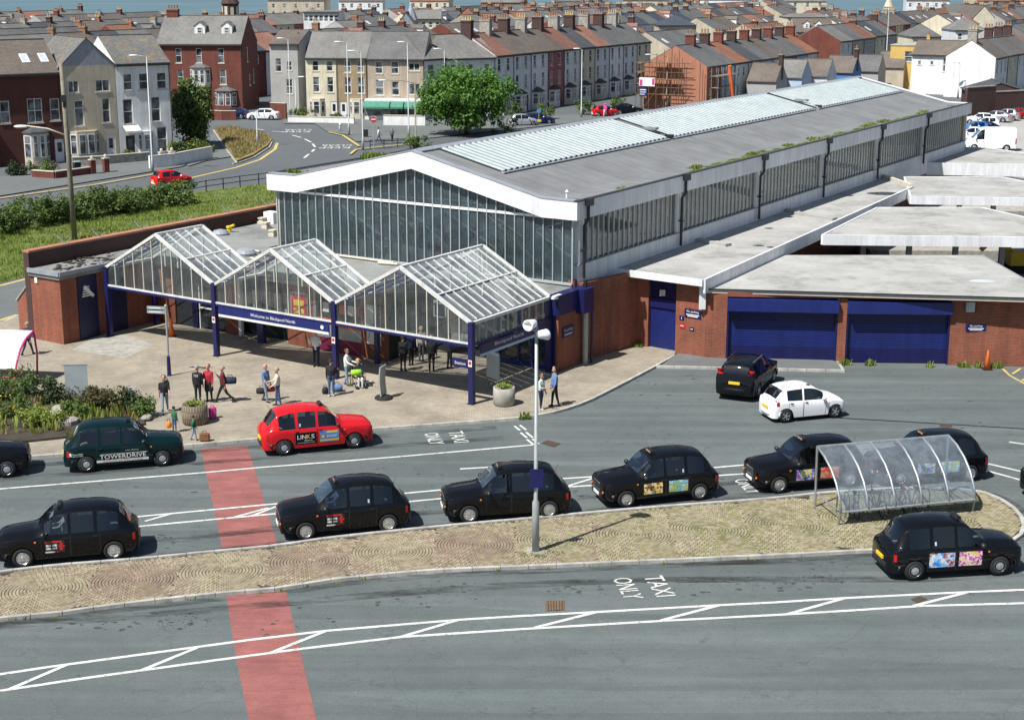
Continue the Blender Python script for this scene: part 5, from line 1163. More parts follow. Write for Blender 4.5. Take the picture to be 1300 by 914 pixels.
def facade(m, W, z1, holes, mp, rev=.14, mi=0, z0=0.):
    """wall face in (x,z) with rectangular openings; mp(x,depth,z) -> point"""
    holes = [h for h in holes if h[0] > 0.02 and h[1] < W-.02 and h[3] < z1-.02]
    xs = sorted({0,W,*[h[0] for h in holes],*[h[1] for h in holes]}); zs_ = sorted({z0,z1,*[h[2] for h in holes],*[h[3] for h in holes]})
    for i in range(len(xs)-1):
        for j in range(len(zs_)-1):
            xm, zm = (xs[i]+xs[i+1])/2, (zs_[j]+zs_[j+1])/2
            if any(h[0] < xm < h[1] and h[2] < zm < h[3] for h in holes): continue
            m.add([mp(xs[i],0,zs_[j]),mp(xs[i+1],0,zs_[j]),mp(xs[i+1],0,zs_[j+1]),mp(xs[i],0,zs_[j+1])],[(0,1,2,3)],mi)
    for a,b,c,d in holes:
        for (xa,za),(xb,zb) in (((a,c),(b,c)),((b,c),(b,d)),((b,d),(a,d)),((a,d),(a,c))):
            m.add([mp(xa,0,za),mp(xb,0,zb),mp(xb,rev,zb),mp(xa,rev,za)],[(0,1,2,3)],mi)
        m.add([mp(a,rev,c),mp(b,rev,c),mp(b,rev,d),mp(a,rev,d)],[(0,1,2,3)],mi)
    return holes
def chimney(par, x, y, zb, zt, w, d, pots, mat='brick_dark', potm='chimney_pot'):
    m = MB(); m.box(x-w/2,y-d/2,zb,x+w/2,y+d/2,zt,0); m.box(x-w/2-.06,y-d/2-.06,zt-.25,x+w/2+.06,y+d/2+.06,zt-.1,0); m.box(x-w/2-.04,y-d/2-.04,zt,x+w/2+.04,y+d/2+.04,zt+.07,2)
    for i in range(pots):
        f = (i+.5)/pots; px_, py_ = (x-w/2+w*f, y) if w >= d else (x, y-d/2+d*f)
        m.lathe([(.13,zt+.05),(.11,zt+.5),(.14,zt+.55),(.13,zt+.62)],8,1,(px_,py_,0))
    return m.build('chimney', [MT[mat],MT[potm],MT['concrete']], par)
def house(label, a, ang, W, D, eave, rise, wall, roof, wins=(), style='side', chim=(), far=True, sides=None, name='terrace_house', cat='house', group=None, doors=(), bays=(), dorm=(), sky=(), gut=True, ov=.25, side_wins=(), base=None, wf='frame_white', hip=0., endm=None):
    """a: front left base corner; x runs along the facade, y away from it"""
    t = thing(name, label, cat, (a[0],a[1],0), ang, group); R_ = rise
    wm = MB(); holes = [(x,x+w,z,z+h) for x,z,w,h,_ in wins]+[(x,x+w,.05,h) for x,w,h,_ in doors]
    facade(wm, W, eave, holes, lambda x,d,z:(x,d,z), .12)
    sh = [(y,y+w,z,z+h) for y,z,w,h,_ in side_wins]
    facade(wm, D, eave, sh, lambda y,d,z:(W-d,y,z), .12, 1)
    wm.add([(0,0,0),(0,D,0),(0,D,eave),(0,0,eave)],[(3,2,1,0)],1); wm.add([(0,D,0),(W,D,0),(W,D,eave),(0,D,eave)],[(3,2,1,0)],0)
    if style == 'side' and not hip:
        for x in (0,W): wm.add([(x,0,eave),(x,D,eave),(x,D/2,eave+R_)],[(0,1,2)] if x else [(2,1,0)],1)
    if style == 'gable':
        for y in (0,D): wm.add([(0,y,eave),(W,y,eave),(W/2,y,eave+R_)],[(0,1,2)] if not y else [(2,1,0)],1 if (endm and not y) else 0)
    wm.build('wall', [MT[wall],MT[endm or wall]], t)
    rm = MB(); th = .1
    if style == 'side' and not hip:
        for y0, yr in ((-ov,D/2),(D+ov,D/2)):
            ze = eave-R_*ov/(D/2); s_ = 1 if y0 < 0 else -1
            q = [(0,y0,ze),(W,y0,ze),(W,yr,eave+R_),(0,yr,eave+R_)]; q2 = [(x,y,z+th) for x,y,z in q]
            f = [(4,5,6,7),(0,4,7,3),(1,2,6,5),(0,1,5,4)]; rm.add(q+q2, f if s_ > 0 else [g[::-1] for g in f])
        rm.bar((0,D/2,eave+R_+th),(W,D/2,eave+R_+th),.25,.1,0)
    elif style == 'gable':
        for x0 in (-ov,W+ov):
            ze = eave-R_*ov/(W/2); q = [(x0,-.1,ze),(x0,D+.1,ze),(W/2,D+.1,eave+R_),(W/2,-.1,eave+R_)]; q2 = [(x,y,z+th) for x,y,z in q]
            f = [(7,6,5,4),(0,3,7,4),(1,5,6,2),(0,4,5,1)]; rm.add(q+q2, f if x0 < 0 else [g[::-1] for g in f])
        rm.bar((W/2,-.1,eave+R_+th),(W/2,D+.1,eave+R_+th),.25,.1)
    elif style == 'flat': rm.box(-.1,-.1,eave,W+.1,D+.1,eave+.15)
    else:
        h_ = hip or D/2; q = [(-ov,-ov,eave),(W+ov,-ov,eave),(W+ov,D+ov,eave),(-ov,D+ov,eave),(h_,D/2,eave+R_),(W-h_,D/2,eave+R_)]
        rm.add(q,[(0,1,5,4),(1,2,5),(2,3,4,5),(3,0,4)])
    ro = rm.build('roof', MT[roof], t)
    for c in chim: chimney(ro, c[0], c[1], eave+(0 if style != 'flat' else 0), c[2], c[3], c[4], c[5], c[6] if len(c) > 6 else 'brick_dark', c[7] if len(c) > 7 else 'chimney_pot')
    for x,z,w,h,b in wins:
        if far: link('window', win_meshes(w,h,b,'far',wf), t, (x,.06,z))
        else:
            f, p_, s_ = win_meshes(w,h,b,'near',wf); o = link('window', f, t, (x,.05,z)); link('pane', p_, o); link('sill', s_, o)
    for y,z,w,h,b in side_wins:
        if far: o = link('window', win_meshes(w,h,b,'far',wf), t, (W-.06,y,z), pi/2)
        else: f, p_, s_ = win_meshes(w,h,b,'near',wf); o = link('window', f, t, (W-.05,y,z), pi/2); link('pane', p_, o); link('sill', s_, o)
    for x,w,h,dm in doors:
        m = MB(); m.box(x,.05,.05,x+w,.1,h,0); m.box(x+w*.28,.03,h*.45,x+w*.72,.05,h*.85,1); m.build('door', [MT[dm],MT['pane_dark']], t, uv=False)
    for b in bays:
        x0,x1,dp,z0,z1,bm,rmn,hp = b; m = MB(); c = min(.6,(x1-x0)*.25) if hp else .02
        pl = [(x0,0),(x0+c,-dp),(x1-c,-dp),(x1,0)]; m.prism([(p[0],p[1]+.02) for p in pl], z0, z1)
        bo = m.build('bay_window', MT[bm], t)
        wz0, wz1 = (z0+.75 if z0 < .5 else z0+.55), z1-.3; f = .09
        for i in range(3):
            p, q = Vector((*pl[i],0)), Vector((*pl[i+1],0)); L_ = (q-p).length
            if L_ < .3 : continue
            d = (q-p).normalized(); n = Vector((d.y,-d.x,0)); k = 1 if L_ < 1.3 else 2
            for j in range(k):
                m = MB(); aa = p+d*(L_*j/k+.1)+n*.0; bb = p+d*(L_*(j+1)/k-.1)
                for u0,u1,v0,v1,mi,o_ in ((0,1,0,1,0,.03),):
                    for (s0,s1,h0,h1,mm,oo) in ((aa,bb,wz0,wz1,0,.0),(aa+d*f,bb-d*f,wz0+f,wz0+(wz1-wz0)*.62,1,.025),(aa+d*f,bb-d*f,wz0+(wz1-wz0)*.62+f,wz1-f,1,.025)):
                        o1 = n*(.0+oo); o2 = n*(.03+oo)
                        vs = [s0+o1,s1+o1,s1+o2,s0+o2]; m.prism([(v.x,v.y+.02) for v in vs], h0, h1, mm)
                m.build('bay_light', [MT['frame_white'],MT['pane']], bo, uv=False)
        m = MB()
        if rmn:
            pp = [(x0-.15,.02),(x0+c-.1,-dp-.15),(x1-c+.1,-dp-.15),(x1+.15,.02)]
            m.add([(*q,z1) for q in pp]+[((x0+x1)/2-.3,.02,z1+.55),((x0+x1)/2+.3,.02,z1+.55)],[(0,1,4),(1,2,5,4),(2,3,5)]); m.prism(pp, z1-.12, z1)
            m.build('bay_roof', MT[rmn], bo)
    for x,w,fy in dorm:
        zf = eave+R_*(fy/(D/2)); zt = zf+1.5; m = MB(); yb = fy+(1.5/R_)*(D/2)
        m.add([(x,fy,zf-.1),(x+w,fy,zf-.1),(x+w,fy,zt-.3),(x+w/2,fy,zt+.25),(x,fy,zt-.3),(x,min(yb,D*.48),zt-.3),(x+w,min(yb,D*.48),zt-.3),(x+w,min(yb,D*.48),zf),(x,min(yb,D*.48),zf)],[(0,1,2,3,4),(8,0,4,5),(1,7,6,2)],0)
        d_ = m.build('dormer', MT['render_white'], t); m = MB(); yk = min(yb+.6,D*.5)
        for s_ in (-.15,w+.15): m.bar((x+(s_ if s_ < 0 else w+.15),(fy+yk)/2-.1,zt-.38),(x+w/2,(fy+yk)/2-.1,zt+.3),yk-fy,.09)
        m.build('dormer_roof', MT[roof], d_); link('dormer_window', win_meshes(w*.5,.85,'h','far'), d_, (x+w*.25,fy-.05,zf+.15))
    for x,fy,w,l in sky:
        zf = lambda y: eave+R_*(y/(D/2))+th; m = MB(); m.bar((x,fy,zf(fy)+.03),(x,fy+l,zf(fy+l)+.03),w,.08,0,up=(0,-R_/(D/2),1)); m.bar((x,fy+.1,zf(fy+.1)+.06),(x,fy+l-.1,zf(fy+l-.1)+.06),w-.2,.06,1,up=(0,-R_/(D/2),1)); m.build('skylight', [MT['frame_white'],MT['skylight']], t, uv=False)
    if gut and style != 'gable':
        ze = eave-R_*ov/(D/2) if style == 'side' else eave-.05; m = MB(); m.box(0.01,-ov-.1,ze-.16,W-.01,-ov+.02,ze+.03); m.box(0.01,-ov+.02,ze-.2,W-.01,.0,ze-.05); m.build('gutter', MT['gutter'], t)
        MB().tube([(W-.12,-.12,.1),(W-.12,-.12,ze-.1)],.05,6).build('downpipe', MT['gutter'], t)
    return t
def ang(a, b): d = b-a; return atan2(d.y, d.x)
def grid(n, W, z, w, h, b='h', m0=.0): return [(W*(i+.5)/n-w/2, z, w, h, b) for i in range(n)]
# ---- terrace on the left: brick house, gable fronted grey house, white house
a1 = P(84,206); da = Vector((.82,.572,0)); a0 = a1-da*10.5; b1 = a1+da*5.75; c1 = a1+da*11.7
L0 = (a1-a0).length
house('shaded dark red brick house with pale stone window heads beside the grey gabled house', a0, ang(a0,a1), L0, 9, 9.2, 3.0, 'brick_shaded', 'slate_brown',
  [(L0*.66,4.2,1.5,2.4,'hv'),(L0*.88,4.3,.95,2.2,'h'),(L0*.2,4.2,1.5,2.4,'hv'),(L0*.4,4.3,.95,2.2,'h')], chim=[(L0*.35,4.5,13.6,1.1,1.6,4,'brick_house')], far=False, doors=[(L0*.9,1.0,2.4,'door_white')], bays=[(L0*.6,L0*.85,.8,0,3.3,'stone_trim','slate_dark',True),(L0*.12,L0*.36,.8,0,3.3,'stone_trim','slate_dark',True)], sky=[(L0*.72,1.2,.8,1.2),(L0*.9,1.2,.8,1.2)])
for i in range(4):
    q = a0-da*(7.*(i+1)+.05); house(['red brick bay fronted house left of the dark brick house','cream bay fronted house two doors from the dark brick house','grey bay fronted house three doors from the dark brick house','white bay fronted house at the far left of the terrace'][i], q, ang(a0,a1), 6.95, 9, 8.9+.1*i, 2.9, ['brick_shaded','render_cream','render_grey','render_white'][i], 'slate_grey', grid(2,6.95,6.4,.9,1.6)+grid(2,6.95,3.6,.9,2.0), far=False, doors=[(5.4,1.,2.3,'door_dark')], bays=[(.6,3.8,.8,0,3.1,'stone_trim','slate_dark',True)], chim=[(.3,4.5,13.2,.9,1.6,4)])
L1 = (b1-a1).length
house('grey rendered house with a gabled front and hanging baskets', a1+Vector((.02,.02,0)), ang(a1,b1), L1-.05, 9, 9.7, 2.7, 'render_sand', 'slate_lichen',
  [(.7,7.0,1.1,1.2,'v'),(L1*.62,7.0,1.5,1.2,'v'),(1.2,3.6,.95,2.6,'t'),(L1*.72,3.8,.8,2.5,'h')], style='gable', far=False, doors=[(L1*.76,.95,2.5,'door_white')], bays=[(.5,L1*.62,.75,0,3.1,'render_sand',None,True)], endm='lead', gut=False)
L2 = (c1-b1).length
house('white rendered house with small white awning and hanging sign', b1+Vector((.02,.02,0)), ang(b1,c1), L2, 9, 9.8, 2.6, 'render_white', 'slate_lichen',
  [(.8,7.0,.95,1.7,'h'),(L2*.42,7.0,1.05,1.7,'h'),(L2*.75,7.0,1.05,1.7,'h'),(.6,3.5,1.05,2.6,'h'),(L2*.62,3.6,1.0,2.6,'h'),(L2*.7,.4,1.1,2.6,'h')], far=False, doors=[(.7,1.,2.3,'door_dark')], bays=[(L2*.34,L2*.62,.5,0,2.7,'render_pale',None,True)])
p = b1+(c1-b1)*.08; aw = thing('awning', 'small white fabric awning over the white house doorway', 'awning', (p.x,p.y,2.75), ang(b1,c1)); m = MB(); m.add([(0,-.02,.6),(1.7,-.02,.6),(1.7,-.9,.1),(0,-.9,.1),(0,-.9,-.12),(1.7,-.9,-.12)],[(0,3,2,1),(3,4,5,2)]); m.build('fabric', MT['paper'], aw); MB().tube([(0,0,.1),(0,-.88,.08)],.02,5).tube([(1.7,0,.1),(1.7,-.88,.08)],.02,5).build('frame', MT['galv'], aw)
# garden walls and gate piers
def gwall(label, pts, h, mat, th=.25, capm='stone_trim', z0=0., cat='wall'):
    t = thing('garden_wall', label, cat); q = [P(x,y) for x,y in pts]
    for i in range(len(q)-1): 
        m = MB(); m.bar((q[i].x,q[i].y,z0+h/2),(q[i+1].x,q[i+1].y,z0+h/2),th,h); m.build('wall_face', MT[mat], t)
        m = MB(); m.bar((q[i].x,q[i].y,z0+h+.04),(q[i+1].x,q[i+1].y,z0+h+.04),th+.1,.08); m.build('coping', MT[capm], t)
    return t
gwall('low white garden wall before the white house', [(190,215),(219,212),(269,202)], 1.25, 'render_white')
gwall('dark stone garden wall with grey coping before the grey house', [(92,212),(131,210),(190,205)], .9, 'stone_grey')
gwall('low brick edged flower bed wall before the brick house', [(42,226),(70,228),(116,222)], .7, 'brick_house')
for q, s_ in (((118,222),'brick_house'),((135,220),'brick_house'),((206,212),'render_white'),((219,211),'render_white')):
    p = P(*q); g = thing('gate_pier', {'brick_house':'square brick gate pier with stone cap at the front gardens','render_white':'white gate pier with ball finial at the white garden wall'}[s_], 'gate pier', p, .7, 'gate piers'); MB().box(-.25,-.25,0,.25,.25,1.4).build('shaft', MT[s_], g); MB().box(-.3,-.3,1.4,.3,.3,1.5).lathe([(.02,1.5),(.18,1.62),(.15,1.8),(.02,1.85)],8,0).build('cap', MT['stone_trim'], g)
# ---- red brick villa with two dormers
d0, d1 = P(203,140), P(310,140.5); LD = (d1-d0).length
house('large red brick villa with two white dormers and a dark side wall', d0, ang(d0,d1), LD, 10, 9.3, 3.6, 'brick_house', 'slate_pale',
  [(LD*.22,6.6,.8,2.0,'h'),(LD*.46,6.6,.8,2.0,'h'),(LD*.72,6.6,.8,2.0,'h'),(LD*.23,3.6,.8,2.1,'h'),(LD*.73,3.6,.9,2.1,'h')], far=False, bays=[(LD*.38,LD*.62,.7,3.3,6.0,'stone_trim','slate_grey',True),(LD*.33,LD*.58,.6,0,2.9,'stone_trim',None,False),(LD*.66,LD*.92,.9,0,2.8,'brick_house','slate_grey',True)], dorm=[(LD*.42,1.5,1.6),(LD*.74,1.5,1.6)], side_wins=[(3,6.6,.9,2,'h'),(6.5,3.4,.9,2,'h'),(4,3.2,.9,1.6,'h')], chim=[(LD*.1,5,13.8,1.6,.9,4,'brick_house')])
p = P(348,120); house('grey rendered annexe beside the brick villa', P(345,143), R(-8), 4.2, 11, 9.4, 1.6, 'render_grey', 'slate_brown', [(.8,5.6,.8,1.8,'h'),(2.4,5.8,.7,1.2,'h'),(2.2,2.6,.9,2,'h')], far=False)
house('brown tiled house with an orange brick end wall behind the annexe', P(366,139.5), R(-25), 4.0, 12, 7.8, 2.8, 'brick_orange', 'slate_brown', [], style='gable', far=False)
gwall('brick garden wall around the villa forecourt', [(253,152),(283,153),(300,153)], 1.2, 'brick_house'); gwall('brick wall with white panel beyond the parked white car', [(344,150),(364,151)], 2.0, 'brick_house')
# ---- cream, tan, beige row with corner shop
e = [P(390,151), P(430,151.5), P(468,151.5), P(540,152.5), P(566,150)]
e[1] = e[0].lerp(e[3],.27); e[2] = e[0].lerp(e[3],.52)
LE = [(e[i+1]-e[i]).length for i in range(4)]
def two(W, z, h, w=.85): return [(W*.22,z,w,h,'h'),(W*.66,z,w,h,'h')]
hA = house('cream rendered house at the end of the shop row', e[0], ang(e[0],e[1]), LE[0]-.02, 9, 8.1, 3.1, 'render_cream', 'slate_pale', two(LE[0],6.3,1.3,.8)+two(LE[0],3.5,2.0,.85), far=False, doors=[(LE[0]*.75,.9,2.3,'door_white')], bays=[(.4,LE[0]*.58,.6,0,2.7,'stone_trim',None,True)])
house('tan brick house between the cream house and the corner shop', e[1], ang(e[1],e[2]), LE[1]-.02, 9, 8.1, 3.1, 'brick_tan', 'slate_pale', two(LE[1],6.1,1.6,.9)+two(LE[1],3.4,2.1,.9), far=False, doors=[(.2,.9,2.3,'door_white')], bays=[(LE[1]*.38,LE[1]*.9,.6,0,2.7,'stone_trim',None,True)])
hS = house('beige shop building with green awnings', e[2], ang(e[2],e[3]), LE[2]-.02, 9, 8.0, 3.2, 'render_beige', 'slate_grey', [(LE[2]*.14,6.0,.95,1.6,'h'),(LE[2]*.42,6.0,.95,1.6,'h'),(LE[2]*.72,6.4,1.5,1.0,'v'),(LE[2]*.14,3.2,1.1,2.0,'h'),(LE[2]*.42,3.2,1.0,1.8,'h'),(LE[2]*.72,3.3,1.5,1.4,'v')], far=False, doors=[(LE[2]*.52,.95,2.3,'door_dark')], name='shop_building', cat='shop')
B(-.2,-1.4,2.45,LE[2]-.3,0,2.75,'shop_fascia',MT['render_white'],hS)
for x0, x1 in ((-.4,LE[2]*.42),(LE[2]*.44,LE[2]*.66),(LE[2]*.68,LE[2]*.93)):
    m = MB(); m.add([(x0,-1.41,2.5),(x1,-1.41,2.5),(x1,-2.3,1.85),(x0,-2.3,1.85),(x0,-2.3,1.6),(x1,-2.3,1.6)],[(0,3,2,1),(3,4,5,2)]); m.build('awning', MT['awning_green'], hS)
B(-.2,-1.38,.6,LE[2]*.42,-1.3,2.4,'shop_window',MT['pane'],hS); B(LE[2]*.7,-1.38,.6,LE[2]*.92,-1.3,2.4,'shop_window',MT['pane'],hS); B(-.2,-1.36,0,LE[2]-.3,0,.6,'stall_riser',MT['render_white'],hS)
house('white corner house with a green picture window', e[3], ang(e[3],e[4]), LE[3], 9, 7.9, 3.0, 'render_pale', 'slate_pale', [(.6,5.5,1.1,1.7,'h'),(.6,2.6,1.1,1.8,'h')], far=False, style='hip', hip=.6)
gwall('low white wall before the cream house and shop', [(366,156),(440,157.5),(450,158)], .8, 'render_white'); gwall('white wall in front of the shop forecourt', [(487,160),(540,160.5)], 1.3, 'render_white')
# ---- the grid of terraces behind
tv = Vector((.5,.866,0)); nv = Vector((.866,-.5,0)); TA = atan2(.866,.5)
def at_sr(s, r): return nv*s+tv*r
WALLS = ['render_white','render_white','render_pale','render_cream','render_pale','render_sand','brick_house','render_pink','render_grey','render_blue']
ROOFS = ['slate_grey','slate_grey','slate_pale','slate_dark','slate_brown','slate_brown','tile_red','tile_orange','slate_grey','tile_pink','slate_blue']
WN = dict(render_white='white', render_pale='pale grey', render_cream='cream', render_sand='sandy', brick_house='red brick', render_pink='dusky pink', render_grey='grey', render_blue='pale blue', render_yellow='ochre', brick_orange='orange brick', render_blue2='bright blue', brick_new='new orange brick', render_tan='tan')
RN = dict(slate_grey='grey slate', slate_pale='pale slate', slate_dark='dark slate', slate_brown='brown slate', tile_red='red tiled', tile_orange='orange tiled', tile_pink='pink tiled', slate_blue='blue slate', slate_lichen='lichened slate')
# front terrace facing the street beside the big tree
f0 = P(566,150); f1 = P(629,147); LF = (f1-f0).length
house('white rendered wing of the corner house behind the big tree', f0, ang(f0,f1), LF, 8, 7.8, 2.9, 'render_pale', 'slate_pale', grid(3,LF,5.4,.8,1.6)+grid(3,LF,2.6,.8,1.7), far=False, style='hip', hip=.6)
rowF = [('render_pale','tile_red'),('render_pale','slate_brown'),('render_white','slate_brown'),('render_pink','slate_brown'),('render_white','tile_red'),('render_cream','slate_dark'),('render_pale','tile_pink'),('render_white','slate_grey'),('render_pale','slate_grey'),('render_cream','slate_grey')]
nth = ['with black bay canopy by the big tree','next along from the big tree','beside the dusky pink house','between two white houses','after the dusky pink house','with dark slate roof and black porch','with pink roof tiles','near the scaffolding','behind the scaffolding tubes','at the far end of the street terrace']
for i, (wl_, rf) in enumerate(rowF):
    p = f1+tv*(4.95*i); z = hsh(i)*.12
    house(f'{WN[wl_]} terrace house {nth[i]}', p, TA, 4.93, 9, 8.05+z*.3, 2.7+z, wl_, rf, [(.7,5.9,.8,1.7,'h'),(3.1,5.9,.8,1.7,'h'),(.7,3.2,.8,1.9,'h'),(3.1,3.2,.8,1.9,'h')], far=False, chim=[(0.1,4.5,12.6,.8,1.6,4,'stone_grey' if i%2 else 'brick_dark','pot_cream' if i%3 == 0 else 'chimney_pot')], doors=[(3.3,.9,2.2,'door_dark' if i%2 else 'door_white')], bays=[(.35,2.9,.8,0,2.6,'render_white' if i%2 else 'stone_trim','slate_dark',True)], group='terrace houses along the street')
# scaffolded house and its row
gL = P(817,138); gw = 9.6
def gable_row(org, n, hw, W, eave, rise, specs, lab, grp, far=True):
    """row whose gable end faces the camera; facade faces +n; built from the near end backwards"""
    for i in range(n):
        wl_, rf = specs[i%len(specs)]; p = org+tv*(hw*i)
        house(lab(i,wl_,rf), p, TA, hw-.02, W, eave+.05*hsh(i,5), rise+.06*hsh(i,6), wl_, rf, [(hw*.2,eave-2.1,.8,1.4,'h'),(hw*.62,eave-2.1,.8,1.4,'h'),(hw*.2,eave-4.8,.9,1.6,'h')], far=far, chim=[(hw-.1,W/2,eave+rise+1.5,.7,1.4,3,'brick_dark' if i%2 else 'brick_house')], group=grp, endm='brick_new' if (i == 0 and wl_ == 'brick_new') else None)
gR = gL+nv*gw
gable_row(gR, 9, 5.2, gw, 6.2, 2.6, [('brick_new','slate_grey'),('render_blue','slate_grey'),('render_white','tile_orange'),('render_pale','slate_dark'),('render_blue','slate_grey'),('render_white','slate_brown')],
  lambda i,w_,r_: 'new orange brick house with a gable end wrapped in scaffolding' if i == 0 else f'{WN[w_]} terrace house with {RN[r_]} roof, {["","first","second","third","fourth","fifth","sixth","seventh","eighth"][i]} beyond the scaffolded gable', 'houses behind the scaffolded gable')
# scaffolding against the gable
scf = thing('scaffolding', 'tube scaffolding with boards against the orange brick gable', 'scaffolding', gL, atan2(nv.y,nv.x))
for i in range(7):
    x = .3+i*1.15 if i < 6 else gw-.4
    for y in (-.5,-1.5): MB().tube([(x,y,0),(x,y,5.6+2.6*(1-abs(x-gw/2)/(gw/2))*.9+ (1 if y < -1 else 0))],.05,5).build('standard', MT['rust'], scf)
for z in (2.2,3.2,4.3,5.3,6.6):
    for y in (-.5,-1.5): MB().tube([(-.6,y,z),(gw*.78,y,z)],.045,5).build('ledger', MT['rust'], scf)
for z in (2.1,4.2,6.5): 
    for k in range(4): B(-.3 if z < 6 else 1.5,-1.4+k*.22,z+.05,gw*.6 if z > 4 else gw*.4,-1.2+k*.22,z+.1,'board',MT['wood'],scf)
for x in (1,4): MB().tube([(x,-1.52,.5),(x+2.6,-1.52,4.3)],.045,5).build('brace', MT['rust'], scf)
sgn = MB().box(.0,-1.62,3.3,2.4,-1.58,4.5).build('banner', MT['paper'], scf); MB().box(.05,-1.64,1.9,1.2,-1.6,3.1).build('notice_board', MT['blue_bright'], scf)
MB().box(.15,-1.66,2.7,1.1,-1.645,2.85).box(.15,-1.66,2.4,1.1,-1.645,2.5).box(.15,-1.66,2.1,.9,-1.645,2.2).build('notice_lettering', MT['paper'], scf); MB().box(.1,-1.63,3.35,.5,-1.625,4.2).box(2.0,-1.63,3.5,2.35,-1.625,4.4).build('banner_print', MT['pink_metal'], scf)
sc2 = thing('scaffolding', 'tube scaffolding along the street side of the new brick house', 'scaffolding', gL, TA)
for i in range(6):
    for y in (.4,1.4): MB().tube([(.3+i*1.5,y,0),(.3+i*1.5,y,6.6)],.05,5).build('standard', MT['rust'], sc2)
for z in (1.8,3.4,5.0,6.3):
    for y in (.4,1.4): MB().tube([(0,y,z),(8.2,y,z)],.045,5).build('ledger', MT['rust'], sc2)
    B(0,.5,z+.04,8.2,1.2,z+.09,'board',MT['wood'],sc2)
sc3 = thing('scaffolding', 'scaffolding with orange rubbish chute on the shaded side of the brick house', 'scaffolding', gR, TA)
for i in range(5):
    for y in (-.5,-1.5): MB().tube([(.5+i*1.8,y,0),(.5+i*1.8,y,6.0)],.05,5).build('standard', MT['galv'], sc3)
for z in (1.6,3.2,4.8): MB().tube([(0,-1.5,z),(8,-1.5,z)],.045,5).tube([(0,-.5,z),(8,-.5,z)],.045,5).build('ledger', MT['galv'], sc3); B(.2,-1.4,z+.05,7.8,-.6,z+.1,'board',MT['wood'],sc3)
MB().tube([(3.6,-1.9,6.2),(4.4,-2.2,1.5)],.28,8).build('chute', MT['orange'], sc3)
# rear outriggers: row of small gables beside the hall roof
for i in range(6):
    x = 948+i*33; z = 5.2+.25*(i%3)
    p = P(x, 104-i*3.2, 3.4); p = Vector((p.x,p.y,0))
    house(f'small {WN[["render_grey","render_blue","render_pale","render_blue2","render_grey","render_sand"][i]]} rear extension with {["tall black chimney","blue gable wall","pale gable wall","bright blue gable","dark slate gable","sandy end wall"][i]} behind the hall roof', p, atan2(nv.y,nv.x)+R(6), 4.4, 6.5, 3.6+.2*(i%2), 2.3, ['render_grey','render_blue','render_pale','render_blue2','render_grey','render_sand'][i], ['slate_brown','slate_pale','slate_brown','slate_brown','slate_grey','slate_brown'][i], [], style='side', name='rear_extension', chim=[(4.2,3.2,7.2,.6,.9,1,'brick_dark')] if i in (0,3) else [], group='rear extensions behind the hall', gut=False)
# ochre block, white gabled house, others on the right
py = P(1128,110,.5); house('ochre flat roofed block with one upper window', (py.x,py.y), atan2(nv.y,nv.x)+R(4), 5.6, 8, 7.2, .1, 'render_yellow', 'roof_concrete', [(2.3,4.6,1.3,1.7,'h')], style='flat', far=False, name='flat_roofed_block', cat='building', chim=[(5.3,4,8.8,.5,.6,1,'render_yellow')], gut=False)
pk_ = P(1274,127); house('bright white house with a broad gable end above the car park', (pk_.x-1,pk_.y+2), TA, 8.5, 7.6, 6.2, 2.5, 'render_white', 'slate_brown', grid(3,8.5,3.9,.8,1.6)+grid(2,8.5,1.2,.8,1.6), far=False, chim=[(.5,3.8,10.4,.9,1.4,3,'stone_grey','pot_cream')])
pk2 = P(1236,129); q = at_sr(Vector((pk_.x-1,pk_.y+2,0)).dot(nv)-14, Vector((pk_.x-1,pk_.y+2,0)).dot(tv)+4); house('white rear wing with small windows left of the broad white gable', (q.x,q.y), atan2(nv.y,nv.x), 9, 6, 6.3, 2.0, 'render_white', 'slate_brown', [(1,4.6,.5,.6,''),(3,4.6,.5,.6,''),(5,3.6,1.,2.2,'h')], far=False)
for i in range(3):
    q = Vector((pk_.x-1,pk_.y+2,0))+tv*(9+7*i); house(['cream terrace house directly behind the bright white gable','white terrace house second behind the white gable','pale terrace house third behind the white gable'][i], (q.x,q.y), TA, 6.9, 7.6, 6.2-.1*i, 2.4, ['render_cream','render_white','render_pale'][i], ['slate_grey','slate_brown','slate_grey'][i], grid(2,6.9,3.9,.8,1.5), chim=[(6.5,4.8,10.2,.7,1.3,3)])
dk = thing('boundary_wall', 'dark brick wall at the back of the car park', 'wall'); qa, qb, qc = P(1226,153), P(1262,150), P(1420,141)
for a_, b_, h_ in ((qa,qb,4.2),(qb,qc,3.4)): wallseg(a_,b_,0,h_,.4,'wall_face','brick_dark',dk); wallseg(a_,b_,h_,h_+.12,.5,'coping','stone_grey',dk,-.05)
p = PD(1232,120,207); house('low dark shed roof behind the car park wall', (p.x,p.y), R(-8), 8, 8, 3.0, 1.2, 'brick_dark', 'slate_dark', [], name='shed', cat='shed', gut=False, style='gable', sky=[])
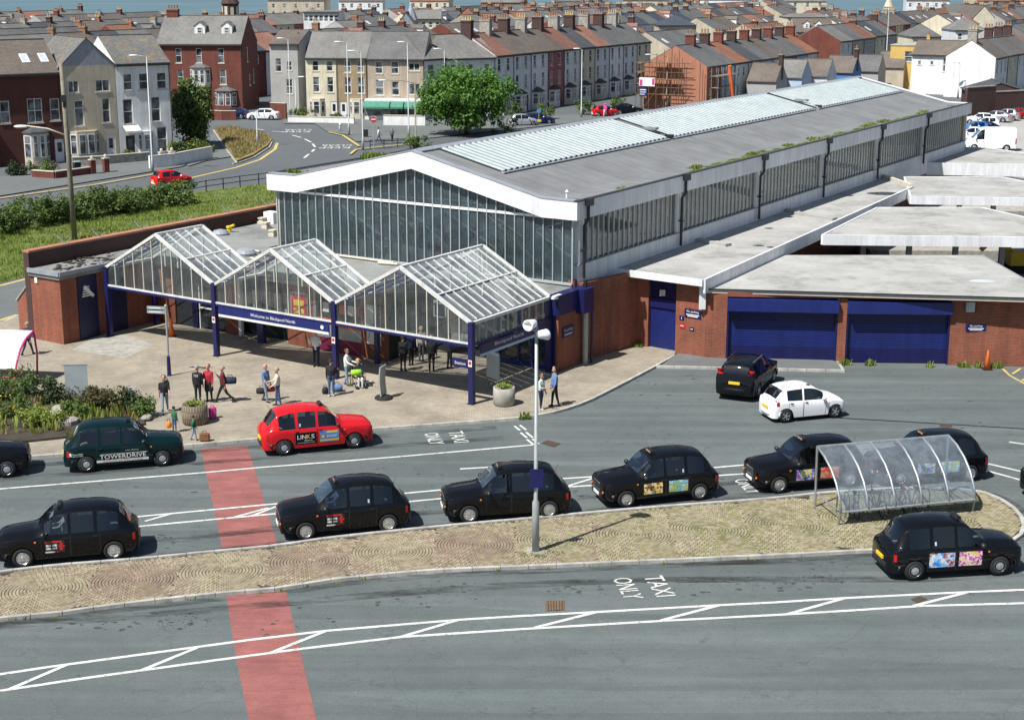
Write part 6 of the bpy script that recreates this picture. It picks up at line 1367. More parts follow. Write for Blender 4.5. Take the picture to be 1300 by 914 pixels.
# hipped and special roofs farther back, placed by the ridge height they reach
def spec(label, px0, px1, pyb, z_e, rise, D, wall, roof, style='hip', wins=2, **kw):
    Yd = 1900*(CAMH-z_e)/(pyb-YH)/.973*.98; a, b = PD(px0,pyb,Yd), PD(px1,pyb,Yd); W = (b-a).length
    ws_ = grid(max(1,wins), W, z_e-2.0, .9, 1.4) if wins else []
    return house(label, (a.x,a.y), kw.pop('rot',0), W, D, z_e, rise, wall, roof, ws_, style=style, **kw)
SPEC = []
def S_(*a, **k): t = spec(*a, **k); SPEC.append((t.location.x, t.location.y, (a[2]-a[1])/1900*t.location.y)); return t
S_('white hall with a broad pale hipped slate roof', 944, 1014, 55, 6.0, 2.4, 14, 'render_white', 'slate_blue', wins=3, name='hipped_hall', cat='building', hip=5., far=False)
S_('stone pavilion under a dark blue hipped slate roof', 836, 884, 30, 8.0, 2.0, 10, 'render_sand', 'slate_blue', wins=2, name='pavilion', cat='building', hip=4.)
S_('white gabled house with blue attic window among the roofs', 704, 727, 38, 7.2, 2.0, 9, 'render_white', 'slate_grey', style='gable', wins=1)
S_('long white gable with three tiny windows among the roofs', 660, 695, 36, 7.0, 2.4, 12, 'render_white', 'slate_grey', style='gable', wins=2)
S_('red tiled gable roof standing out among grey slates', 580, 606, 20, 8.6, 2.3, 10, 'brick_new', 'tile_red', style='gable', wins=0)
S_('grey end gable with lichened roof beside the pointed turret', 505, 525, 28, 8.4, 2.3, 14, 'lead', 'slate_lichen', style='gable', wins=0)
S_('long pale building with eaves windows behind the turret', 524, 560, 22, 8.6, 1.8, 9, 'render_cream', 'slate_pale', style='side', wins=4)
S_('white hotel with dormers and blue ground floor on the sea front', 385, 430, 14, 10.2, 1.8, 12, 'render_white', 'slate_pale', style='flat', wins=7, name='hotel', cat='hotel')
S_('blue fronted flat dormer building among the left hand roofs', 386, 410, 38, 7.4, .3, 8, 'render_blue2', 'roof_flat_grey', style='flat', wins=2)
S_('long low cream building behind the dormered villa', 234, 275, 22, 8.0, 1.0, 10, 'render_cream', 'slate_pale', style='side', wins=0)
S_('mansard grey house with white windows on the right', 1213, 1252, 36, 7.4, 2.4, 10, 'render_pale', 'slate_pale', style='hip', wins=3, hip=3.)
S_('pale grey villa with dormers and corner mansard', 1158, 1195, 44, 6.6, 2.4, 11, 'render_cream', 'slate_grey', style='hip', wins=2, hip=3.)
S_('orange brick hotel with white windows and dormer on the right skyline', 1205, 1236, 16, 9.0, 2.0, 10, 'brick_orange', 'slate_grey', style='side', wins=4)
S_('wide cream gable on the right skyline', 1236, 1262, 20, 8.6, 2.6, 16, 'render_cream', 'slate_brown', style='gable', wins=0)
S_('low cream hall at the left of the right hand skyline', 1000, 1058, 20, 8.0, .8, 12, 'render_cream', 'slate_pale', style='hip', wins=0, hip=3.)
S_('white dormered terrace with gabled attics right of the hipped hall', 1010, 1060, 38, 6.6, 2.6, 10, 'render_sand', 'slate_brown', style='side', wins=0, dorm=[(2.,1.2,1.2),(4.5,1.2,1.2)])
# church-like turret
tp = PD(293,26,330); tu = thing('turret', 'dark octagonal turret with arched openings on a red brick base', 'turret', (tp.x,330,0)); MB().lathe([(2.0,0),(2.0,9.0),(2.2,9.1),(2.2,9.4)],8).build('base', MT['brick_house'], tu); MB().lathe([(1.8,9.4),(1.8,12.3),(2.1,12.4),(1.2,14),(.1,15.5)],8).build('lantern', MT['brick_dark'], tu)
for k in range(8): MB().box(-.35,-1.75,10,.35,-1.62,11.8).build('opening', MT['stone_trim'], tu).rotation_euler = (0,0,k*pi/4+pi/8)
sp_ = PD(522,20,330); ts = thing('turret', 'slim pointed grey spire among the middle roofs', 'turret', (sp_.x,330,0)); MB().lathe([(1.2,0),(1.2,8.8),(1.5,8.9),(.05,12.6)],8).build('spire', MT['lead'], ts); MB().box(-.3,-1.3,7.4,.3,-1.1,8.4).build('louvre', MT['door_dark'], ts)
sp_ = PD(1128,10,420); ts = thing('turret', 'small pale church spire on the right skyline', 'turret', (sp_.x,420,0)); MB().lathe([(1.1,0),(1.1,9.6),(1.3,9.7),(.05,13.0)],8).build('spire', MT['stone_trim'], ts); MB().box(-.3,-1.3,7.8,.3,-1.1,9).build('louvre', MT['door_dark'], ts)
# generic rows, nearest first; about 300 houses in view
def pixx(p): zc = p.y*CT+CAMH*ST; return CXP+FPX*p.x/zc
cnt = 0; used = set()
ordn = ['first','second','third','fourth','fifth','sixth','seventh','eighth','ninth','tenth','eleventh','twelfth','thirteenth']
rows = [(-58,0),(-34,0),(-131,1),(-155,1),(-180,1),(-206,1),(-232,1),(-258,1),(-285,1),(-312,1),(-340,1),(-368,1)]
rows = [(-60,236),(-36,250),(-12,262),(-129,238),(-153,222),(-178,226),(-204,232),(-230,190),(-256,200),(-284,240),(-312,260),(-342,290)]
rows += [(-105.6,258),(-82,262),(-370,330),(-400,360),(-430,390)]
def blocked(p):
    if 1095 < pixx(p) and p.y < 275: return True
    if p.y < 226 and pixx(p) > 195 and pixx(p) < 640: return True
    for x, y, w_ in SPEC:
        if abs(p.y-y) < 16 and -6 < p.x-x < w_+4: return True
        if 0 < y-p.y < 34 and -3 < p.x-x < w_: return True
    if abs(p.x-tp.x) < 6 and abs(p.y-330) < 8: return True
    return False
for ri, (s_, ymin) in enumerate(rows):
    hw = 6.0+.9*hsh(ri,2); eave = 6.3+1.2*hsh(ri,9); rise = 2.3+.5*hsh(ri,4); r = (ymin+.5*s_)/.866; i = 0; W = 8.5+1.5*hsh(ri,8)
    rf = ROOFS[int(hsh(ri,11)*5)]
    while True:
        p = at_sr(s_, r); r += hw; i += 1
        if p.y > 560: break
        X = pixx(p)
        if X < -200 or X > 1400: 
            if X > 1400: break
            continue
        if p.y > (385 if X < 330 else 520 if X < 1010 or X > 1085 else 420): break
        if blocked(p) or hsh(ri,i,3) < .06: continue
        k = hsh(ri, i, 1); wl_ = WALLS[int(k*len(WALLS))]; rr = ROOFS[int(hsh(ri,i,7)*len(ROOFS))] if hsh(ri,i,5) < .55 else rf
        e_ = eave+.25*(hsh(ri,i//4)-.5); fl = hsh(ri,i,13); cross = hsh(ri,i,17) < .12
        ch = [(hw-.1,W/2,e_+rise+.45+.7*hsh(i,ri),.6,1.3,2+int(3*hsh(i,ri,2)),['brick_dark','brick_house','stone_grey','brick_dark','brick_orange'][int(5*hsh(i,ri,4))],'pot_cream' if fl > .7 else 'chimney_pot')] if hsh(i,ri,21) < .55 else []
        sky = [(hw*.3,1.4,.8,1.2)] if fl < .22 else []
        dm = [(hw*.3,1.0,1.5)] if .22 < fl < .34 else []
        det = 'with skylight' if sky else 'with white dormer' if dm else 'with tall chimney' if ch else 'without chimney'
        wp, wx = WN[WALLS[int(hsh(ri,i-1,1)*len(WALLS))]], WN[WALLS[int(hsh(ri,i+1,1)*len(WALLS))]]
        house(f'{WN[wl_]} house, {RN[rr]} roof {det}, between {wp} and {wx} houses', (p.x,p.y), TA, hw-.02, W, e_, rise, wl_, rr, [(hw*.18,e_-2.1,.85,1.5,'h'),(hw*.62,e_-2.1,.85,1.5,'h'),(hw*.18,e_-4.8,.9,1.6,'h')], chim=ch, sky=sky, dorm=dm, group='terraced houses of the far town', gut=p.y < 300, endm=['render_sand','brick_orange','stone_grey','render_grey','render_cream','brick_house'][int(6*hsh(i,ri,41))])
        cnt += 1
        if cnt > 300: break
print('far houses', cnt)
# sea front blocks closing the town
for i in range(16):
    x0 = -20+i*90; Yd = 540+40*hsh(i,31); 
    if x0 < 300 or 1000 < x0 < 1085: continue
    a, b = PD(x0,10,Yd), PD(x0+50+30*hsh(i,32),10,Yd); W = (b-a).length; wl_ = ['render_white','render_cream','brick_orange','render_pale','render_sand'][i%5]; rr = ['slate_grey','slate_brown','tile_red','slate_pale'][i%4]
    house(f'{WN[wl_]} sea front hotel with {RN[rr]} roof, {"tall" if i%2 else "broad"} and {["many windowed","plain fronted","chimneyed"][i%3]}', (a.x,a.y), R(20*hsh(i,33)-10), W, 12, 8.2+1.3*hsh(i,34), 2.2, wl_, rr, grid(5,W,6.2,1.1,1.5)+grid(5,W,3.4,1.1,1.5), chim=[(W*.2,6,13.2,1.5,1,4),(W*.8,6,13.,1.5,1,4,'brick_house')], name='hotel', cat='hotel', group='sea front hotels', gut=False)
# ============================================================ PLANTS
def leaves(mb, c, rad, n, size, m=0, flat=.0, clumps=40, cr=.3, seed=1):
    """leaf sized faces in clumps spread over an uneven crown"""
    rr = random.Random(seed); cs = []
    for i in range(clumps):
        while True:
            v = Vector((rr.uniform(-1,1),rr.uniform(-1,1),rr.uniform(-1,1)))
            if .25 < v.length < 1: break
        v = v*(.62+.45*rr.random())/max(v.length,.55) if rr.random() < .75 else v*.6
        cs.append((Vector((c[0]+v.x*rad[0], c[1]+v.y*rad[1], c[2]+v.z*rad[2])), cr*(.6+.8*rr.random())))
    per = n//clumps
    for q, r in cs:
        for i in range(per):
            d = Vector((rr.gauss(0,1),rr.gauss(0,1),rr.gauss(0,1))); d.normalize(); p = q+d*r*(rr.random()**.4)*Vector((1,1,.8)).length/1.6
            if p.z < .03: p.z = .03+.2*rr.random()
            nr = (d+Vector((rr.uniform(-1,1),rr.uniform(-1,1),rr.uniform(-.3,1.2)))).normalized(); t = nr.orthogonal().normalized(); b = nr.cross(t)
            a = rr.random()*6.28; t, b = t*cos(a)+b*sin(a), b*cos(a)-t*sin(a); s = size*(.6+.8*rr.random())
            mb.add([p-t*s*.5, p+b*s*.32, p+t*s*.5, p-b*s*.32], [(0,1,2,3)], m)
def tree(label, loc, h, rad, zc, n, size, mat='leaf_tree', clumps=70, cr=1.0, seed=1, trunk=.28, name='broadleaf_tree', cat='tree'):
    t = thing(name, label, cat, loc); rr = random.Random(seed+50); m = MB()
    m.tube([(0,0,0),(.05,.05,zc*.45),(.1,0,zc*.8),(0,.1,h*.8)],[trunk,trunk*.8,trunk*.55,trunk*.15],8)
    for i in range(7):
        a = i*.9+rr.random(); z = zc*(.45+.07*i); L_ = rad[0]*(.5+.35*rr.random()); m.tube([(0,0,z),(cos(a)*L_*.5,sin(a)*L_*.5,z+.7),(cos(a)*L_,sin(a)*L_,z+1.7)],[trunk*.4,trunk*.28,trunk*.08],6)
    m.build('trunk', MT['bark'], t, True, uv=False)
    m = MB(); leaves(m, (0,0,zc), rad, n, size, 0, 0, clumps, cr, seed); m.build('crown', MT[mat], t, uv=False); return t
p = P(592,172); tree('big round leafy tree beside the street terrace', (p.x,p.y,0), 8.4, (5.6,4.5,3.3), 4.6, 24000, .34, 'leaf_tree', 170, 1.15, 3)
p = P(243,186); tree('tall leafy tree beside the white house', (p.x,p.y,0), 7.6, (2.1,2.1,3.5), 4.0, 11000, .32, 'leaf_hedge', 110, .85, 4)
def shrub(label, q, rad, n, size, mat, seed, clumps=25, cr=.35, cat='shrub', z0=0., name='shrub', group=None, flowers=None):
    p = P(*q) if len(q) == 2 else Vector(q); t = thing(name, label, cat, (p.x,p.y,z0), 0, group); m = MB()
    for i in range(4): a = i*1.6; m.tube([(0,0,0),(cos(a)*rad[0]*.4,sin(a)*rad[1]*.4,rad[2]*1.1)],[.04,.012],5)
    m.build('stems', MT['bark'], t, uv=False); m = MB(); leaves(m,(0,0,rad[2]),rad,n,size,0,0,clumps,cr,seed); m.build('foliage', MT[mat], t, uv=False)
    if flowers: m = MB(); leaves(m,(0,0,rad[2]*1.15),rad,flowers[1],size*.9,0,0,max(6,clumps//2),cr,seed+9); m.build('flowers', MT[flowers[0]], t, uv=False)
    return t
hx = [(-40,306),(-12,299),(16,293),(44,287),(70,283),(96,279),(124,275),(150,271),(176,267),(203,262),(226,259)]
hl_ = ['straggling','rounded','low','dense','tall','leafy','spreading','thick','bushy','full','broad']
for i, q in enumerate(hx):
    k = hsh(i,41); shrub(f'{hl_[i]} green bush in the roadside hedge, {"ending by the red car" if i > 8 else "along the grass bank beside the timber pole" if 3 < i < 8 else "toward the brick house"}', q, (1.9+.3*k,1.1,.85+.25*k+(.15 if i in (4,6) else 0)), 2600, .2, 'leaf_hedge', 100+i, 34, .5, group='roadside hedge bushes')
# flower bed at the plaza
bed = struct(MB().prism(px([(-120,520),(-20,492),(60,498),(130,508),(182,520),(184,540),(90,556),(34,562),(-120,574)], .12), .1, .22).build('planting_bed', MT['soil']))
bl = [((6,508),(1.0,.8,.55),'leaf_hedge','green bush among the tall grass in the flower bed'),((36,500),(1.3,.9,.6),'leaf_hedge','wide feathery green bush by the pink cycle shelter'),((68,512),(1.0,.7,.6),'leaf_dark','dark fern like bush beside the pale boulder'),((20,530),(1.2,.7,.45),'leaf_hedge','low yellow flowered bush in the flower bed'),((52,540),(1.0,.6,.4),'grass','pale grassy clump at the bed edge'),((118,520),(.75,.6,.5),'leaf_olive','dark olive shrub next to the grey sign'),((141,521),(.8,.6,.5),'leaf_olive','olive shrub at the middle of the bed tip'),((164,521),(.75,.55,.42),'leaf_dark','dark shrub near the poster stand'),((181,527),(.5,.4,.35),'leaf_hedge','small green shrub at the tip of the flower bed'),((96,528),(.6,.5,.35),'leaf_hedge','small green shrub behind the dark green taxi'),((-30,512),(1.1,.8,.6),'leaf_hedge','green bush at the outer end of the bed')]
for i, (q, r_, mt, lb) in enumerate(bl): shrub(lb, (*P(*q,.2)[:2],.2), r_, 1500, .11, mt, 200+i, 26, .25, z0=.2, flowers=('flower_yellow',60) if i == 3 else None)
gs = MB()
for i in range(380):
    x = random.uniform(-60,175); y = random.uniform(500,552); 
    if x > 90: y = random.uniform(515,535)
    blades(gs, P(x,y,.2), 3, .12, .45 if random.random() < .5 else .25, 0 if random.random() < .6 else 1)
tag(gs.build('bed_grass', [MT['grass'],MT['straw']], bed, uv=False), kind='stuff')
for i, (q, s_) in enumerate([((80,525),.75),((88,538),.6),((186,531),.35)]):
    p = P(*q,.2); t = tag(link('boulder', None, None, p, i), ['large pale flat topped boulder in the flower bed','smaller grey boulder at the flower bed edge','small pale stone at the bed tip'][i], 'boulder'); m = MB(); rr = random.Random(i)
    for a in range(5):
        pass
    prof = [(.25,-.1),(.5,.05),(.48,.28),(.3,.42),(.05,.46)]; m.lathe([(r_*s_*1.4,h*s_) for r_,h in prof],9); m.v = [(x*(1+.25*hsh(x,y,i)),y*(.8+.3*hsh(y,x,i)),z*(1+.2*hsh(x*2,i))) for x,y,z in m.v]; m.build('stone', MT['stone_grey'], t); 
# grass bank blades and verge
gb_ = MB(); gpoly = px([(-60,372),(0,359),(36,351),(120,330),(210,310),(352,275),(372,240),(350,233),(225,248),(0,294),(-60,305)])
n = 0
while n < 15000:
    p = P(random.uniform(-40,370), random.uniform(234,362))
    if inpoly(p.x,p.y,gpoly): blades(gb_, (p.x,p.y,.02), 2, .25, .2 if hsh(math.floor(p.x/2),math.floor(p.y/2)) < .6 else .12, 0 if hsh(math.floor(p.x/3),math.floor(p.y/4),2) < .8 or random.random() < .7 else 1); n += 1
tag(gb_.build('bank_grass', [MT['grass'],MT['straw']], None, uv=False), 'rough green grass on the bank above the brick wall', 'grass', kind='stuff')
vg_ = MB(); vpoly = px([(273,166),(290,164),(334,172),(344,179),(338,186),(321,197),(302,205)])
n = 0
while n < 2500:
    p = P(random.uniform(272,346), random.uniform(164,206))
    if inpoly(p.x,p.y,vpoly): blades(vg_, (p.x,p.y,.25), 2, .3, .35, 1 if p.y > 165 or random.random() < .8 else 0); n += 1
tag(vg_.build('verge_grass', [MT['grass'],MT['straw']], vg, uv=False), kind='stuff')
for i, (q, r_, mt, fl, lb) in enumerate([((56,221),(1.6,.9,.7),'leaf_hedge',('flower_pink',160),'pink hydrangea bush before the brick house'),((20,224),(.9,.7,.6),'leaf_dark',None,'small dark bush by the brick house bay'),((165,206),(.8,.5,.5),'leaf_hedge',('flower_pink',60),'red flowered pot bush before the grey house'),((236,197),(2.2,1.,.8),'leaf_hedge',('flower_yellow',70),'flowering bush behind the low white wall'),((262,194),(1.2,.9,.6),'leaf_hedge',None,'green bush at the end of the white wall'),((382,152),(1.6,.9,.8),'leaf_hedge',('flower_yellow',40),'garden bush by the cream house'),((430,155),(1.2,.6,.6),'leaf_hedge',None,'hedge bush before the tan house'),((655,152),(1.1,.9,1.1),'leaf_hedge',None,'tall bush in the first terrace garden'),((692,152),(1.3,1.,1.2),'leaf_hedge',None,'spiky bush in the terrace garden by the pink house'),((741,147),(1.3,1.,1.3),'leaf_hedge',None,'rounded bush in the middle terrace garden'),((785,143),(1.4,1.,1.2),'leaf_hedge',None,'bush before the terrace near the scaffolding'),((530,190),(2.0,1.,.8),'leaf_hedge',None,'low bush at the railing below the big tree'),((640,170),(2.0,1.2,1.2),'leaf_tree',None,'low leafy bush at the foot of the big tree')]): shrub(lb, q, r_, 1100, .2, mt, 300+i, 22, .4, flowers=fl)
# ============================================================ STREET FURNITURE
def column(label, q, h, head=-1, arm=1.2, r=.085, mat='lamp_grey', arm_drop=0., name='street_lamp', lampm='paper', z_arm=None):
    p = P(*q); t = thing(name, label, 'street lamp', p); za = z_arm or h
    MB().tube([(0,0,0),(0,0,1.3),(0,0,1.35),(0,0,h)],[r*1.6,r*1.6,r,r*.65],10).build('column', MT[mat], t, True)
    MB().tube([(0,0,za-.25),(head*arm*.3,0,za+.05),(head*arm,0,za+.15-arm_drop)],[.05,.045,.04],6).build('arm', MT[mat], t, True)
    m = MB(); x = head*arm; z = za+.13-arm_drop; m.lathe([(.02,-.45),(.13,-.36),(.17,0),(.13,.36),(.02,.45)],10,0,(0,0,0),'x'); m.v = [(a+x+head*.35,b,c*.5+z) for a,b,c in m.v]; m.build('lantern', MT[lampm], t, True); return t
column('tall grey lamp post leaning lantern over the white house forecourt', (194,219), 11.1, -1, .9)
column('tall lamp column at the road junction before the cream house', (443,173), 10.9, -1, .7); column('lamp column beside the no entry sign', (461,191), 10.6, -1, .7); column('tall lamp column before the green awnings', (519,176), 11., -1, .4); column('lamp column behind the big leafy tree', (565,160), 9.5, -1, .6)
column('dark lamp post with long arm beside the hall roof', (528,190), 7.4, -1, 3.2, .11, 'timber_post'); column('lamp column before the cream terrace house', (738,150), 9., -1, .4); column('lamp post with long arm in front of the scaffolding', (846,140), 7.6, -1, 2.4, .12, 'timber_post'); column('lamp column at the villa car bay', (369,151), 10.4, -1, .7); column('short lamp post behind the parked white saloon', (376,146), 5., 1, .5); column('short grey lamp post standing on the dry verge', (327,186), 4.0, 1, .4)
column('lamp column with twin heads behind the car park', (1216,125), 5.4, -1, .5); column('slim lamp post beside the white rear wing', (1174,118), 3.6, 1, .4)
p = P(1123,112); t = thing('radio_mast', 'thin white mast rising behind the hall roof', 'mast', p); MB().tube([(0,0,0),(0,0,7),(0,0,13.5)],[.1,.08,.04],6).build('pole', MT['paper'], t); MB().tube([(-.5,0,12.8),(.5,0,12.8)],.03,5).build('aerial', MT['galv'], t)
tp_ = P(95,305); t = thing('utility_pole', 'weathered timber pole with a bracket lamp by the hedge', 'pole', tp_); MB().tube([(0,0,0),(-.05,0,6),(-.15,0,12.7)],[.2,.17,.12],10).build('pole', MT['timber_post'], t, True)
MB().tube([(-.1,0,7.6),(-1.4,-.1,8.1),(-2.9,-.1,8.3)],[.07,.06,.05],6).build('arm', MT['stone_trim'], t, True); m = MB(); m.lathe([(.02,-.5),(.16,-.35),(.2,0),(.16,.4),(.05,.5)],10,0,(0,0,0),'x'); m.v = [(a-3.3,b-.1,c*.6+8.25) for a,b,c in m.v]; m.build('lantern', MT['paper'], t, True); MB().box(-.12,-.3,9.6,.12,-.15,10.2).box(-.15,-.45,10,.15,-.2,10.5).build('bracket_box', MT['black_metal'], t)
# forecourt lamp column with two loudspeaker-like heads
p = P(680,700,.08); t = thing('street_lamp', 'tall grey column on the cobbled island with two white heads', 'street lamp', p)
MB().tube([(0,0,0),(0,0,1.75),(0,0,1.85),(0,0,7.75)],[.125,.12,.07,.055],14).build('column', MT['lamp_grey'], t, True); MB().box(-.3,-.3,0,.3,.3,.03).build('base_plate', MT['concrete'], t)
for k, (dx, dy, z, a) in enumerate(((.2,-.05,7.5,.6),(-.18,-.1,7.85,-2.3))):
    m = MB(); m.lathe([(.09,-.2),(.15,-.15),(.19,.05),(.22,.16),(.2,.18),(.1,.05)],14,0,(0,0,0),'x'); m.v = [(cos(a)*x-sin(a)*y+dx,sin(a)*x+cos(a)*y+dy,zz*.85+z-.12*x) for x,y,zz in m.v]; m.build('floodlight_head', MT['white_paint'], t, True)
MB().tube([(-.2,-.1,7.7),(0,0,7.6),(.2,-.05,7.4)],.035,6).build('bracket', MT['lamp_grey'], t)
sg = MB(); sg.box(-.2,-.14,2.3,.24,-.12,2.95,0); sg.build('sign_plate', MT['blue_paint'], t)
# finger post
p = P(215,477,.12); t = thing('finger_post', 'grey fingerpost with blue base and two direction blades', 'signpost', p, -.2); MB().tube([(0,0,.9),(0,0,3.4)],.05,10).lathe([(.06,3.4),(.07,3.45),(.01,3.52)],10).build('pole', MT['lamp_grey'], t); MB().tube([(0,0,0),(0,0,.05),(0,0,.9),(0,0,1.0)],[.13,.1,.085,.055],10).build('base', MT['blue_paint'], t)
for z in (3.05,3.25): b_ = MB().box(-.95,-.03,z,-.05,.03,z+.14).build('direction_blade', MT['grey_paint'], t); MB().box(-.85,-.035,z+.05,-.25,-.031,z+.09).build('blade_text', MT['paper'], b_)
# blank grey sign
p = P(99,511,.12); t = thing('information_board', 'grey backed information board on two posts by the flower bed', 'sign', p, .05)
for x in (-.32,.32): MB().tube([(x,0,0),(x,0,1.72)],.04,8).build('post', MT['grey_paint'], t)
MB().box(-.5,-.06,.5,.5,-.02,1.75).build('panel', MT['grey_paint'], t); MB().box(-.55,-.07,.45,.55,-.01,.5).box(-.55,-.07,1.75,.55,-.01,1.8).build('frame', MT['lead'], t)
p = P(165,517,.12); t = thing('poster_stand', 'small white poster on a dark stand by the olive shrubs', 'sign', p, .25); MB().box(-.28,-.05,0,-.16,.05,.95).build('stand', MT['black_metal'], t); MB().box(-.12,-.02,.2,.3,.0,.95).build('poster', MT['paper'], t); MB().box(-.05,-.03,.5,.2,-.02,.8).build('print', MT['grey_paint'], t)
# planters
def planter(label, q, r, h, mat):
    p = P(*q,.12); t = thing('planter', label, 'planter', p); m = MB(); m.lathe([(r*.82,0),(r*.96,.06),(r,h*.5),(r*.97,h),(r*.85,h),(r*.82,h*.85)],28); m.build('tub', MT[mat], t, True); MB().lathe([(r*.84,h*.8),(.01,h*.87)],20).build('soil', MT['soil'], t)
    m = MB(); leaves(m,(0,0,h*1.02),(r*.7,r*.7,.14),380,.1,0,0,16,.14,7); m.build('plants', MT['grass'], t, uv=False); return t
brickmat('ribbed_stone', (.28,.22,.15), (.24,.19,.13), (.12,.1,.07), .09, .3, .02, .9, .3)
planter('round ribbed stone planter beside the family with luggage', (248,537), .56, .86, 'ribbed_stone'); planter('plain round concrete planter by the corner post of the canopies', (640,513.5), .5, .82, 'concrete')
p = P(626,500,.12); t = thing('notice_board', 'pale notice board on thin green legs behind the concrete planter', 'sign', p, -.9); MB().box(-.45,-.03,.75,.45,.03,2.0).build('panel', MT['grey_paint'], t); MB().box(-.45,-.035,1.85,.45,-.031,1.98).build('heading', MT['render_blue'], t)
for x in (-.44,.44): MB().tube([(x,0,0),(x,0,.78)],.025,6).build('leg', MT['sign_green'], t)
p = P(487,506,.12); t = thing('pavement_sign', 'tall narrow curved sign on a round black base, seen edge on', 'sign', p, 1.25)
MB().lathe([(.4,0),(.42,.05),(.36,.12),(.1,.2)],20).build('base', MT['rubber'], t); m = MB()
for i in range(8): z0, z1 = .18+.17*i, .18+.17*(i+1); o0, o1 = .06*sin(i/8*3), .06*sin((i+1)/8*3); m.add([(-.32,o0-.03,z0),(.32,o0-.03,z0),(.32,o1-.03,z1),(-.32,o1-.03,z1),(-.32,o0+.03,z0),(.32,o0+.03,z0),(.32,o1+.03,z1),(-.32,o1+.03,z1)],[(0,1,2,3),(7,6,5,4),(0,3,7,4),(1,5,6,2),(3,2,6,7),(0,4,5,1)])
m.build('panel', MT['lamp_grey'], t)
def cone(label, q, s=1., z=.0):
    p = P(*q,z); t = thing('traffic_cone', label, 'traffic cone', p); MB().box(-.2*s,-.2*s,0,.2*s,.2*s,.04).build('base', MT['black_metal'], t); MB().lathe([(.15*s,.04),(.03*s,.82*s),(.02*s,.84*s)],14).build('cone', MT['orange'], t, True); return t
cone('orange traffic cone standing by the brick wall near the shutters', (1253,469), 1.15); cone('orange traffic cone in the shade below the short canopy', (218,427), 1.2, .12)
B(-.12,-.2,.04,.3,.1,.12,'cone_sleeve',MT['yellow_plastic'],None) if False else None
# litter bin / wheelie bins, A board, bollard, no entry
p = P(98,219); t = thing('wheelie_bin', 'dark wheelie bin on the pavement by the brick house', 'bin', p, .6); MB().box(-.3,-.35,.08,.3,.35,1.0).build('body', MT['black_metal'], t); MB().box(-.32,-.38,1.0,.32,.4,1.07).build('lid', MT['grey_paint'], t); MB().lathe([(.1,-.3),(.1,.3)],10,0,(0,.36,.1),'x').build('wheels', MT['rubber'], t)
p = P(464,175); t = thing('pavement_board', 'black folding pavement board at the road junction', 'sign', p); MB().bar((-.3,-.25,.45),(.3,-.25,.45),.05,.95).bar((-.3,.2,.45),(.3,.2,.45),.05,.95).build('boards', MT['black_metal'], t); MB().box(-.3,-.25,.9,.3,.2,.95).build('hinge', MT['black_metal'], t)
p = P(432,168); t = thing('bollard', 'white bollard at the corner of the far footway', 'bollard', p); MB().lathe([(.16,0),(.15,1.0),(.12,1.12),(.02,1.16)],12).build('shaft', MT['paper'], t, True); MB().lathe([(.165,.75),(.16,.9)],12).build('band', MT['grey_paint'], t)
p = P(475,190); t = thing('no_entry_sign', 'round red no entry sign with white bar on a pole', 'road sign', p); MB().tube([(0,0,0),(0,0,3.4)],.05,8).build('pole', MT['lamp_grey'], t); MB().lathe([(.36,-.06),(.36,-.05)],20,0,(0,0,3.3),'y').build('rim', MT['paper'], t); MB().lathe([(.33,-.075),(.33,-.065)],20,0,(0,0,3.3),'y').build('disc', MT['red_paint'], t); MB().box(-.24,-.09,3.24,.24,-.08,3.36).build('bar', MT['paper'], t)
p = P(684,160); t = thing('parking_sign', 'small blue sign with yellow plate near the parked cars', 'road sign', p); MB().tube([(0,0,0),(0,0,1.9)],.04,6).build('pole', MT['lamp_grey'], t); MB().lathe([(.28,-.06),(.28,-.05)],14,0,(0,0,1.9),'y').build('disc', MT['render_blue2'], t); MB().box(-.3,-.06,.5,.3,-.04,.8).build('plate', MT['yellow_plastic'], t)
# railing along the far road
def railing(label, pts, h=1.05, step=1.9):
    t = thing('railing', label, 'railing'); q = [P(x,y) for x,y in pts]
    for i in range(len(q)-1):
        a, b = q[i], q[i+1]; n = max(1,round((b-a).length/step))
        for k in range(n+(i == len(q)-2)): c = a.lerp(b,k/n); MB().box(c.x-.04,c.y-.04,0,c.x+.04,c.y+.04,h).build('post', MT['black_metal'], t)
        for z in (h-.05,h*.5): MB().bar((a.x,a.y,z),(b.x,b.y,z),.05,.06).build('rail', MT['black_metal'], t)
railing('black post and rail fence between the far road and grass bank', [(238,249),(262,244),(305,238),(352,232)]); railing('dark railing below the big tree by the hall roof', [(470,190),(505,188),(532,187)])
# pink cycle shelter at the left edge
p = P(35,487,.12); t = thing('cycle_shelter', 'pink tube cycle shelter with a curved white roof', 'cycle shelter', p, -.15)
for x in (-4.2,-2.1,0):
    m = MB(); pts = []
    for i in range(9): a = i/8; pts.append((x+.0, -1.1+2.2*a*.0+1.9*a-.4, 0))
    arc = [(x,-1.2,0),(x,-1.15,.6),(x,-.95,1.2),(x,-.5,1.75),(x,.2,2.15),(x,1.0,2.3)]; m.tube(arc,.05,8); m.build('hoop', MT['pink_metal'], t, True)
    MB().tube([(x,1.0,2.3),(x+.05,1.08,1.2),(x,1.0,0)],.05,8).build('rear_post', MT['pink_metal'], t, True)
for (y,z) in ((-1.15,.6),(1.0,2.3)): MB().tube([(-4.2,y,z),(0,y,z)],.04,8).build('rail', MT['pink_metal'], t)
arc = [(-1.05,1.0),(-.8,1.45),(-.5,1.78),(-.1,2.05),(.3,2.21),(.95,2.34)]
for k in range(2):
    m = MB(); xa, xb = -4.15+2.1*k, -2.15+2.1*k; m.add([(xa,y,z) for y,z in arc]+[(xb,y,z) for y,z in arc],[(i,i+1,len(arc)+i+1,len(arc)+i) for i in range(len(arc)-1)]); m.build('roof_sheet', MT['poly_white'], t, True)
